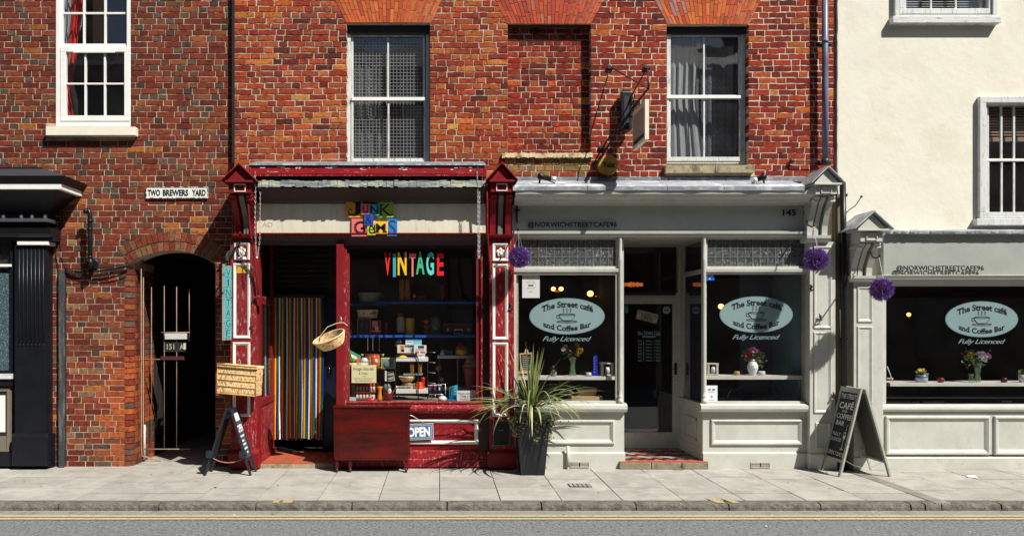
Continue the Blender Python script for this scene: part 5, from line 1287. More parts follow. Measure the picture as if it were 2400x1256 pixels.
oval(2301, 748, 84, 41, -.016, 'pale blue oval café sign on the far right café window')
def notice(a, e, c, g, Y, cc, lab, name='notice', cat='notice', lines=(), tilt=0):
    t = T(name, lab, cat, P((a + c) / 2, g, Y)); bb = MB().pb(a, e, c, g, Y, .002, cc); o_ = bb.obj('sheet', m_print, t)
    b = MB()
    for ln in lines:
        if ln[0] == 'box': b.pb(ln[1], ln[2], ln[3], ln[4], Y - .001, .001, ln[5])
        else: ptext(b, ln[0], ln[1], ln[2], ln[3], ln[4], Y - .001, c=ln[5], bold=ln[6] if len(ln) > 6 else 0, thick=.001)
    if b.v: b.obj('print', m_print, t)
    return t
gy = C(120, 120, 120)
t = notice(1224, 645, 1265, 698, YG + .008, C(240, 242, 240), 'white A4 poster with small grey print at the top left of the café window',
       lines=[('box', 1238, 667, 1250, 671, gy), ('box', 1234, 675, 1254, 675.8, gy), ('box', 1240, 683, 1248, 684, gy), ('box', 1234, 662, 1254, 662.6, gy)])
b = MB(); b.tube([P(1244 + 11 * math.cos(q_ * .524), 668 + 11 * math.sin(q_ * .524), YG + .0075) for q_ in range(7, 13)], .0012, 4, gy); b.obj('print', m_print, t)
WH = C(240, 240, 240)
t = notice(1653, 637, 1674, 657, YG - .004, C(25, 95, 205), 'blue square sticker at the top left of the right café window', 'window_sticker', 'sticker',
       lines=[('(o)', 1656, 638.5, 1671, 646.5, WH, .02), ('box', 1656, 648, 1671, 649, WH), ('5', 1661.5, 651, 1665, 655, WH)])
notice(1655, 903, 1681.5, 942, YG - .004, C(222, 230, 235), 'white card payment notice at the lower left of the right café window',
       lines=[('box', 1659, 911, 1666, 914.5, C(190, 60, 40)), ('box', 1669, 911, 1676, 914.5, C(50, 80, 160)), ('box', 1660, 918, 1675, 919, gy), ('box', 1666, 927, 1670, 931, gy), ('box', 1661, 937, 1674, 938, gy)])
# café door stickers and hours
Yd = YD2 + .012; pc = C(160, 200, 200)
b = MB(); rr = random.Random(1)
def arch_(u, v, xx, zz): d = (u - .5) * 2; return xx, zz - .018 * d * d
text(b, 'The Street Cafe', X(1494, Yd), Z(784, Yd), X(1548, Yd), Z(774, Yd), Yd, c=pc, bold=.01, warp=arch_)
b.pb(1506, 786.5, 1536, 791, Yd, .001, pc); ptext(b, 'OPENING HOURS', 1508, 787.3, 1534, 790.2, Yd - .001, c=BLK, bold=.02)
for i, (d_, h_) in enumerate((('MON', '8:00am - 3:30pm'), ('TUE', '8:00am - 3:30pm'), ('WED', '8:00am - 3:30pm'), ('THU', '8:00am - 3:30pm'), ('FRI', '8:00am - 3:30pm'), ('SAT', '8:00am - 3:30pm'), ('SUN', '9:00am - 1:30pm'))):
    y = 797 + i * 7.6; ptext(b, d_, 1495, y, 1504, y + 4, Yd, c=pc, bold=.01); ptext(b, h_, 1514, y, 1548, y + 4.4, Yd, c=pc, bold=.01)
b.pb(1508.3, 797, 1509.2, 847, Yd, .001, pc)
b.obj('opening_hours', m_print, dr_)
b = MB(); cx_, cz_ = X(1562, Yd), Z(727, Yd); k_ = (1 + Yd / D) / S
b.prism([(cx_ + 9 * k_ * math.cos(i * .2618), cz_ + 9 * k_ * math.sin(i * .2618)) for i in range(24)], Yd, Yd + .001, C(150, 190, 195))
b.tube([Vector((cx_ + 7 * k_ * math.cos(i * .5236), Yd - .001, cz_ + 7 * k_ * math.sin(i * .5236))) for i in range(13)], .002, 4, C(230, 235, 235)); b.pb(1555, 725.5, 1567, 728, Yd - .002, .001, BLK)
b.obj('round_sticker', m_print, dr_)
b = MB(); b.pb(1465, 714, 1472, 733, Yd, .001, C(110, 160, 180)); b.pb(1466, 714, 1471, 719, Yd - .001, .001, C(30, 60, 110)); b.ell(*P(1468.5, 724, Yd), .012, .002, .012, 8, 6, C(120, 40, 50)); b.obj('badge_sticker', m_print, dr_)
t = T('hanging_board', 'small tilted cream board reading The Street Cafe OPEN hung on the café door glass', 'open sign', P(1516, 758, Yd - .02))
st = MB(); Yb = Yd - .03; st.pb(1491, 730, 1543, 754, Yb, .008, C(200, 198, 170)); st.frame(1491, 730, 1543, 754, 1.2, Yb - .002, .003, C(60, 60, 55))
text(st, 'The Street Cafe', X(1495, Yb), Z(739, Yb), X(1539, Yb), Z(732, Yb), Yb - .003, c=BLK, bold=.0, warp=lambda u, v, x_, z_: (x_, z_ - .01 * ((u - .5) * 2) ** 2))
ptext(st, 'OPEN', 1503, 740, 1531, 752, Yb - .003, c=BLK, bold=.01)
cR = P(1517, 742, Yb); st.xform(0, Matrix.Translation(cR) @ Matrix.Rotation(rad(14), 4, 'Y') @ Matrix.Translation(-cR)); st.obj('board', m_print, t)
MB().tube([P(1496, 732, Yb), P(1517, 712, Yb), P(1541, 738, Yb)], .002, 4).obj('string', m_blackm, t)
# warm café lamps (lit in the photograph)
m_bulb = mat('lit_lamp_glass', (1, .6, .25, 1), rough=.4, var=0, bump=0, emit=((1, .48, .14, 1), 2.2))
def walllamp(px, py, Y, lab, n=2, s_=1.0, dx=20):
    t = T('wall_lamp', lab, 'lamp', P(px, py, Y)); k_ = (1 + Y / D) / S
    for i in range(n):
        x = px + (i - (n - 1) / 2) * dx
        MB().ell(*P(x, py, Y), .05 * s_, .05 * s_, .045 * s_, 12, 8).obj('lamp_shade', m_bulb, t)
        MB().tube([P(x, py + 5, Y), P(px, py + 9, Y + .05)], .008, 6).obj('lamp_arm', mat('brass', (.5, .3, .1, 1), rough=.3, metal=1), t)
    MB().ell(*P(px, py + 7, Y + .05), .03, .03, .03, 8, 6).obj('lamp_boss', mat('brass'), t)
walllamp(1306, 677, 1.6, 'pair of amber wall lamps glowing behind the café oval sign, left pair', 2, .72, 18)
walllamp(1399, 688, 1.2, 'pair of amber wall lamps glowing in the café window nearer the door', 2, .95, 31)
walllamp(1207, 709, 1.2, 'single amber lamp half hidden at the left edge of the café window', 1, 1.0)
walllamp(1690, 718, .5, 'small yellow lamp shade at the left of the right café oval sign', 1, .8)
walllamp(2130, 737, 1.8, 'small amber ceiling lamp inside the far right café window', 1, .62)
b = MB(); rr = random.Random(8)
for i in range(34):
    x = 1450 + i * 1.7; h_ = rr.uniform(4, 8); b.tube([P(x, 668 - h_, 1.6), P(x + rr.uniform(-1, 1), 668 + h_ * .6, 1.6)], .006, 4)
b.obj('lamp_fringe', mat('amber_fringe', (.5, .15, .03, 1), rough=.6, emit=((1, .25, .04, 1), .35)), label='row of glowing amber beads seen through the light above the café door', cat='lamp')
MB().tube([P(1496 + 14 * math.cos(q_ * .45), 606 + 17 * math.sin(q_ * .45), 1.2) for q_ in range(0, 8)], .006, 5).obj('hoop', mat('dim_hoop', (.10, .10, .10, 1)), label='faint wire hoop behind the glass above the café door', cat='hoop')

# ================================================================ hanging flower balls
def fball(px, py, Y, r, hx, hy, hY, bpts, lab, seed):
    t = T('flower_ball', lab, 'flower ball', P(px, py, Y), 'purple flower balls')
    rr = random.Random(seed); b = MB(); c = P(px, py, Y)
    b.ell(c.x, c.y, c.z, r * .72, r * .72, r * .72, 12, 8, (.03, .02, .05, 1))
    for i in range(2600):
        d = Vector((rr.gauss(0, 1), rr.gauss(0, 1), rr.gauss(0, 1))).normalized()
        p = c + d * r * rr.uniform(.6, .88); e = (d + Vector((rr.uniform(-.5, .5), rr.uniform(-.5, .5), rr.uniform(-.5, .5)))).normalized()
        q_ = p + e * r * rr.uniform(.12, .30); s_ = e.cross(Vector((rr.random(), rr.random(), rr.random()))).normalized() * r * .028
        k_ = rr.random(); cc = (.26, .10, .46, 1) if k_ < .6 else ((.46, .26, .66, 1) if k_ < .85 else (.10, .04, .2, 1))
        n = len(b.v); b.v += [tuple(p - s_), tuple(p + s_), tuple(q_)]; b.face((n, n + 1, n + 2), cc)
    b.obj('blossom', mat('lavender_petals', attr=True, rough=.7, var=.15, bump=0), t, kind='stuff')
    hk = P(hx, hy, hY)
    for dx in (-.05, .05, .0):
        MB().tube([hk, c + Vector((dx, .02 if dx else -.04, r * .8))], .0022, 4).obj('hanging_wire', m_alu, t)
    w_ = T('hook_bracket', 'iron hook on the wall holding the ' + lab.split(',')[0], 'bracket', P(bpts[0][0], bpts[0][1], bpts[0][2]), 'iron hooks for the flower balls')
    MB().tube([P(*p) for p in bpts], .009, 7).obj('hook_rod', m_iron, w_)
    a = bpts[0]; MB().pb(a[0] - 1.5, a[1] - 2, a[0] + 1.5, a[1] + 46, a[2] - .004, .02).obj('back_plate', m_iron, w_); MB().pb(a[0] - 6, a[1] + 16, a[0] + 6, a[1] + 20, a[2] - .006, .02).obj('cross_plate', m_iron, w_)
fball(1216, 603, -.39, .140, 1214, 541, -.42, [(1212, 475, -.09), (1212, 515, -.12), (1213, 534, -.2), (1214, 541, -.34), (1214, 541, -.42), (1215, 534, -.45)], 'purple flower ball hanging by the right red pilaster, over the café fascia end', 1)
fball(1912, 608, -.45, .147, 1906, 530, -.45, [(1890, 480, -.09), (1890, 518, -.14), (1894, 528, -.26), (1902, 532, -.38), (1907, 530, -.45), (1907, 524, -.46)], 'purple flower ball hanging by the tall sage pilaster, right of the leaded lights', 2)
fball(2066, 678, -.645, .143, 2060, 602, -.645, [(2039, 545, -.2), (2040, 590, -.28), (2045, 602, -.42), (2054, 605, -.58), (2061, 601, -.645), (2062, 595, -.65)], 'purple flower ball hanging under the lower gabled bracket, beside the far right window', 3)
# ================================================================ baskets
def wick(rr, k=1.0): 
    t = rr.random(); c = (.74, .52, .26) if t < .5 else ((.82, .64, .38) if t < .8 else (.50, .28, .10)); return tuple(x * k for x in c) + (1,)
t = T('picnic_hamper', 'square woven wicker picnic hamper hung on the left red pilaster', 'hamper', P(556, 925, -.3))
rr = random.Random(5); Yh = -.44; ang = Matrix.Translation(P(555, 890, Yh)) @ Matrix.Rotation(rad(3.5), 4, 'Y') @ Matrix.Rotation(rad(-8), 4, 'Z')
W_, H_, Dp = .50, .36, .20
def ham(nm, fn, m=m_wicker, bev=0):
    b = MB(); fn(b); b.xform(0, ang); return b.obj(nm, m, t, bev=bev)
def front(b):
    b.box(-W_ / 2 + .01, W_ / 2 - .01, .012, Dp, -H_ / 2 + .01, H_ / 2 - .02, (.30, .15, .05, 1))
    n = 34; rows = 13
    for j in range(rows):
        for i in range(n):
            x = -W_ / 2 + W_ * (i + .5) / n; z = -H_ / 2 + (H_ - .03) * (j + .5) / rows; o_ = ((i + j) % 2) * .004
            k_ = 1.12 if j % 3 else .8
            b.box(x - W_ / n * .45, x + W_ / n * .45, -.001 - o_, .012, z - .0135, z + .0115, wick(rr, k_))
        
    for s_ in (-1, 1):
        for j in range(rows):
            for i in range(10):
                y = .012 + (Dp - .02) * (i + .5) / 10; z = -H_ / 2 + (H_ - .03) * (j + .5) / rows; o_ = ((i + j) % 2) * .004
                b.box(s_ * (W_ / 2 + o_) - .008, s_ * (W_ / 2 + o_) + .002, y - .008, y + .008, z - .012, z + .011, wick(rr))
def bands(b):
    for j in (0, .28, .52, .76, 1):
        z = -H_ / 2 + (H_ - .03) * j; b.tube([Vector((-W_ / 2, -.006, z)), Vector((W_ / 2, -.006, z))], .006, 6, (.66, .36, .11, 1))
    for s_ in (-1, 1): b.tube([Vector((s_ * W_ / 2, -.004, -H_ / 2)), Vector((s_ * W_ / 2, -.004, H_ / 2 - .03))], .008, 6, (.55, .3, .1, 1))
def lid(b):
    n = 36
    for i in range(n):
        x = -W_ / 2 - .01 + (W_ + .02) * (i + .5) / n; b.box(x - .0062, x + .0062, -.014 - (i % 2) * .003, Dp + .01, H_ / 2 - .028, H_ / 2 - .002 + (i % 2) * .002, wick(rr, 1.1))
    b.tube([Vector((-W_ / 2 - .012, -.016, H_ / 2)), Vector((W_ / 2 + .012, -.016, H_ / 2))], .008, 6, (.7, .45, .18, 1))
    b.tube([Vector((-W_ / 2 - .012, -.016, H_ / 2 - .032)), Vector((W_ / 2 + .012, -.016, H_ / 2 - .032))], .006, 6, (.45, .22, .06, 1))
ham('basket_body', front); ham('basket_band', bands); ham('lid', lid)
ham('hanging_loop', lambda b: b.tube([Vector((-.01, .05, H_ / 2)), Vector((-.015, .03, H_ / 2 + .05)), Vector((.0, .03, H_ / 2 + .07)), Vector((.012, .05, H_ / 2 + .05)), Vector((.01, .05, H_ / 2))], .004, 6), m_alu)
t = T('wicker_basket', 'pale oval wicker basket tilted on a peg of the red corner post', 'basket', P(782, 830, -.3))
b = MB(); n = 44; rows = 11; A, B_ = .205, .13; Hh = .145; rings = []
for j in range(rows + 1):
    v = j / rows; k_ = .62 + .38 * v ** .7; base = len(b.v); rings.append(base)
    for i in range(n):
        a = 2 * math.pi * i / n; o_ = 1 + (.035 if (i // 2 + j) % 2 else -.01); b.v.append((A * k_ * o_ * math.cos(a), B_ * k_ * o_ * math.sin(a), Hh * v))
for j in range(rows):
    for i in range(n):
        q_ = (i + 1) % n; b.face((rings[j] + i, rings[j] + q_, rings[j + 1] + q_, rings[j + 1] + i), wick(rr, 1.15))
st2 = len(b.v)
for j in range(rows + 1):
    v = j / rows; k_ = (.62 + .38 * v ** .7) * .93
    for i in range(n): a = 2 * math.pi * i / n; b.v.append((A * k_ * math.cos(a), B_ * k_ * math.sin(a), Hh * v + .006))
for j in range(rows):
    for i in range(n):
        q_ = (i + 1) % n; e = st2 + j * n; b.face((e + i, e + n + i, e + n + q_, e + q_), wick(rr, .75))
b.face([rings[0] + i for i in range(n)], wick(rr)); b.face([st2 + i for i in reversed(range(n))], wick(rr, .8))
bm4 = Matrix.Translation(P(781, 812, -.32)) @ Matrix.Rotation(rad(-22), 4, 'Y') @ Matrix.Rotation(rad(24), 4, 'X')
b.xform(0, bm4); b.obj('basket_body', m_wicker, t)
b = MB(); b.tube([Vector((A * 1.0 * math.cos(i * .2618), B_ * 1.0 * math.sin(i * .2618), Hh)) for i in range(25)], .009, 6, (.80, .58, .30, 1)); b.xform(0, bm4); b.obj('rim', m_wicker, t)
b = MB(); b.tube([P(748, 803, -.32), P(752, 785, -.32), P(768, 766, -.32), P(790, 757, -.3), P(806, 756, -.3), P(815, 764, -.3)], .0055, 6, (.70, .48, .22, 1)); b.obj('handle', m_wicker, t)
b = MB(); b.tube([P(796, 745, -.14), P(797, 742, -.2), P(800, 744, -.26), P(799, 758, -.26), P(796, 752, -.2)], .004, 6); b.obj('wire_hook', m_alu, label='bent wire hook on the red corner post above the oval basket', cat='hook')

# ================================================================ striped door curtain
t = T('strip_curtain', 'rainbow striped plastic strip curtain in the junk shop doorway', 'strip curtain', P(697, 1032, .82))
m_strp = mat('plastic_strip', attr=True, rough=.35, var=.06, bump=.02, bscale=10, spec=.5)
pal = [C(238, 238, 240), C(185, 30, 25), C(235, 180, 30), C(40, 115, 55), C(25, 55, 150)]; rr = random.Random(77)
n = 34; x0_, x1_ = 640, 757
for i in range(n):
    w_ = (x1_ - x0_) / n; px = x0_ + w_ * i; Y0 = .83; cc = pal[(i + 1) % 5]
    ph, am = rr.uniform(0, 6), rr.uniform(.003, .012); yo = rr.uniform(-.006, .006); bt = 1030 + rr.uniform(-4, 2); b = MB(); rows = []
    for j in range(15):
        v = j / 14; py = 696 + (bt - 696) * v; dx = (am * math.sin(ph + v * 4) * v) + .004 * math.sin(i * .8) * v; yy = Y0 + yo + .015 * math.sin(i * 1.1) * v + .008 * math.sin(ph + v * 7) * v
        if i > n - 5: dx += .03 * v * (1 - v) * 2; yy -= .02 * v
        base = len(b.v); rows.append(base); xa_, xb_ = X(px, Y0) + dx, X(px + w_ * 1.02, Y0) + dx; tw = .004 * math.sin(ph * 2 + v * 5)
        b.v += [(xa_, yy + tw, Z(py, Y0)), ((xa_ + xb_) / 2, yy - .006, Z(py, Y0)), (xb_, yy - tw, Z(py, Y0))]
    for a, c in zip(rows[:-1], rows[1:]): b.face((a, a + 1, c + 1, c), cc, True); b.face((a + 1, a + 2, c + 2, c + 1), cc, True)
    b.obj('curtain_strip', m_strp, t)
MB().pb(636, 690, 762, 698, .82, .02).obj('curtain_rail', m_blackm, t)
door = MB().pb(757, 697, 790, 1060, .88, .04).obj('open_door', mat('navy_door', (.006, .010, .03, 1), rough=.4), sC)
MB().tube([P(770, 858, .86), P(773, 865, .84), P(772, 878, .86)], .008, 6).obj('door_pull', mat('brass'), sC)

# ================================================================ A-boards
def quadslab(P0, P1, P2, P3, nrm, th, nm, m, par, c=None, bev=0):
    n_ = Vector(nrm).normalized() * th; b = MB(); b.hexa([P0, P1, P2, P3, P0 + n_, P1 + n_, P2 + n_, P3 + n_], c); return b.obj(nm, m, par, bev=bev)
def aboard(lab, apx, apz, xf, zf_, xo, y0, y1, mfr, mbk, texts, side, tint, leg=.16, mbi=None):
    """text face leans from (apx,apz) to the foot (xf,0); rear leg foot xo. side=-1: face towards -x"""
    t = T('pavement_sign', lab, 'A-board', ((xf + xo) / 2, (y0 + y1) / 2, 0))
    for (fx, txt, s_) in ((xf, True, side), (xo, False, -side)):
        ax = apx + (-.012 if fx < apx else .012) * 1.2; d = Vector((fx - ax, 0, -apz)); L = d.length; d.normalize(); nrm = Vector((d.z, 0, -d.x)); 
        if nrm.x * (fx - ax) < 0: nrm = -nrm
        def at(u, v, off=0): return Vector((ax, y0 + (y1 - y0) * u, apz)) + d * (L * v) + nrm * off
        vb = 1 - leg; wf = .045 / (y1 - y0)
        for (u0, u1, v0, v1, nm) in ((0, wf, 0, 1, 'leg'), (1 - wf, 1, 0, 1, 'leg'), (wf, 1 - wf, 0, .055, 'top_rail'), (wf, 1 - wf, vb - .03, vb, 'bottom_rail')):
            quadslab(at(u0, v0), at(u1, v0), at(u1, v1), at(u0, v1), nrm, .024, nm, mfr, t, bev=.003)
        quadslab(at(wf, .055, .008), at(1 - wf, .055, .008), at(1 - wf, vb - .03, .008), at(wf, vb - .03, .008), nrm, .008, 'board_panel', mbk if txt else (mbi or mbk), t)
        if txt:
            for tx in texts:
                b = MB(); st = 0
                if tx[0] == 'tube': b.tube([Vector((p[0], 0, p[1])) for p in tx[1]], tx[2], 5, tint)
                elif tx[0] == 'rect': b.box(tx[1], tx[3], -.001, 0, tx[2], tx[4], tx[5])
                else: text(b, tx[0], tx[1], tx[2], tx[3], tx[4], 0, c=tint, bold=tx[5] if len(tx) > 5 else 0, thick=.001, serif=.05 if side < 0 else 0)
                for i in range(st, len(b.v)):   # (u,v) -> board
                    q = b.v[i]; uu = q[0] if side > 0 else 1 - q[0]; p = at(wf + uu * (1 - 2 * wf), .055 + (1 - q[2]) * (vb - .085), .0175 - q[1] * .4); b.v[i] = tuple(p)
                b.obj('glass_motif' if tx[0] in ('tube', 'rect') else 'lettering', m_print, t)
    return t, apx
m_agf = mat('aboard_grey_frame', C(168, 172, 158), rough=.6, var=.1, c2=C(120, 122, 110), mask=(12, .6, .7))
m_chalk = mat('chalkboard', (.018, .020, .022, 1), rough=.8, var=.3, scale=5)
m_abk = mat('aboard_back', C(105, 104, 98), rough=.7, var=.08)
CF = [('THE STREET', .02, .90, .96, .97), ('CAFÉ', .06, .745, .92, .865, .02), ('AND', .30, .69, .62, .725), ('COFFEE', .04, .59, .96, .665, .01), ('BAR', .10, .49, .62, .56, .01), ('FULLY', .06, .33, .56, .38), ('LICENCED', .02, .25, .66, .30), ('OPEN 7 DAYS', .02, .04, .98, .10),
      ('tube', [(.74, .40), (.74, .33), (.79, .285), (.86, .33), (.86, .40), (.74, .40)], .009), ('tube', [(.80, .285), (.80, .16)], .009), ('tube', [(.72, .15), (.88, .15)], .010),
      ('rect', .75, .31, .85, .36, C(225, 225, 220)), ('tube', [(.80, .43), (.86, .46), (.80, .49), (.87, .52)], .007)]
tA, _ = aboard('grey framed café A-board with chalk style lettering THE STREET CAFÉ on the right pavement', 5.10, 1.05, 4.83, 0, 5.41, -.62, -.15, m_agf, m_chalk, CF, -1, C(225, 225, 220), leg=.15, mbi=m_abk)
MB().tube(lerp_sag(Vector((4.88, -.6, .2)), Vector((5.37, -.6, .2)), .09), .003, 6).obj('stay_chain', mat('drain_bar'), tA)
m_abf = mat('aboard_blue_frame', (.018, .024, .034, 1), rough=.35, var=.2)
JF = [('rect', .1, .80, .9, .97, C(235, 235, 230)), ('OPEN', .05, .55, .95, .72, .04), ('rect', .12, .45, .85, .49, C(225, 225, 222)), ('rect', .15, .35, .60, .39, C(225, 225, 222)), ('rect', .15, .27, .75, .31, C(225, 225, 222)), ('rect', .2, .18, .8, .22, C(225, 225, 222)), ('rect', .2, .09, .7, .13, C(225, 225, 222))]
tB, _ = aboard('small blue black A-board with white lettering in front of the left red pilaster', -2.555, .80, -2.30, 0, -2.83, -.56, -.24, m_abf, mat('blue_board', (.05, .07, .09, 1), rough=.5), JF, 1, C(235, 235, 235), leg=.22, mbi=m_blackm)
MB().tube(lerp_sag(Vector((-2.78, -.5, .22)), Vector((-2.36, -.5, .22)), .07), .006, 6).obj('stay_rope', mat('pink_rope', C(190, 120, 120), rough=.8), tB)
for x_ in (-2.77, -2.37): MB().box(x_ - .05, x_ + .03, -.58, -.50, .22, .30).obj('corner_block', m_abf, tB, bev=.004)

# ================================================================ mahogany cabinet turned back to the street
t = T('wooden_cabinet', 'dark mahogany drop-leaf cabinet on short castor legs in front of the red shop', 'cabinet', P(872, 1103, -.3))
m_mah = mat('mahogany', C(98, 16, 12), rough=.25, var=.22, scale=2.2, stretch=(1.0, 1, 5), c2=(.018, .006, .005, 1), mask=(1.6, .40, .70), bump=.05, bscale=20, spec=.3)
Yc = -.34; x0, x1 = X(782, Yc), X(961, Yc); zt_, zb_ = Z(951, Yc), Z(1078, Yc)
def rbox(x0, x1, y0, y1, z0, z1, r, nm, m=m_mah):
    pts = []
    for (cx, cz, a0) in ((x1 - r, z0 + r, -90), (x1, z1, None), (x0, z1, None), (x0 + r, z0 + r, 180)):
        if a0 is None: pts.append((cx, cz)); continue
        for i in range(6): a = rad(a0 + i * 18); pts.append((cx + r * math.cos(a), cz + r * math.sin(a)))
    MB().prism(pts, y0, y1).obj(nm, m, t, bev=.003)
rbox(x0 + .002, x1 - .002, Yc, Yc + .03, zb_, zt_ - .025, .05, 'front_leaf')
MB().box(x0 + .055, x1 - .055, Yc - .004, Yc, zb_ + .03, (zb_ + zt_) / 2 - .002).obj('front_board', m_mah, t, bev=.002)
MB().box(x0 + .055, x1 - .055, Yc - .003, Yc, (zb_ + zt_) / 2 + .002, zt_ - .06).obj('front_board', m_mah, t, bev=.002)
MB().box(x0 + .02, x0 + .045, Yc - .005, Yc, zb_ + .05, zt_ - .04).obj('front_stile', m_mah, t, bev=.002); MB().box(x1 - .045, x1 - .02, Yc - .005, Yc, zb_ + .05, zt_ - .04).obj('front_stile', m_mah, t, bev=.002)
MB().box(x0 - .01, x1 + .01, Yc - .012, Yc + .24, zt_ - .024, zt_).obj('cabinet_top', m_mah, t, bev=.006)
MB().box(x0 + .03, x1 - .03, Yc + .03, Yc + .22, zb_ + .04, zt_ - .03).obj('carcass', m_mah, t)
for px in (790, 821, 952):
    x_ = X(px, Yc + .04); MB().box(x_ - .018, x_ + .018, Yc + .02, Yc + .06, .045, zb_ + .01).obj('leg', m_mah, t, bev=.003)
    b = MB(); b.lathe(0, 0, 0, [(.024, -.014), (.026, 0), (.024, .014)], 12); b.xform(0, Matrix.Translation((x_, Yc + .03, .026)) @ Matrix.Rotation(rad(90), 4, 'Y')); b.obj('castor', m_iron, t)
for px in (790, 952): MB().box(X(px, Yc) - .018, X(px, Yc) + .018, Yc + .17, Yc + .21, .0, zb_ + .01).obj('leg', m_mah, t)
# OPEN sign on the riser
t = T('open_sign', 'blue hanging OPEN sign on the red panel beside the cabinet', 'open sign', P(985, 1030, -.07))
st = MB(); Yo = -.075; st.pb(948, 992, 1016, 1030, Yo, .012, C(225, 200, 200)); cR = P(985, 1010, Yo)
st.pb(949.2, 993.2, 1014.8, 1028.8, Yo - .001, .002, C(70, 120, 160)); st.frame(952, 996, 1012, 1026, 1, Yo - .002, .002, C(215, 195, 195)); st.pb(953.2, 997.2, 1010.8, 1024.8, Yo - .002, .002, C(38, 105, 150))
ptext(st, 'OPEN', 955, 1000, 1008, 1023, Yo - .004, c=C(242, 242, 240), bold=.045)
st.xform(0, Matrix.Translation(cR) @ Matrix.Rotation(rad(-2.5), 4, 'Y') @ Matrix.Translation(-cR)); st.obj('board', m_print, t)
MB().tube([P(996, 992, Yo), P(968, 975, -.1), P(945, 966, -.12)], .004, 5).obj('string', m_alu, t)

# ================================================================ planter with cordyline
t = T('potted_plant', 'spiky green cordyline in a tall tapering black planter outside the café', 'potted plant', Vector((X(1247, -.45), -.38, 0)))
cx, cy = X(1246.5, -.42), -.38; hb, ht, Hp = .145, .20, .63
b = MB(); b.hexa([(cx - hb, cy - hb, 0), (cx + hb, cy - hb, 0), (cx + hb, cy + hb, 0), (cx - hb, cy + hb, 0), (cx - ht, cy - ht, Hp), (cx + ht, cy - ht, Hp), (cx + ht, cy + ht, Hp), (cx - ht, cy + ht, Hp)])
b.obj('pot', mat('black_glazed_pot', (.009, .011, .015, 1), rough=.30, var=.3, scale=4, c2=(.04, .046, .052, 1), mask=(3, .5, .75), stretch=(2, 2, .5), bump=.05, spec=.4), t, bev=.01)
MB().box(cx - ht - .012, cx + ht + .012, cy - ht - .012, cy + ht + .012, Hp - .03, Hp + .004).obj('pot_rim', mat('black_glazed_pot'), t, bev=.008)
MB().box(cx - ht + .02, cx + ht - .02, cy - ht + .02, cy + ht - .02, Hp + .004, Hp + .012).obj('soil', mat('soil', (.03, .02, .015, 1), rough=.95, bump=.8), t)
rr = random.Random(21); base0 = Vector((cx, cy, Hp + .16))
MB().tube([Vector((cx, cy, Hp)), Vector((cx + .01, cy, Hp + .1)), base0], [.035, .03, .035], 8).obj('stem', mat('stem_brown', (.09, .07, .04, 1), rough=.9, bump=.6), t)
m_leaf = mat('sword_leaf', attr=True, rough=.42, var=.15, scale=9, stretch=(1, 1, 1), bump=.0, spec=.5)
def blade(base, az, el, L, droop, w, c):
    b = MB(); d = Vector((math.cos(az) * math.cos(el), math.sin(az) * math.cos(el), math.sin(el))); p = base.copy(); n = 10; rows = []
    side = Vector((-math.sin(az), math.cos(az), 0)).normalized()
    for i in range(n + 1):
        v = i / n; ww = w * (.45 + .55 * min(1, v * 3)) * (1 - v ** 2.5) + .0006; up = side.cross(d).normalized()
        k0 = len(b.v); rows.append(k0); b.v += [tuple(p - side * ww + up * ww * .35), tuple(p), tuple(p + side * ww + up * ww * .35)]
        d = (d + Vector((0, 0, -droop / n * (v * 1.6 + .1)))).normalized(); p = p + d * (L / n)
        if p.y > -.13: p.y = -.13 - .02 * (i % 2)
    for a, c_ in zip(rows[:-1], rows[1:]): b.face((a, a + 1, c_ + 1, c_), c, True); b.face((a + 1, a + 2, c_ + 2, c_ + 1), tuple(x * 1.15 for x in c[:3]) + (1,), True)
    return b.obj('leaf', m_leaf, t)
def lc():
    k_ = rr.uniform(.8, 1.3); q = rr.random(); c = (.11, .155, .045) if q < .5 else ((.20, .24, .09) if q < .8 else (.31, .31, .15)); return tuple(min(.6, x * k_) for x in c) + (1,)
spec_ = []
for i in range(26):   # upright sheaf
    spec_.append((rr.uniform(0, 6.28), rad(rr.uniform(58, 86)), rr.uniform(.50, .86), rr.uniform(.05, .35)))
for i in range(34):   # spreading
    a = rr.choice((rr.uniform(-.5, .3), rr.uniform(2.9, 3.7), rr.uniform(2.9, 4.2), rr.uniform(3.2, 6.2))); spec_.append((a, rad(rr.uniform(8, 45)), rr.uniform(.62, .98), rr.uniform(.3, 1.0)))
for i in range(38):   # drooping in front
    spec_.append((rr.uniform(2.9, 6.5), rad(rr.uniform(20, 55)), rr.uniform(.55, .98), rr.uniform(2.0, 3.4)))
for (az, el, L, dr__) in spec_:
    blade(base0 + Vector((rr.uniform(-.02, .02), rr.uniform(-.02, .02), rr.uniform(-.05, .03))), az, el, L, dr__, rr.uniform(.012, .019), lc())
b = MB()
def leaflet(b, p, s_, cc):
    d = Vector((rr.gauss(0, 1), rr.gauss(0, 1) - .5, rr.gauss(0, 1))).normalized(); e = d.cross(Vector((rr.random(), rr.random(), rr.random() + .1))).normalized() * s_ * .5; n = len(b.v)
    b.v += [tuple(p), tuple(p + d * s_ * .5 + e), tuple(p + d * s_), tuple(p + d * s_ * .5 - e)]; b.face((n, n + 1, n + 2, n + 3), cc)
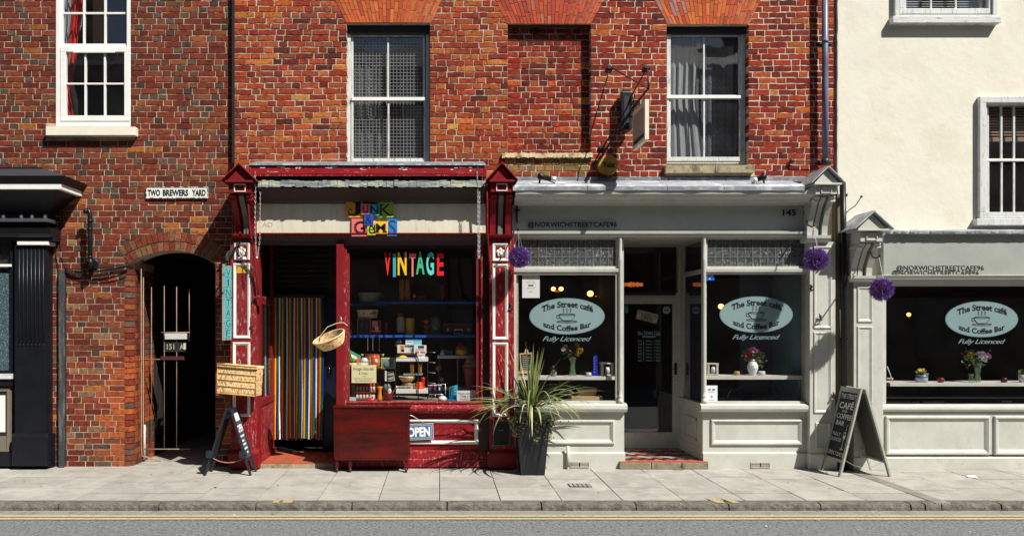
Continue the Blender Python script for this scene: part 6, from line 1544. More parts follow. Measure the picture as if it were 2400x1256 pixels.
for k_ in range(22):
    a = rr.uniform(2.8, 6.9); p = Vector((cx + math.cos(a) * ht * .9, cy + math.sin(a) * ht * .9, Hp + .03)); L = rr.uniform(.1, .38) if math.cos(a) > 0 else rr.uniform(.05, .2)
    pts = [p + Vector((math.cos(a) * .06 * min(1, i / 4) + rr.uniform(-.012, .012), math.sin(a) * .05 * min(1, i / 4), .03 * min(1, i / 2) - L * (i / 10) ** 1.2)) for i in range(11)]
    b.tube(pts, .0025, 4, (.10, .12, .05, 1))
    for q in pts:
        for _ in range(5): leaflet(b, q + Vector((rr.uniform(-.02, .02), rr.uniform(-.03, 0), rr.uniform(-.02, .02))), rr.uniform(.018, .034), (.16, .20, .07, 1) if rr.random() < .6 else (.30, .30, .14, 1))
for k_ in range(420):
    q = Vector((cx + rr.gauss(.04, .14), cy - abs(rr.gauss(0, .10)), Hp + abs(rr.gauss(.03, .05)))); leaflet(b, q, rr.uniform(.02, .04), (.08, .11, .04, 1) if rr.random() < .6 else (.20, .23, .09, 1))
b.obj('trailing_ivy', m_leaf, t, kind='stuff')
# small black chalk board leaning on the right red pilaster, behind the leaves
t = T('chalk_board', 'small black framed chalk board fixed low on the right red pilaster behind the leaves', 'chalk board', P(1175, 1045, -.2))
MB().frame(1156, 985, 1196, 1044, 2, -.19, .03).obj('board_frame', mat('grey_frame', (.12, .12, .11, 1), rough=.6), t, bev=.002); MB().pb(1158, 987, 1194, 1042, -.18, .01).obj('board_panel', m_chalk, t)

# ================================================================ junk shop window goods
def goods(name, lab, cat, px, py, Y, group=None): return T(name, lab, cat, P(px, py, Y), group)
def box3(par, nm, a, e, c, g, Y, d, cc, bev=.002, m=None): return MB().pb(a, e, c, g, Y, d, cc).obj(nm, m or m_attr, par, bev=bev)
def pot(par, nm, px, base, Y, prof_, cc, n=18, cols=None, m=None, sy=1.0):
    k_ = (1 + Y / D) / S; return MB().lathe(X(px, Y), Y, Z(base, Y), [(r * k_, z * k_) for r, z in prof_], n, cc, cols=cols, sy=sy).obj(nm, m or m_attr, par)
W = C(235, 232, 225); RD = C(205, 30, 30); OR = C(230, 100, 25); YE = C(235, 190, 40); BL = C(40, 90, 170); CY = C(70, 190, 215); CRM = C(235, 215, 165); GRN = C(90, 150, 50); BRN = C(110, 65, 35); DK = (.03, .025, .025, 1); ENG = C(150, 160, 150)
# top shelf
t = goods('enamel_tub', 'grey white enamel tub on the upper left shelf of the junk window', 'tub', 866, 712, 1.0)
pot(t, 'tub', 867, 711, 1.05, [(22, 0), (24, 3), (27, 24), (29, 25)], C(150, 165, 155), sy=.7); 
for px in (840, 894): MB().tube([P(px, 690, 1.05), P(px + (-4 if px < 860 else 4), 692, 1.05), P(px, 696, 1.05)], .006, 5, ENG).obj('handle', m_attr, t)
for i, (px, lab) in enumerate(((942, 'left'), (955, 'right'))):
    t = goods('rolled_fabric', 'tall amber roll of cloth on the upper shelf, %s of the pair' % lab, 'roll', px, 706, 1.0, 'amber rolls'); pot(t, 'roll', px, 705, 1.0, [(6, 0), (6.3, 4), (6.3, 48), (5.5, 51)], C(190, 115, 35), m=m_attrm)
t = goods('storage_jar', 'dark red cylinder at the right of the upper shelf', 'jar', 1037, 706, 1.0); pot(t, 'jar', 1037, 705, 1.0, [(6, 0), (6.3, 3), (6.3, 36), (5.5, 38)], C(130, 50, 25))
t = goods('table_clock', 'small brown clock between the amber rolls and the red tin', 'clock', 971, 706, 1.0); box3(t, 'case', 966, 687, 976, 705, 1.0, .05, C(90, 75, 55)); MB().ell(*P(971, 694, .998), .02, .004, .02, 10, 6, W).obj('dial', m_attr, t)
t = goods('tin', 'flat red tin on the upper shelf under the letters', 'tin', 988, 706, 1.0); box3(t, 'tin_box', 978, 696, 998, 705, 1.0, .08, C(150, 35, 40)); box3(t, 'lid', 977, 694, 999, 697, .995, .09, C(180, 50, 50))
# second shelf
t = goods('bread_bin', 'cream enamel bread bin lettered BREAD above the books', 'bread bin', 862, 762, .7)
pot(t, 'bin', 862, 746, .78, [(21, 0), (22, 2), (25, 18), (26, 20)], CRM, sy=.6); b = MB(); ptext(b, 'BREAD', 851, 731, 880, 737, .70, c=BLK, bold=.02, thick=.05, sp=1.3); b.obj('lettering', m_print, t)
MB().tube([P(842, 733, .78), P(838, 740, .78), P(843, 745, .78)], .006, 5, ENG).obj('handle', m_attr, t)
t = goods('framed_picture', 'dark framed picture standing on the blue shelf', 'picture', 852, 785, .7); MB().frame(837, 747, 869, 785, 2, .66, .02, C(160, 110, 40)).obj('picture_frame', m_attr, t); box3(t, 'picture', 839, 749, 867, 783, .67, .006, (.02, .02, .03, 1)); b = MB(); b.ell(*P(848, 762, .668), .02, .003, .05, 8, 6, C(120, 40, 40)); b.ell(*P(860, 766, .668), .012, .003, .03, 8, 6, C(60, 70, 120)); b.obj('painted_figure', m_attr, t)
t = goods('book', 'red and white patterned annual standing beside the framed picture', 'book', 881, 785, .7); box3(t, 'cover', 870, 751, 893, 785, .68, .03, C(190, 30, 35)); b = MB()
for i in range(5): b.pb(873 + i * 2.6, 752, 874.2 + i * 2.6, 764, .678, .002, W)
b.ell(*P(883, 770, .678), .03, .003, .03, 10, 6, W); b.pb(870, 775, 893, 777, .678, .002, W); b.pb(874, 764, 882, 766, .677, .002, YE); b.obj('cover_print', m_attr, t)
t = goods('vacuum_flask', 'white vacuum flask with red cap on the blue shelf', 'flask', 939, 785, .8); pot(t, 'flask', 939, 785, .8, [(9, 0), (9.5, 7), (9.5, 40), (7.5, 42), (7.5, 50), (6.5, 51)], W, cols=[RD, C(190, 190, 170), C(190, 190, 170), RD, RD])
t = goods('canister', 'plain yellow canister beside the white vacuum flask', 'canister', 961, 785, .8); pot(t, 'body', 961, 785, .8, [(10, 0), (10.5, 1), (10.5, 38), (9.5, 40)], YE); 
t = goods('candle', 'thin red candle standing left of the white flask', 'candle', 905, 785, .8); pot(t, 'wax', 905, 785, .8, [(3.2, 0), (3.4, 28), (2.5, 30)], C(170, 35, 30))
t = goods('cup_stack', 'orange stacking stand on the blue shelf near the glass dome', 'stand', 1000, 785, .8)
for i in range(3): pot(t, 'cup', 999 + (i % 2), 785 - i * 12, .8, [(3, 0), (5, 6), (7.5, 9), (3, 11)], OR)
t = goods('glass_dome', 'glass dome with silver ornament on a wooden board', 'dome', 1020, 785, .8); pot(t, 'dome', 1020, 783, .85, [(14, 0), (15, 20), (12, 36), (5, 43)], W, m=g_obj); pot(t, 'base', 1020, 785, .85, [(17, 0), (17, 2)], C(180, 120, 60)); MB().ell(*P(1019, 770, .85), .03, .03, .035, 8, 6, C(190, 190, 190)).obj('ornament', m_attr, t)
t = goods('suitcase', 'brown leather case with metal handle at the right of the blue shelf', 'suitcase', 1073, 785, .8); box3(t, 'case', 1040, 757, 1108, 785, .72, .2, C(70, 25, 18), bev=.01); MB().tube([P(1064, 782, .71), P(1066, 772, .68), P(1084, 772, .68), P(1086, 782, .71), P(1064, 782, .71)], .008, 6).obj('handle', m_alu, t)
for px in (1050, 1098): box3(t, 'clasp', px - 3, 769, px + 3, 776, .712, .01, C(160, 150, 120))
t = goods('blue_crate', 'dim blue box hanging in the dark above the brown case', 'box', 1068, 755, 1.0); box3(t, 'box_side', 1055, 726, 1095, 754, 1.3, .15, C(25, 35, 90))
# trolley (three tier)
t = T('tea_trolley', 'three tier white tea trolley with black tube frame in the junk window', 'trolley', P(962, 938, .25))
for (y, e) in ((838, 847), (912, 922)):
    box3(t, 'tray', 927, y, 1003, e, .12, .26, C(232, 232, 228), bev=.006)
box3(t, 'shelf_plate', 945, 876, 990, 879, .14, .22, C(150, 150, 148))
for (Yt_, a, c) in ((.10, 927, 980), (.36, 935, 1002)):
    MB().tube([P(a, 938, Yt_), P(a, 842, Yt_), P(a + 2, 834, Yt_), P(a + 8, 831, Yt_), P(c - 8, 831, Yt_), P(c - 2, 834, Yt_), P(c, 842, Yt_), P(c, 938, Yt_)], .007, 7).obj('trolley_frame', m_iron, t)
# things on trolley
def stackbox(lab, a, e, c, g, Y, d, cc, name='packet', pr=()):
    t = goods(name, lab, 'box' if name != 'tin' else 'tin', (a + c) / 2, g, Y); box3(t, 'carton', a, e, c, g, Y, d, cc)
    if pr:
        b = MB()
        for (x0, y0, x1, y1, q) in pr: b.pb(x0, y0, x1, y1, Y - .0015, .0015, q)
        b.obj('print', m_attr, t)
    return t
stackbox('pale blue gift box on top of the trolley stack', 950, 796, 988, 809, .18, .1, C(150, 215, 235), pr=((951, 797, 968, 808, C(235, 240, 240)), (953, 801, 966, 802, BLK), (950, 796, 988, 798, C(60, 160, 200))))
stackbox('white packet with a pictured cup at the left of the trolley stack', 931, 808, 949, 827, .16, .08, C(235, 225, 205), pr=((938, 810, 948, 813, OR), (939, 814, 947, 824, C(190, 130, 70)), (941, 819, 947, 824, W)))
stackbox('white carton in the middle of the trolley stack', 949, 809, 971, 827, .2, .08, C(215, 215, 212), pr=((952, 812, 956, 822, W), (960, 811, 970, 813, gy), (961, 816, 969, 824, C(180, 180, 190))))
stackbox('white box with red bands at the right of the trolley stack', 970, 809, 999, 828, .16, .1, C(238, 236, 232), pr=((980, 810, 994, 816, C(60, 60, 80)), (973, 824, 982, 827.5, RD), (985, 824, 996, 827.5, RD), (974, 818, 994, 819, gy), (974, 821, 994, 821.6, gy)))
stackbox('small white box with fine print under the red banded box', 978, 828, 996, 838, .15, .08, C(238, 236, 232), pr=((980, 831, 994, 832, gy), (980, 834, 990, 835, gy)))
stackbox('flat dark red book under the cartons on the trolley top', 934, 828, 968, 832, .2, .1, C(120, 25, 25), 'book')
t = goods('yellow_cloth', 'folded yellow duster on the top tray of the trolley', 'cloth', 945, 838, .16)
MB().lathe(X(944, .18), .18, Z(839, .18), [(.07, 0), (.06, .012), (.03, .03), (.008, .035)], 9, YE, sy=.6).obj('cloth_heap', m_attrm, t)
for i, (px, a) in enumerate(((966, 'left'), (985, 'right'))):
    t = goods('beaker', 'red topped yellow plastic beaker on the middle trolley shelf, %s one' % a, 'beaker', px, 876, .2, 'yellow beakers'); pot(t, 'beaker_body', px, 876, .2, [(3.6, 0), (5, 20), (5.4, 21), (5.4, 25)], YE, cols=[YE, YE, RD])
t = goods('mixing_bowl', 'wide cream mixing bowl on a footed stand on the lower trolley', 'bowl', 954, 896, .2); pot(t, 'bowl', 954, 893, .22, [(12, 0), (17, 4), (20, 10), (20.5, 12)], CRM); pot(t, 'foot', 954, 900, .22, [(14, 0), (10, 3), (12, 7)], C(190, 150, 120))
for i in range(4):
    t = goods('plate', '%s plate of the cream stack on the lower trolley tray' % ('bottom', 'lower middle', 'upper middle', 'top')[i], 'plate', 957, 911 - i * 3, .2, 'stacked cream plates'); pot(t, 'dish', 957 + (i % 2) * 3, 911 - i * 3.2, .24, [(10, 0), (19 - i, 2), (19.5 - i, 3)], C(228, 212, 180) if i else C(170, 150, 120))
t = goods('patterned_tin', 'flat white tin with dark lettering at the front of the lower tray', 'tin', 950, 912, .13); box3(t, 'tin_box', 931, 905, 967, 912, .13, .04, C(215, 205, 180)); b = MB(); [b.pb(933 + i * 3, 906.5, 935 + i * 3, 910.5, .1285, .002, BLK) for i in range(10)]; b.obj('print', m_print, t)
t = goods('jelly_mould', 'ribbed orange jelly mould at the right of the lower trolley tray', 'mould', 984, 912, .2)
for i in range(5): pot(t, 'mould_rib', 983, 912 - i * 3.4, .2, [(11 - i * .8, 0), (11.5 - i * .8, 1.6), (10.5 - i * .8, 3.2)], C(240, 80, 30))
t = goods('red_beaker', 'tall red beaker behind the orange jelly mould', 'beaker', 991, 906, .3); pot(t, 'beaker_body', 991, 912, .3, [(4.5, 0), (5.5, 26), (5.5, 28)], RD)
# left heap
t = goods('storage_chest', 'dark wooden box carrying the pots at the left of the junk window', 'wooden box', 868, 936, .4); box3(t, 'box_side', 824, 868, 897, 936, .42, .3, C(50, 30, 22)); box3(t, 'box_lid', 822, 862, 899, 868, .40, .34, C(170, 105, 60))
t = goods('casserole', 'big cream and brown casserole pot behind the green bowl', 'pot', 873, 848, .5)
pot(t, 'pot_body', 873, 860, .55, [(13, 0), (17, 4), (18, 16), (17, 28), (18.5, 30)], C(225, 175, 100), cols=[CRM, C(225, 180, 110), C(215, 170, 100), C(170, 70, 40)])
for px in (852, 894): MB().tube([P(px, 832, .55), P(px + (-5 if px < 870 else 5), 830, .55), P(px + (-3 if px < 870 else 3), 836, .55)], .009, 6, CRM).obj('handle', m_attr, t)
b = MB()
for i in range(7): b.ell(*P(862 + i * 4, 838 + (i % 2) * 2, .455), .011, .006, .011, 6, 4, C(200, 90, 30))
b.obj('flower_pattern', m_attr, t)
t = goods('tablecloth', 'folded green and orange printed cloth at the left edge of the junk window', 'cloth', 832, 850, .4)
MB().hexa([P(820, 822, .42), P(846, 836, .40), P(843, 848, .38), P(820, 848, .38), P(820, 820, .50), P(846, 834, .48), P(843, 848, .5), P(820, 848, .5)], C(60, 150, 100)).obj('cloth_fold', m_attrm, t)
MB().hexa([P(821, 833, .38), P(846, 840, .37), P(844, 850, .36), P(821, 850, .36), P(821, 833, .40), P(846, 840, .39), P(844, 850, .38), P(821, 850, .38)], C(230, 100, 60)).obj('cloth_fold', m_attrm, t)
MB().hexa([P(823, 829, .37), P(835, 835, .365), P(838, 842, .36), P(824, 838, .36), P(823, 829, .375), P(835, 835, .37), P(838, 842, .365), P(824, 838, .365)], C(235, 235, 235)).obj('cloth_fold', m_attrm, t)
t = goods('green_bowl', 'small green enamel bowl on the cream bowls', 'bowl', 828, 850, .3); pot(t, 'bowl', 828, 849, .32, [(6, 0), (9, 4), (9.5, 8)], GRN)
t = goods('white_bowl', 'upturned white pudding basin beside the green bowl', 'bowl', 853, 850, .3); pot(t, 'bowl', 854, 850, .32, [(9.5, 0), (8.5, 7), (5, 12)], C(200, 222, 225))
for i, (px, a) in enumerate(((827, 'left'), (848, 'right'))):
    t = goods('cream_bowl', 'wide cream bowl above the yellow handwritten card, %s one' % a, 'bowl', px, 860, .3, 'cream bowls over the card'); pot(t, 'bowl', px, 862, .33, [(10, 0), (15, 6), (16, 12)], CRM)
t = goods('coffee_pot', 'orange enamel coffee pot with a white flower', 'coffee pot', 877, 862, .3); pot(t, 'pot_body', 877, 858, .3, [(7.5, 0), (7.5, 4), (7, 20), (5.5, 26)], C(225, 85, 25)); MB().ell(*P(881, 846, .26), .022, .008, .028, 10, 6, W).obj('white_flower', m_attr, t); MB().tube([P(884, 838, .3), P(889, 842, .3), P(887, 852, .3), P(884, 854, .3)], .006, 6, C(225, 85, 25)).obj('handle', m_attr, t)
t = goods('serving_tray', 'pale green rimmed tray with a grey blue dish leaning in the junk window', 'tray', 909, 864, .3); box3(t, 'tray_rim', 893, 838, 926, 864, .30, .02, C(190, 205, 110), bev=.006); box3(t, 'tray_well', 896, 841, 923, 861, .295, .01, C(140, 155, 150)); MB().ell(*P(909, 853, .29), .06, .01, .045, 14, 8, C(110, 130, 140)).obj('dish', m_attr, t)
t = goods('enamel_sign', 'tilted dark blue metal sign with white lettering beside the trolley', 'sign', 913, 893, .25); st = MB(); st.pb(905, 871, 924, 893, .22, .008, C(60, 75, 95)); st.frame(905, 871, 924, 893, 1.2, .216, .006, C(215, 205, 190)); [st.pb(907.5 + i * 3, y, 909.5 + i * 3, y + 5, .214, .002, C(215, 210, 195)) for y in (875, 884) for i in range(5)]
cR = P(914, 882, .22); st.xform(0, Matrix.Translation(cR) @ Matrix.Rotation(rad(-10), 4, 'Y') @ Matrix.Translation(-cR)); st.obj('plate', m_attr, t); box3(t, 'white_stub', 902, 869, 906, 893, .2, .01, W)
t = goods('spice_rack', 'two tier spice rack of red capped jars under the handwritten card', 'spice rack', 856, 936, .1); box3(t, 'rack_back', 832, 897, 881, 937, .16, .01, C(45, 28, 20)); box3(t, 'rack_shelf', 832, 915, 881, 920, .10, .06, C(140, 85, 50)); box3(t, 'rack_shelf', 832, 934, 881, 937, .10, .06, C(140, 85, 50))
b = MB(); 
for i in range(6): b.ell(*P(847 + i * 6, 917.5, .098), .008, .003, .008, 6, 4, (OR, YE, RD)[i % 3])
b.obj('painted_flowers', m_attr, t)
for row, (bs, n_) in enumerate(((915, 6), (934, 6))):
    for i in range(n_):
        px = 837.5 + i * 7.7; jr = goods('spice_jar', 'red capped glass spice jar, %s from the left in the %s row of the rack' % (('first', 'second', 'third', 'fourth', 'fifth', 'last')[i], ('upper', 'lower')[row]), 'jar', px, bs, .12, 'spice jars of the %s row' % ('upper', 'lower')[row])
        pot(jr, 'jar_body', px, bs, .125, [(2.8, 0), (3, 1), (3, 9), (2.2, 10)], C(200, 195, 185)); pot(jr, 'cap', px, bs - 10, .125, [(2.6, 0), (3.1, 1), (3.0, 4), (1.8, 6)], RD)
        MB().pb(px - 2.2, bs - 8, px + 2.2, bs - 3, .118 - .015, .003, W).obj('jar_label', m_attr, jr)
t = goods('pepper_mill', 'waisted orange wooden pepper mill beside the spice rack', 'pepper mill', 890, 937, .1); pot(t, 'mill', 890, 938, .12, [(6.2, 0), (5.6, 6), (4.0, 18), (4.4, 24), (7, 31), (6.8, 32.5)], C(232, 145, 40))
t = goods('glazed_pot', 'squat dark red glazed pot beside the orange mill', 'pot', 909, 937, .1); pot(t, 'pot_body', 909.5, 938, .14, [(8, 0), (12, 5), (12.5, 10), (10.5, 16), (11, 18)], C(120, 25, 18))
t = goods('wooden_spoons', 'white spoon and wooden spatula standing in the red pot', 'spoons', 914, 922, .14); MB().ell(*P(913, 917, .13), .025, .008, .042, 10, 6, C(235, 222, 200)).obj('spoon', m_attr, t); MB().tube([P(918, 925, .13), P(930, 904, .12)], .009, 6, C(225, 205, 170)).obj('spatula', m_attr, t)
t = goods('clear_jar', 'grey lidded glass jar behind the red glazed pot', 'jar', 907, 920, .25); pot(t, 'jar', 907, 921, .26, [(9, 0), (9.5, 14), (7, 22)], C(120, 125, 120))
t = goods('red_kettle', 'small red kettle with white handle at the window foot', 'kettle', 870, 938, .05); pot(t, 'kettle_body', 868, 940, .06, [(11, 0), (12, 3), (7, 7), (3, 9)], RD, sy=.5); MB().tube([P(873, 940, .04), P(876, 930, .04), P(871, 925, .04), P(866, 928, .04)], .006, 6, W).obj('handle', m_attr, t)
notice(824, 855, 882, 897, .02, C(243, 236, 185), 'yellow handwritten card Vintage china sale in the junk shop window', 'handwritten_card', 'card',
       lines=[('Vintage china sale', 827, 860, 876, 870, BLK), ('& Today', 841, 872, 862, 879, BLK), ('box', 850, 881, 857, 881.6, BLK), ('be lucky lot of items in it', 830, 885, 874, 889, BLK), ('they make fantastic x', 832, 890, 872, 894, BLK)])
stackbox('stack of pale magazines at the lower left of the junk window', 819, 931, 834, 939, .08, .1, C(200, 205, 205), 'magazine_stack')
# right side
t = goods('side_table', 'grey topped table at the right of the junk window', 'table', 1070, 930, .5)
box3(t, 'table_top', 1025, 833, 1112, 840, .45, .35, C(185, 190, 190), bev=.005); box3(t, 'lower_shelf', 1030, 908, 1100, 914, .45, .3, C(150, 150, 150))
for px in (1073,): box3(t, 'table_leg', px - 2, 840, px + 1, 908, .44, .02, C(150, 110, 80))
box3(t, 'table_leg', 1028, 840, 1031, 935, .47, .02, C(60, 60, 60)); box3(t, 'table_leg', 1106, 840, 1109, 935, .47, .02, C(60, 60, 60))
t = goods('tea_cosy', 'dome shaped striped tea cosy in red, yellow and orange on the table', 'tea cosy', 1083, 832, .5); pot(t, 'cosy', 1083, 832, .55, [(16, 0), (16.5, 4), (16, 8), (15.5, 12), (13, 20), (8, 26), (3, 28)], RD, cols=[OR, C(190, 190, 60), C(190, 190, 60), C(190, 60, 40), C(130, 40, 40), C(130, 40, 40)], m=m_attrm)
t = goods('glass_cruet', 'small glass cruet at the left of the table top', 'cruet', 1036, 832, .5); pot(t, 'bottle', 1037, 832, .48, [(5, 0), (6, 5), (3, 7), (4, 10), (2, 12)], C(160, 175, 185))
t = goods('blue_purse', 'blue grey folded purse on the table', 'purse', 1052, 832, .5); MB().hexa([P(1038, 832, .5), P(1060, 832, .5), P(1063, 822, .5), P(1036, 818, .5), P(1038, 832, .56), P(1060, 832, .56), P(1063, 822, .56), P(1036, 818, .56)], C(50, 75, 110)).obj('purse_body', m_attrm, t)
t = goods('plate_stack', 'pile of patterned plates on the red bucket at the right', 'plates', 1105, 860, .3)
for i in range(7): pot(t, 'dish', 1104 + (i % 3) * 1.5, 861 - i * 3, .35, [(9, 0), (21 - i * 1.6, 2), (21.5 - i * 1.6, 2.8)], (C(190, 120, 70), C(215, 205, 180), C(150, 160, 130))[i % 3])
t = goods('red_bucket', 'tall red tapering bucket holding the plates at the right of the junk window', 'bucket', 1105, 930, .4); pot(t, 'bucket', 1104, 925, .4, [(9, 0), (11, 10), (19, 62), (20, 63)], C(165, 30, 30))
for (px, py, r_, cc, lab, nm) in ((1028, 862, 7, OR, 'orange ball hanging dimly beside the table', 'ball'), (1036, 889, 5, YE, 'small yellow ball low behind the plate rack', 'ball')):
    t = goods('hanging_ball', lab, nm, px, py, .6); MB().ell(*P(px, py, .6), r_ * .0058, r_ * .0058, r_ * .0058, 12, 8, cc).obj('ball', m_attr, t); MB().tube([P(px, py, .6), P(px, 835, .6)], .002, 4).obj('string', m_blackm, t)
t = goods('wire_rack', 'white wire plate rack at the foot of the junk window', 'wire rack', 1025, 937, .15)
for (a, c, e, Y_) in ((1006, 1038, 924, .1), (1012, 1044, 900, .2)):
    MB().tube([P(a, 938, Y_), P(a, e, Y_), P(c, e, Y_), P(c, 938, Y_)], .005, 5).obj('wire', m_alu, t)
MB().tube([P(1020, 938, .12), P(1020, 924, .12)], .005, 5).obj('wire', m_alu, t)
for i in range(4): MB().tube([P(1002, 824 + i * 24, .5), P(1020, 826 + i * 24, .4)], .004, 5).obj('wire', m_alu, t)
for i, px in enumerate((1008, 1019, 1030)):
    t = goods('blue_glass', '%s of the three blue patterned glasses on the wire rack' % ('left', 'middle', 'right')[i], 'glass', px, 922, .15, 'blue patterned glasses'); pot(t, 'tumbler', px, 923, .16, [(4.5, 0), (5.2, 20), (5.4, 21)], C(35, 45, 90), cols=[C(35, 45, 90), W]); box3(t, 'glass_pattern', px - 1.5, 907, px + 1.5, 914, .12, .004, (RD, RD, W)[i])
for i in range(4):
    t = goods('blue_cup', 'turquoise cup, %s of the leaning stack' % ('bottom', 'second', 'third', 'top')[i], 'cup', 1063, 935 - i * 5, .1, 'turquoise cups')
    b = MB(); k_ = 1.02 / S; b.lathe(0, 0, 0, [(4.5 * k_, 0), (7.5 * k_, 6 * k_), (9.5 * k_, 13 * k_), (9.9 * k_, 13.5 * k_)], 16, CY); b.xform(0, Matrix.Translation(P(1064 + i * 1.2, 937 - i * 6.5, .12)) @ Matrix.Rotation(rad(-6 * i), 4, 'Y')); b.obj('cup_body', m_attr, t)
    MB().tube([P(1056, 927 - i * 6.5, .1), P(1052.5, 928 - i * 6.5, .1), P(1054, 932 - i * 6.5, .1), P(1058, 933 - i * 6.5, .1)], .0035, 5, CY).obj('handle', m_attr, t)
t = goods('butter_dish', 'small white lidded dish left of the turquoise cups', 'dish', 1038, 938, .08); pot(t, 'dish', 1037, 938, .1, [(11, 0), (10, 6), (7, 9), (2, 11)], C(232, 230, 222))
box3(goods('blue_tray', 'bright blue tray under the turquoise cups', 'tray', 1060, 938, .05), 'tray_base', 1046, 936, 1074, 939, .04, .2, C(30, 130, 190))
notice(1071, 915, 1119, 939, .03, C(225, 228, 228), 'white card with handwritten capitals at the lower right of the junk window', 'handwritten_card', 'card',
       lines=[('Please come in', 1074, 919, 1110, 924, BLK), ('THERE IS MUCH', 1077, 926, 1115, 931, BLK), ('MORE TO SEE', 1079, 933, 1112, 937.5, BLK)])
t = goods('hanging_mugs', 'tilted grey metal jug under the blue shelf', 'jug', 931, 812, .6); b = MB(); b.lathe(0, 0, 0, [(.03, 0), (.035, .01), (.03, .07), (.033, .075)], 14, C(120, 130, 135)); b.xform(0, Matrix.Translation(P(930, 812, .6)) @ Matrix.Rotation(rad(18), 4, 'Y')); b.obj('jug_body', m_attr, t); MB().tube([P(931, 800, .6), P(935, 795, .6), P(940, 800, .6), P(940, 808, .6)], .005, 5, C(120, 130, 135)).obj('handle', m_attr, t)
for i, px in enumerate((862, 874, 889)):
    t = goods('hanging_wire', 'thin wire dropping from the blue shelf to the casserole, %s one' % ('left', 'middle', 'right')[i], 'wire', px, 820, .6, 'wires under the blue shelf'); MB().tube([P(px, 791, .62), P(px, 822, .62)], .0025, 4).obj('wire', m_alu, t)

# ================================================================ café shelf things
m_petal = mat('petals', attr=True, rough=.7, var=.1, bump=0)
def blooms(par, px, py, Y, lst, rr):
    for (dx, dy, r_, cc) in lst:
        b = MB(); c = P(px + dx, py + dy, Y + rr.uniform(-.04, .04)); rw = r_ * .0056
        for i in range(46):
            d = Vector((rr.gauss(0, 1), rr.gauss(0, 1), rr.gauss(0, 1))).normalized(); p = c + d * rw * rr.uniform(.2, .5); s_ = d.cross(Vector((rr.random(), rr.random(), rr.random()))).normalized() * rw * .38; q = c + d * rw; n = len(b.v)
            k_ = rr.uniform(.7, 1.1); b.v += [tuple(p), tuple((p + q) / 2 + s_), tuple(q), tuple((p + q) / 2 - s_)]; b.face((n, n + 1, n + 2, n + 3), tuple(min(.9, x * k_) for x in cc[:3]) + (1,))
        b.obj('bloom', m_petal, par)
def greens(par, px, py, Y, w_, h_, n_, rr, cc=(.08, .13, .04, 1)):
    b = MB()
    for i in range(n_): leaflet(b, P(px + rr.gauss(0, w_), py + rr.gauss(0, h_), Y + rr.uniform(-.05, .05)), rr.uniform(.02, .045), cc)
    b.obj('foliage', m_petal, par)
rr = random.Random(41)
YV = .14
t = T('flower_vase', 'cut glass vase of purple, white and yellow flowers on the shelf near the café door', 'vase', P(1343, 882, YV))
k_ = (1 + YV / D) / S
pot(t, 'vase', 1342, 882.5, YV, [(8.5, 0), (9, 3), (6.5, 14), (5.5, 26), (7.5, 38), (10, 46)], W, m=g_obj); 
for i in range(9): MB().tube([P(1342 + (i - 4) * 1.3, 878, YV), P(1342 + (i - 4) * .8, 850, YV), P(1342 + (i - 4) * 3, 826, YV)], .003, 4, (.10, .2, .05, 1)).obj('stem', m_petal, t)
PU, PK, MG = C(75, 40, 110), C(225, 170, 205), C(130, 25, 60)
greens(t, 1342, 825, YV, 9, 7, 60, rr, (.04, .06, .03, 1))
blooms(t, 1342, 817, YV, [(-22, 2, 6, C(235, 232, 238)), (-17, -5, 6, C(225, 215, 228)), (-10, 4, 8, MG), (-12, -6, 6, C(100, 30, 70)), (0, -4, 8, PU), (6, -1, 7, C(55, 40, 110)), (2, 7, 7, MG), (16, 5, 9, YE), (20, 2, 6, C(240, 200, 40)), (12, 13, 6, YE), (10, -8, 6, C(150, 170, 60)), (-3, 14, 6, C(60, 15, 30))], rr)
t = T('easel_board', 'small chalk board on a wooden easel behind the spiky leaves', 'easel', P(1235, 882, .12))
w1_ = C(215, 185, 140)
st = MB(); st.frame(1220, 826, 1249, 872, 3, .10, .015, w1_); st.pb(1223, 829, 1246, 869, .105, .006, C(60, 70, 70)); 
for i in range(8): st.pb(1226, 833 + i * 4.6, 1226 + 10 + (i * 7) % 9, 834.6 + i * 4.6, .1025, .002, C(190, 200, 190))
cR = P(1235, 870, .1); st.xform(0, Matrix.Translation(cR) @ Matrix.Rotation(rad(12), 4, 'X') @ Matrix.Rotation(rad(-4), 4, 'Y') @ Matrix.Translation(-cR)); st.obj('board', m_attr, t)
for dx in (-9, 9): MB().tube([P(1234 + dx * .2, 818, .14), P(1234 + dx * 1.6, 882, .08)], .006, 5, w1_).obj('easel_leg', m_attr, t)
MB().tube([P(1234, 816, .14), P(1236, 882, .24)], .006, 5, w1_).obj('easel_leg', m_attr, t); box3(t, 'easel_ledge', 1216, 871, 1262, 875, .06, .05, w1_)
t = T('succulent_pot', 'tiny dark plant in a blue white pot on the café shelf', 'potted plant', P(1298, 882, .1)); pot(t, 'pot', 1298, 883, .1, [(6, 0), (6.5, 10), (6.8, 11)], C(170, 180, 195)); greens(t, 1298, 869, .1, 3, 3, 24, rr, (.12, .08, .05, 1))
t = T('candle_holder', 'small glass candle holder with red wax on the café shelf', 'candle', P(1380, 882, .1)); pot(t, 'holder', 1379.5, 882.5, .1, [(6, 0), (6.5, 3), (6.7, 4), (6.5, 10)], C(190, 190, 190), cols=[C(150, 50, 50), C(185, 190, 190), C(185, 190, 190)])
t = T('blue_bottle', 'tall cobalt blue glass bottle with pale rungs on the café shelf', 'bottle', P(1396, 882, .15)); MB().pprism([(1386, 882), (1406, 882), (1401, 866), (1400, 834), (1394, 832), (1391, 836), (1392, 862)], .14, .05, C(20, 40, 165)).obj('bottle_body', m_attr, t, bev=.006)
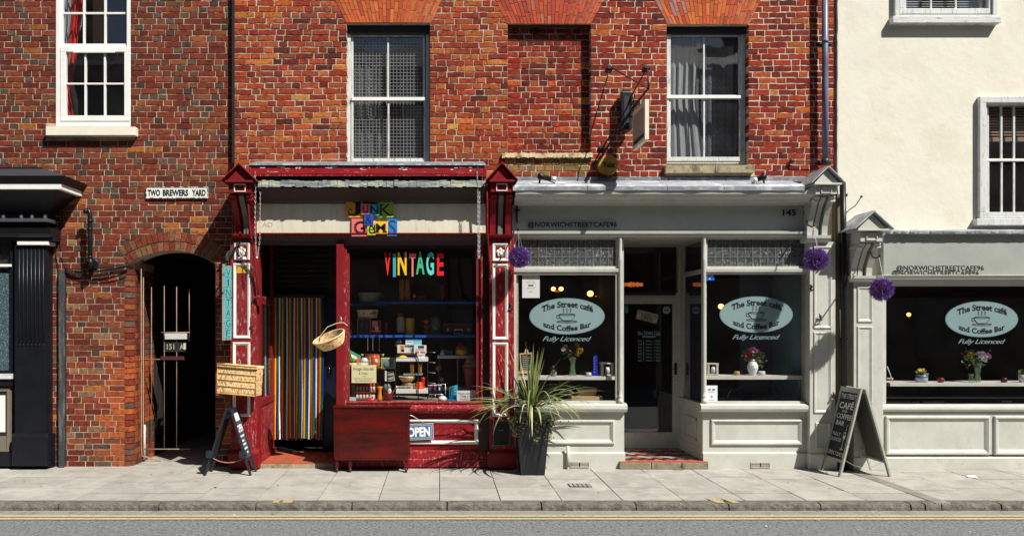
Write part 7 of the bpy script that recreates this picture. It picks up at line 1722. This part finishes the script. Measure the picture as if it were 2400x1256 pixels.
for i in range(6): box3(t, 'rung', 1391, 838 + i * 6.5, 1395, 840 + i * 6.5, .135, .006, C(120, 140, 210))
def crate(px, py, Y, w_, h_, lab):
    t = T('wooden_lantern', lab, 'lantern', P(px, py, Y)); gy2 = C(190, 185, 170); gm = mat('driftwood', C(190, 185, 168), rough=.85, var=.2, bump=.3)
    for (a, e, c, g) in ((px - w_, py - h_, px + w_, py - h_ + 3), (px - w_, py - 3, px + w_, py), (px - w_ + 1, py - h_ + 3, px - w_ + 6, py - 3), (px + w_ - 6, py - h_ + 3, px + w_ - 1, py - 3)): MB().pb(a, e, c, g, Y, .12).obj('lantern_slat', gm, t, bev=.002)
    pot(t, 'jar', px, py - 4, Y + .03, [(5, 0), (5.5, 10), (4, 16)], C(200, 205, 200))
crate(1424, 880, .1, 15, 30, 'grey driftwood lantern at the right end of the left café shelf')
crate(1671, 879, .1, 14, 28, 'grey driftwood lantern at the left end of the right café shelf')
t = T('wooden_crate', 'two pale wooden trays stacked under the left café shelf', 'tray', P(1380, 940, .3)); wd = C(190, 165, 120)
MB().hexa([P(1352, 911, .2), P(1400, 911, .2), P(1396, 926, .2), P(1356, 926, .2), P(1352, 911, .4), P(1400, 911, .4), P(1396, 926, .4), P(1356, 926, .4)], wd).obj('upper_tray', m_attrm, t); MB().pb(1340, 929, 1413, 938, .12, .3, wd).obj('lower_tray', m_attrm, t)
t = T('flower_vase', 'white porcelain vase with red and pink roses on the right café shelf', 'vase', P(1764, 880, .12))
pot(t, 'vase', 1764, 880, .12, [(6, 0), (7, 2), (11.5, 14), (12.5, 22), (9, 31), (5.5, 34), (7.5, 38)], C(235, 240, 238)); b = MB()
for i in range(9): b.ell(*P(1757 + (i * 5) % 13, 850 + (i * 7) % 20, .055), .006, .003, .006, 6, 4, (C(190, 120, 140), C(120, 150, 150))[i % 2])
b.obj('painted_sprigs', m_attr, t)
greens(t, 1766, 838, .12, 12, 6, 90, rr); blooms(t, 1764, 830, .12, [(-12, 1, 8, C(190, 30, 45)), (-8, -8, 7, C(220, 150, 190)), (0, -10, 8, C(205, 140, 185)), (8, -7, 7, C(225, 175, 205)), (16, -2, 6, C(200, 110, 150)), (-20, -8, 4, C(110, 140, 70))], rr); greens(t, 1778, 842, .12, 6, 7, 60, rr, (.16, .17, .09, 1))
t = T('honey_jar', 'small amber jar left of the porcelain vase', 'jar', P(1727, 880, .12)); pot(t, 'jar', 1727, 880.5, .12, [(6, 0), (6.8, 2), (6.8, 9), (5.5, 11)], C(170, 140, 80))
t = T('candle_holder', 'clear glass candle holder right of the porcelain vase', 'candle', P(1784, 880, .12)); pot(t, 'holder', 1785, 880.5, .12, [(7, 0), (8, 4), (8, 9), (7.4, 11)], C(205, 208, 210))
t = T('cafe_table', 'dark café table and chair backs in the gloom below the right shelf', 'table', P(1770, 945, .9)); box3(t, 'table_edge', 1680, 914, 1890, 916, .8, .4, C(70, 90, 110)); 
for px in (1725, 1812): MB().tube([P(px + 20 * math.cos(q * .4), 935 - 26 * math.sin(q * .4), .6) for q in range(9)], .008, 6).obj('chair_back', m_iron, t)
for a, c in ((1685, 1740), (1765, 1830)): box3(t, 'rail', a, 932, c, 938, .4, .02, C(75, 80, 95))
# far right window
t = T('easel_board', 'edge of a small white easel board at the left of the far right window', 'easel', P(2080, 890, .1)); MB().tube([P(2079, 858, .1), P(2092, 892, .06)], .006, 5, W).obj('easel_leg', m_attr, t); box3(t, 'easel_ledge', 2079, 885, 2094, 888, .05, .03, w1_); MB().tube([P(2088, 887, .06), P(2094, 896, .06)], .005, 5, w1_).obj('easel_foot', m_attr, t)
t = T('succulent_pot', 'yellow green succulent in a blue rimmed white pot on the far right shelf', 'potted plant', P(2160, 897, .12)); pot(t, 'pot', 2160, 897, .12, [(12, 0), (13, 12), (13.5, 19)], W, cols=[C(205, 212, 215), C(90, 110, 150)])
for i in range(34):
    a = rr.uniform(0, 6.28); el = rr.uniform(.1, 1.3); c = P(2160, 877, .12); d = Vector((math.cos(a) * math.cos(el), math.sin(a) * math.cos(el), math.sin(el))); b = MB(); b.tube([c, c + d * .05, c + d * .085], [.004, .010, .001], 5, C(215, 190, 80) if rr.random() < .6 else C(120, 130, 50)); b.obj('fleshy_leaf', m_petal, t)
for (px, lab) in ((2205, 'red glass tealight right of the succulent on the far right shelf'), (2353, 'dark red glass tealight near the right edge of the far right shelf')):
    t = T('tealight', lab, 'candle', P(px, 896, .1)); pot(t, 'holder', px, 896, .1, [(5, 0), (7.5, 4), (7, 9), (5.5, 11)], C(125, 30, 30) if px < 2300 else C(70, 20, 22))
t = T('flower_vase', 'fluted glass vase with yellow and white daisies on the far right shelf', 'vase', P(2288, 896, .12)); pot(t, 'vase', 2291, 896, .12, [(7, 0), (7.5, 3), (5, 16), (7, 34), (10, 46)], W, m=g_obj)
pot(t, 'small_jug', 2276, 896, .1, [(5, 0), (5.5, 3), (4, 10), (5.5, 20)], W, m=g_obj)
for i in range(8): MB().tube([P(2291 + (i - 4) * .8, 893, .12), P(2289 + (i - 4) * 1.2, 860, .12), P(2288 + (i - 4) * 4, 836, .12)], .003, 4, (.10, .2, .05, 1)).obj('stem', m_petal, t)
greens(t, 2282, 842, .12, 13, 8, 90, rr); blooms(t, 2288, 834, .12, [(-22, 4, 7, C(205, 190, 50)), (-15, -4, 7, C(215, 195, 60)), (-8, -3, 6, C(190, 180, 50)), (-13, 5, 6, C(205, 190, 50)), (-14, -12, 4, C(110, 130, 60)), (6, -5, 7, C(220, 190, 220)), (14, -4, 8, C(242, 242, 244)), (20, 2, 8, C(240, 240, 242)), (10, 6, 6, C(240, 240, 244)), (20, 10, 6, C(238, 238, 240)), (28, 2, 7, C(215, 130, 190)), (26, -4, 5, C(215, 130, 190))], rr)
t = T('flower_pot', 'white pot with a small green plant cut by the right edge of the photo', 'potted plant', P(2398, 896, .12)); pot(t, 'pot', 2400, 896, .12, [(9, 0), (11, 8), (12, 18)], C(225, 230, 228)); greens(t, 2400, 873, .12, 5, 4, 40, rr)
t = T('wire_shelf', 'thin metal rails low inside the far right window', 'rail', P(2240, 935, .3)); 
for (a, c, y) in ((2078, 2400, 931), (2080, 2134, 941), (2140, 2155, 941), (2165, 2213, 941), (2350, 2372, 940)): MB().pb(a, y, c, y + 1.4, .3, .02).obj('metal_rail', m_alu, t)
# roses and wall fittings of the pilasters
for (px, py, Y, lab) in ((1923, 742, -.18, 'small curly iron hook on the upper panel of the tall sage pilaster'), (1902, 672, -.14, 'little dark iron cleat at the left edge of the tall sage pilaster'), (1955, 925, -.17, 'small iron cleat low on the tall sage pilaster'), (1197, 715, -.16, 'dark iron cleat at the right edge of the right red pilaster')):
    t = T('iron_hook', lab, 'hook', P(px, py, Y)); MB().tube([P(px - 3, py - 6, Y), P(px + 2, py, Y - .03), P(px - 2, py + 6, Y - .03), P(px + 4, py + 8, Y)], .009, 6).obj('hook_rod', m_iron, t); MB().ell(*P(px, py, Y - .0), .02, .015, .02, 8, 6).obj('hook_boss', m_iron, t)
# ================================================================ the other side of the street (seen only in reflections)
opp = T('terrace_house', 'long brick terrace with slate roof across the street', 'terrace', (0, -14, 0))
MB().box(-45, 45, -19, -12.2, -.02, 9.2).obj('wall', mat('far_brick', (.11, .045, .03, 1), rough=.9, var=.3, scale=9, bump=.3), opp)  # terrace made taller and longer to block sky light
MB().mould([(-12.0, 9.2), (-19.2, 9.2), (-15.5, 11.0)], -45.2, 45.2).obj('roof', mat('slate', (.05, .05, .06, 1), rough=.7, var=.3, scale=20, bump=.4), opp)
for x in (-12, -5.6, -4.3, 3, 9.5, 16): MB().box(x, x + .75, -16.0, -15.1, 9, 12.6).obj('chimney', mat('far_brick'), opp)
for i in range(14):
    for z in (.9, 4.2, 6.9):
        MB().box(-20.5 + i * 3.4, -19.3 + i * 3.4, -12.25, -12.17, z, z + 1.7).obj('window', mat('dull_pane', (.03, .035, .04, 1), rough=.15, spec=.6), opp)
MB().box(-60, 60, -12.2, -11.2, -.12, .0).obj('pavement', m_joint, kind='structure')
